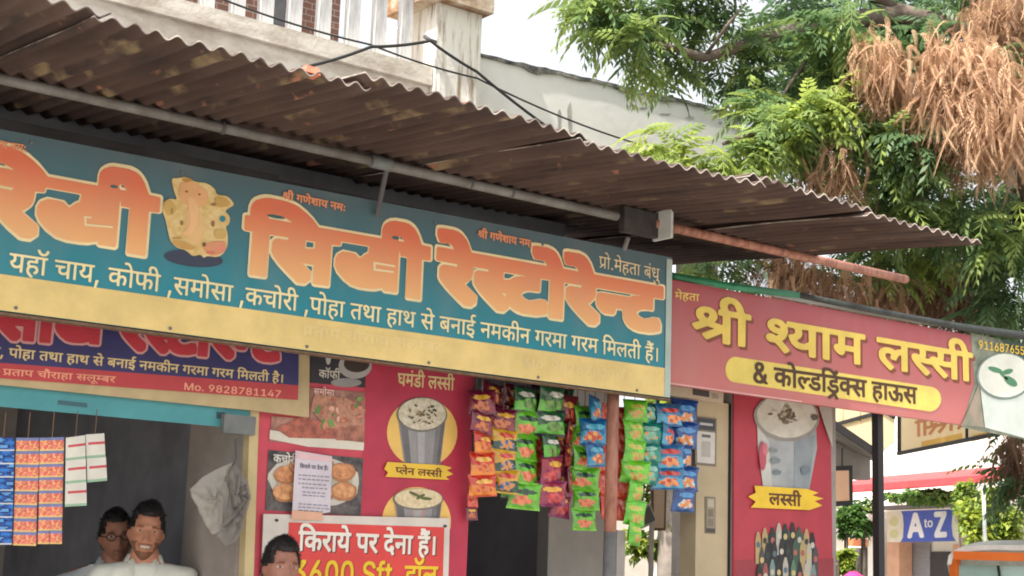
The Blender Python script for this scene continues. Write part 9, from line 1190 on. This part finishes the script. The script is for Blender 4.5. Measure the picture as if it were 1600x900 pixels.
for a in ((905, 15, 10.6, 32, 6, .75), (960, 25, 10.4, 44, 12, .68), (985, 55, 10.4, 28, 6, .72), (1030, 28, 10.7, 40, 8, .6), (1060, 5, 10.8, 50, 11, .6), (1060, 85, 10.9, 20, 2, .4), (1110, 10, 10.8, 44, 8, .55), (950, -30, 10.5, 60, 14, .6), (1090, -50, 10.8, 80, 18, .45),
          (1000, 92, 10.6, 20, 3, .65), (1050, 112, 10.9, 20, 3, .6), (1112, 112, 11.2, 26, 5, .5), (1160, 130, 11.3, 26, 6, .5), (1165, 60, 10.8, 30, 8, .6), (1170, 110, 10.9, 30, 8, .45),
          (1215, 35, 11.6, 56, 18, .4), (1255, 115, 11.4, 54, 18, .45), (1300, 40, 10.6, 46, 16, .62), (1330, 95, 10.8, 44, 14, .6), (1290, 135, 11.0, 44, 14, .55), (1390, 45, 11.8, 62, 22, .26), (1470, 40, 11.7, 52, 16, .32), (1440, 70, 11.0, 40, 12, .45), (1400, 170, 11.4, 40, 12, .35),
          (1195, 185, 10.4, 32, 10, .66), (1260, 190, 10.3, 46, 15, .82), (1310, 165, 10.3, 32, 9, .9), (1225, 230, 10.2, 52, 18, .7), (1175, 240, 10.0, 32, 9, .8), (1300, 240, 10.4, 48, 15, .55), (1350, 220, 10.6, 42, 13, .42),
          (1015, 224, 9.8, 12, 3, .9), (1050, 232, 9.8, 14, 3, .88), (1090, 246, 9.9, 18, 4, .8), (1128, 244, 9.9, 20, 4, .75), (995, 240, 9.9, 8, 2, .92),
          (1370, 280, 10.7, 40, 14, .5), (1400, 250, 10.3, 46, 16, .52), (1420, 310, 10.4, 46, 16, .5), (1470, 330, 10.6, 44, 14, .45), (1440, 230, 10.2, 30, 8, .5), (1500, 350, 10.3, 34, 9, .55), (1560, 350, 10.2, 34, 9, .6), (1560, 20, 11.9, 60, 18, .3), (1580, 95, 10.6, 30, 8, .5), (1590, 330, 11.3, 40, 10, .4), (1540, 380, 11.4, 44, 14, .3), (1590, 420, 10.4, 44, 14, .46), (1580, 470, 10.5, 40, 12, .4),
          (1340, 395, 11.3, 30, 8, .55), (1400, 400, 11.0, 36, 10, .6), (1450, 400, 11.0, 36, 10, .66), (1290, 430, 11.3, 34, 7, .5), (1100, 420, 11.0, 34, 9, .55), (1160, 420, 11.2, 34, 7, .4), (1410, 470, 11.6, 40, 10, .35), (1500, 440, 11.6, 44, 12, .26), (1560, 520, 11.4, 44, 12, .3),
          (1585, 690, 11.3, 18, 5, .35), (1570, 740, 11.2, 14, 4, .3), (1600, 760, 11.0, 18, 5, .25),
          (1330, 60, 12.6, 110, 26, .18), (1480, 200, 12.6, 110, 26, .18), (1250, 160, 12.4, 90, 18, .2), (1400, 330, 12.8, 110, 22, .2), (1560, 300, 12.8, 100, 18, .2),
          (1700, 100, 11.8, 120, 30, .35), (1720, 350, 11.8, 110, 24, .35), (1250, -110, 11.2, 120, 26, .42), (1450, -110, 11.8, 130, 26, .4)): K(*a)
cl = [(c, r, max(2, int(n * (.62 if tm > .3 else 1.0))), tm) for c, r, n, tm in cl]
V, Fq, T = sprays(cl, 9); crown = emit('crown', tree, V, Fq, T, m_leaf)
dl = []; cl_keep = cl; cl = dl
for a in ((1370, 85, 10.3, 15, 5, .6, None, 1.2), (1376, 108, 10.3, 22, 7, .55, None, .8), (1456, 100, 10.2, 12, 5, .55, None, 1.6), (1462, 150, 10.1, 14, 6, .6, None, 1.8), (1500, 90, 10.2, 24, 12, .72, None, 1.4), (1530, 105, 10.1, 22, 10, .72, None, 1.5), (1538, 160, 10.0, 26, 12, .66, None, 1.6), (1545, 225, 10.1, 26, 10, .66, None, 1.6), (1575, 140, 10.3, 28, 9, .5, None, 1.6), (1596, 165, 10.0, 20, 8, .78, None, 1.8), (1480, 205, 10.4, 16, 4, .5, None, 1.6),
          (1565, 30, 10.8, 44, 20, .35, None, 1.4), (1590, 110, 10.9, 40, 12, .4, None, 1.2), (1302, 255, 10.2, 22, 8, .25, None, .8), (1240, 425, 10.9, 26, 7, .35, None, .8), (1300, 460, 10.9, 30, 8, .42, None, .7), (1370, 455, 10.9, 32, 8, .45, None, .8), (1220, 405, 11.1, 24, 8, .2, None, .7), (1450, 440, 11.3, 40, 14, .12, None, 1.0), (1490, 450, 11.3, 40, 12, .1, None, 1.0), (1345, 480, 11.0, 30, 6, .5, None, .6),
          (1590, 700, 11.0, 12, 5, .12, None, 1.4)): K(*a)
V, Fq, T = sprays([(c, r * np.array([.8, .8, 1]) if not isinstance(r, tuple) else (r[0] * .8, r[1] * .8, r[2]), n, tm) for c, r, n, tm in dl], 24, DEAD, hang=.45); emit('dead_foliage', tree, V, Fq, T, m_dead)

# leafy bushes by the lane
LEAF = []
for L, w in ((.11, .028), (.09, .026)):
    LEAF.append((np.array([(0, 0, 0), (L * .5, w, .012), (L, 0, -.015), (L * .5, -w, .012)]), np.array([(0, 1, 2, 3)])))
def bush(px_, py_, d, rx, rz, n, tint, label, m, name='bush', cat='bush', scale=1.0, stems=4):
    c = C_(px_, py_, d); k = d * .98 / F_PX; root = thing(name, (c[0], c[1], 0), label, cat)
    r = np.array([rx * k, rx * k * .9, rz * k]); sub = []
    while len(sub) < 44:
        e_ = rng.uniform(-1, 1, 3)
        if np.linalg.norm(e_) < 1: sub.append((c + e_ * r * rng.uniform(.6, 1.15), rng.choice([.12, .2, .3, .45])))
    P, A, E_, S_, T_, R_ = [], [], [], [], [], []
    for i in range(n):
        q, rr_ = sub[rng.integers(len(sub))]; d_ = rng.normal(size=3); d_ /= np.linalg.norm(d_); p = q + d_ * r * rr_ * rng.uniform(.5, 1) 
        P.append(p); A.append(rng.uniform(0, 6.28)); E_.append(rng.uniform(-.9, .5)); S_.append(scale * rng.uniform(.7, 1.4)); T_.append(min(1, max(0, tint + rng.normal() * .16))); R_.append(rng.normal() * .5)
    V, Fq, T = scatter(LEAF, P, A, E_, S_, T_, R_); emit('foliage', root, V, Fq, T, m)
    b = MB()
    for i in range(stems): a = i * 1.6; b.tube([(c[0] + .05 * math.cos(a), c[1] + .05 * math.sin(a), 0), (c[0] + .1 * math.cos(a), c[1] + .1 * math.sin(a), c[2] * .5), (c[0] + .12 * math.cos(a), c[1] + .12 * math.sin(a), c[2])], [.03, .025, .01], m_bark, 6)
    if stems: b.build('stem', root)
m_bush = leaf_mat('bush_leaf', (0.045, 0.11, 0.04), (0.12, 0.24, 0.06), (0.42, 0.48, 0.07), .45)
bush(1548, 818, 16, 58, 52, 6500, .85, 'bright yellow green bush right of the blue signboard', m_bush, scale=.75)
bush(1512, 775, 17, 20, 26, 1300, .7, 'small loose bush between the red awning and the yellow green bush', m_bush, scale=.7)
bush(1450, 778, 23, 70, 9, 2600, .5, 'low line of green creeper between the red awning and the blue signboard', m_bush, 'creeper', 'creeper', .9, 0)
bush(1335, 815, 15, 34, 30, 3200, .4, 'green leafy shrub beyond the lassi poster under the framed board', m_bush, scale=.6)
bush(1322, 875, 14, 14, 22, 900, .8, 'small yellowish shrub low beside the lassi poster edge', m_bush, scale=.6)
# pale street lamp post by the bush
lp_ = spot(1540, 15); b = MB(); b.tube([(lp_[0], lp_[1], 0), (lp_[0], lp_[1], 2.46)], .018, mat('pale_pole', S(190, 196, 190), .5), 8); tag(b.build('pole', smooth=True), 'thin pale pole standing in the bushes right of the blue signboard', 'pole')

# ------------------------------------------------------------------ seen through the snack opening
pt_ = spot(1048, 17); tr2 = thing('street_tree', (pt_[0], pt_[1], 0), 'sunlit tree with a pale trunk seen through the shop opening', 'tree')
b = MB(); pb = mat('pale_bark', (0.34, .29, .25), .9, .2, 8); b.tube([(pt_[0], pt_[1], 0), tuple(C_(1046, 820, 17)), tuple(C_(1052, 740, 17)), tuple(C_(1048, 640, 17))], [.17, .13, .11, .07], pb, 10); b.tube([tuple(C_(1047, 800, 17)), tuple(C_(1030, 720, 17)), tuple(C_(1010, 650, 17))], [.09, .06, .04], pb, 8); b.build('trunk', tr2, smooth=True)
P, A, E_, S_, T_, R_ = [], [], [], [], [], []
for px_, py_, r, n in ((1000, 690, 60, 900), (1060, 660, 60, 800), (1000, 850, 26, 260), (1032, 860, 20, 120), (1062, 815, 22, 180), (1000, 770, 26, 160)):
    for i in range(n):
        d_ = rng.normal(size=3); d_ /= np.linalg.norm(d_); P.append(C_(px_, py_, 17) + d_ * r * 17 / F_PX * rng.uniform(.4, 1)); A.append(rng.uniform(0, 6.28)); E_.append(rng.uniform(-.9, .5)); S_.append(rng.uniform(.8, 1.5)); T_.append(min(1, max(0, .75 + rng.normal() * .2))); R_.append(rng.normal() * .5)
V, Fq, T = scatter(LEAF, P, A, E_, S_, T_, R_); emit('crown', tr2, V, Fq, T, m_bush)
# bright house wall further down that lane
hw = spot(1040, 27); PW = Sheet(hw[0], hw[1], 322); far = thing('lane_house', (hw[0], hw[1], 0), 'bright cream house at the end of the lane seen through the shop opening', 'house')
b = MB(); PW.slab(b, [(-4, 0), (3.5, 0), (3.5, 4.2), (-4, 4.2)], mat('cream_lane_wall', (.42, .38, .32), .9, .15, 1.5), 3); b.build('wall', far)
b = MB(); PW.pp(b, [(1026, 838), (1040, 838), (1040, 876), (1026, 876)], M['dkgrey'], 3); b.build('window', far)
# leaning solar-style panel on a thin post and the framed board behind it
lb = spot(1015, 9.0); PB2 = Sheet(lb[0], lb[1], 330)
lt = thing('tilted_panel', (lb[0], lb[1], 0), 'small tilted framed panel on a thin post seen through the shop opening', 'panel')
b = MB(); PB2.slab(b, [PB2.uv(998, 829), PB2.uv(1027, 815), PB2.uv(1016, 787), PB2.uv(994, 797)], ink(206, 202, 196), .04); b.build('frame', lt)
b = MB(); PB2.pp(b, [(999, 825), (1024, 813), (1015, 791), (996, 800)], ink(112, 110, 108), 1); b.build('face', lt)
b = MB(); q_ = PB2.pt(*PB2.uv(1019, 818), -6); b.tube([(q_[0], q_[1], 0), tuple(q_)], .016, ink(196, 190, 184), 8); b.build('post', lt)
lb = spot(1028, 9.6); PB3 = Sheet(lb[0], lb[1], 330)
lf = thing('brown_board', PB3.pt(*PB3.uv(1028, 830)), 'brown framed board hanging behind the tilted panel in the shop opening', 'board')
b = MB(); PB3.slab(b, [PB3.uv(1019, 829), PB3.uv(1040, 829), PB3.uv(1042, 740), PB3.uv(1017, 740)], M['wood'], .03); b.build('frame', lf)
b = MB(); PB3.pp(b, [(1022, 825), (1037, 825), (1039, 744), (1021, 744)], ink(206, 180, 150), 1); b.build('face', lf)
b = MB(); b.tube([PB3.pt(*PB3.uv(1029, 740)), PB3.pt(*PB3.uv(1029, 600))], .006, M['black'], 6); b.build('hanger', lf)
# white van in the lane
vc = spot(1130, 22); van = thing('white_van', (vc[0], vc[1], 0), 'white van parked in the lane seen low through the shop opening', 'van')
vw = mat('white_van_paint', S(236, 236, 232), .3, .03, 3); gl = mat('tinted_glass', (0.05, .06, .065), .1, .1, 3)
def vb(x, y, z): return np.array([vc[0] + x * .80 + y * .60, vc[1] - x * .60 + y * .80, z])
prof = [(-.78, .35), (-.80, 1.0), (-.72, 1.15), (-.62, 1.72), (-.5, 1.80), (.5, 1.80), (.62, 1.72), (.72, 1.15), (.80, 1.0), (.78, .35)]
b = MB(); b.rings([[vb(x * s_, y, .35 + (z - .35) * q) for x, z in prof] for y, s_, q in ((0, .96, .55), (.25, 1, .62), (.75, 1, 1), (3.2, 1, 1), (3.4, .95, .95))], vw); b.build('body', van)
b = MB(); b.hexa([vb(-.6, .28, 1.12), vb(.6, .28, 1.12), vb(.6, .30, 1.1), vb(-.6, .30, 1.1), vb(-.5, .66, 1.66), vb(.5, .66, 1.66), vb(.5, .70, 1.66), vb(-.5, .70, 1.66)], gl); b.build('windscreen', van)
for sx in (-1, 1):
    for yy in (.6, 2.7): b = MB(); b.tube([vb(sx * .66, yy, .28), vb(sx * .80, yy, .28)], .28, M['black'], 18); b.build('wheel', van)
    b = MB(); b.box(tuple(vb(sx * .55, -.02, .72) - .07), tuple(vb(sx * .55, -.02, .72) + .07), ink(230, 230, 220, .2)); b.build('headlight', van)

# ------------------------------------------------------------------ auto rickshaw
rc = spot(1640, 12.4); rk = thing('auto_rickshaw', (rc[0], rc[1], 0), 'auto rickshaw with a pale grey canvas hood and orange windscreen frame', 'auto rickshaw')
fa = math.atan2(-rc[1], -rc[0]) + math.radians(-8)              # nose turned to the street
def rb(x, y, z): return np.array([rc[0] + x * math.sin(fa) + y * math.cos(fa), rc[1] - x * math.cos(fa) + y * math.sin(fa), z * 1.08])   # y forward
rk_y = mat('orange_rickshaw_paint', S(222, 112, 40), .35, .06, 4); rk_g = mat('green_rickshaw_paint', S(40, 92, 62), .35, .08, 4); hood = mat('pale_canvas_hood', S(226, 224, 218), .8, .1, 5, bump=.3); glass_ = mat('pale_windscreen', S(150, 178, 168), .12, .05, 3, spec=.7)
b = MB(); b.rings([[rb(x * w, y, z0 + (z - .3) * h_) for x, z in ((-.64, .3), (-.66, .62), (-.62, .88), (.62, .88), (.66, .62), (.64, .3))] for y, w, h_, z0 in ((-1.25, .92, 1.0, .3), (-.2, 1, 1, .3), (.35, 1, .95, .3), (.62, .72, 1.0, .34), (.95, .34, .9, .4), (1.1, .2, .5, .5))], rk_g); b.build('body', rk, smooth=False)
def arch(y, w, zt, zs, n=13): return [rb(w * math.copysign(abs(math.cos(a)) ** .55, math.cos(a)), y, zs + (zt - zs) * math.sin(a) ** .62) for a in np.linspace(0, math.pi, n)]
b = MB(); b.rings([arch(.66, .62, 1.70, 1.56) + arch(.66, .59, 1.665, 1.56)[::-1], arch(.40, .66, 1.74, 1.50) + arch(.40, .63, 1.71, 1.50)[::-1], arch(-.2, .68, 1.76, 1.40) + arch(-.2, .65, 1.73, 1.40)[::-1], arch(-.9, .68, 1.74, 1.30) + arch(-.9, .65, 1.71, 1.3)[::-1], arch(-1.28, .62, 1.66, .9) + arch(-1.28, .6, 1.62, .9)[::-1]], hood); b.build('hood', rk, smooth=False)
b = MB(); 
for s_ in (-1, 1): b.bar(rb(s_ * .60, .66, .88), rb(s_ * .57, .62, 1.60), .06, .05, rk_y)
b.bar(rb(-.57, .67, 1.62), rb(.57, .67, 1.62), .04, .06, rk_y); b.bar(rb(-.6, .67, .90), rb(.6, .67, .90), .05, .06, rk_y); b.build('windscreen_frame', rk)
b = MB(); b.hexa([rb(-.57, .655, .93), rb(.57, .655, .93), rb(.57, .645, .93), rb(-.57, .645, .93), rb(-.54, .625, 1.56), rb(.54, .625, 1.56), rb(.54, .615, 1.56), rb(-.54, .615, 1.56)], glass_); b.build('windscreen', rk)
b = MB(); b.bar(rb(.26, .66, 1.56), rb(.20, .675, 1.12), .014, .014, M['black']); b.build('wiper', rk)
b = MB(); b.bar(rb(-.2, .66, 1.56), rb(-.28, .675, 1.12), .014, .014, M['black']); b.build('wiper', rk)
b = MB(); b.rings([[rb(.43 + .12 * math.cos(a), .668 - .0, 1.30 + .10 * math.sin(a)) for a in np.linspace(0, 6.28, 19)[:-1]], [rb(.43 + .12 * math.cos(a), .680, 1.30 + .10 * math.sin(a)) for a in np.linspace(0, 6.28, 19)[:-1]]], ink(228, 230, 228)); b.build('round_sticker', rk)
def wheel(x, y):
    b = MB(); b.tube([rb(x - .05, y, .23), rb(x + .05, y, .23)], .23, M['black'], 20); w = b.build('wheel', rk); b = MB(); b.tube([rb(x - .056, y, .23), rb(x + .056, y, .23)], .11, M['galv'], 14); b.build('rim', w)
wheel(0, .92); wheel(-.56, -.85); wheel(.56, -.85)
b = MB(); b.tube([rb(0, 1.08, .72), rb(0, 1.20, .72)], [.10, .085], ink(226, 226, 216, .2), 16); b.build('headlight', rk)
b = MB(); b.rings([[rb(.14 * math.cos(a), .92 + .30 * math.sin(a), .34 + .20 * max(0, math.sin(a + .4))) for a in np.linspace(0, math.pi, 9)], [rb(-.14 * math.cos(a) * -1 - .28 * math.cos(a), .92 + .30 * math.sin(a), .36 + .20 * max(0, math.sin(a + .4))) for a in np.linspace(0, math.pi, 9)]], rk_y, cap=False); b.build('mudguard', rk)
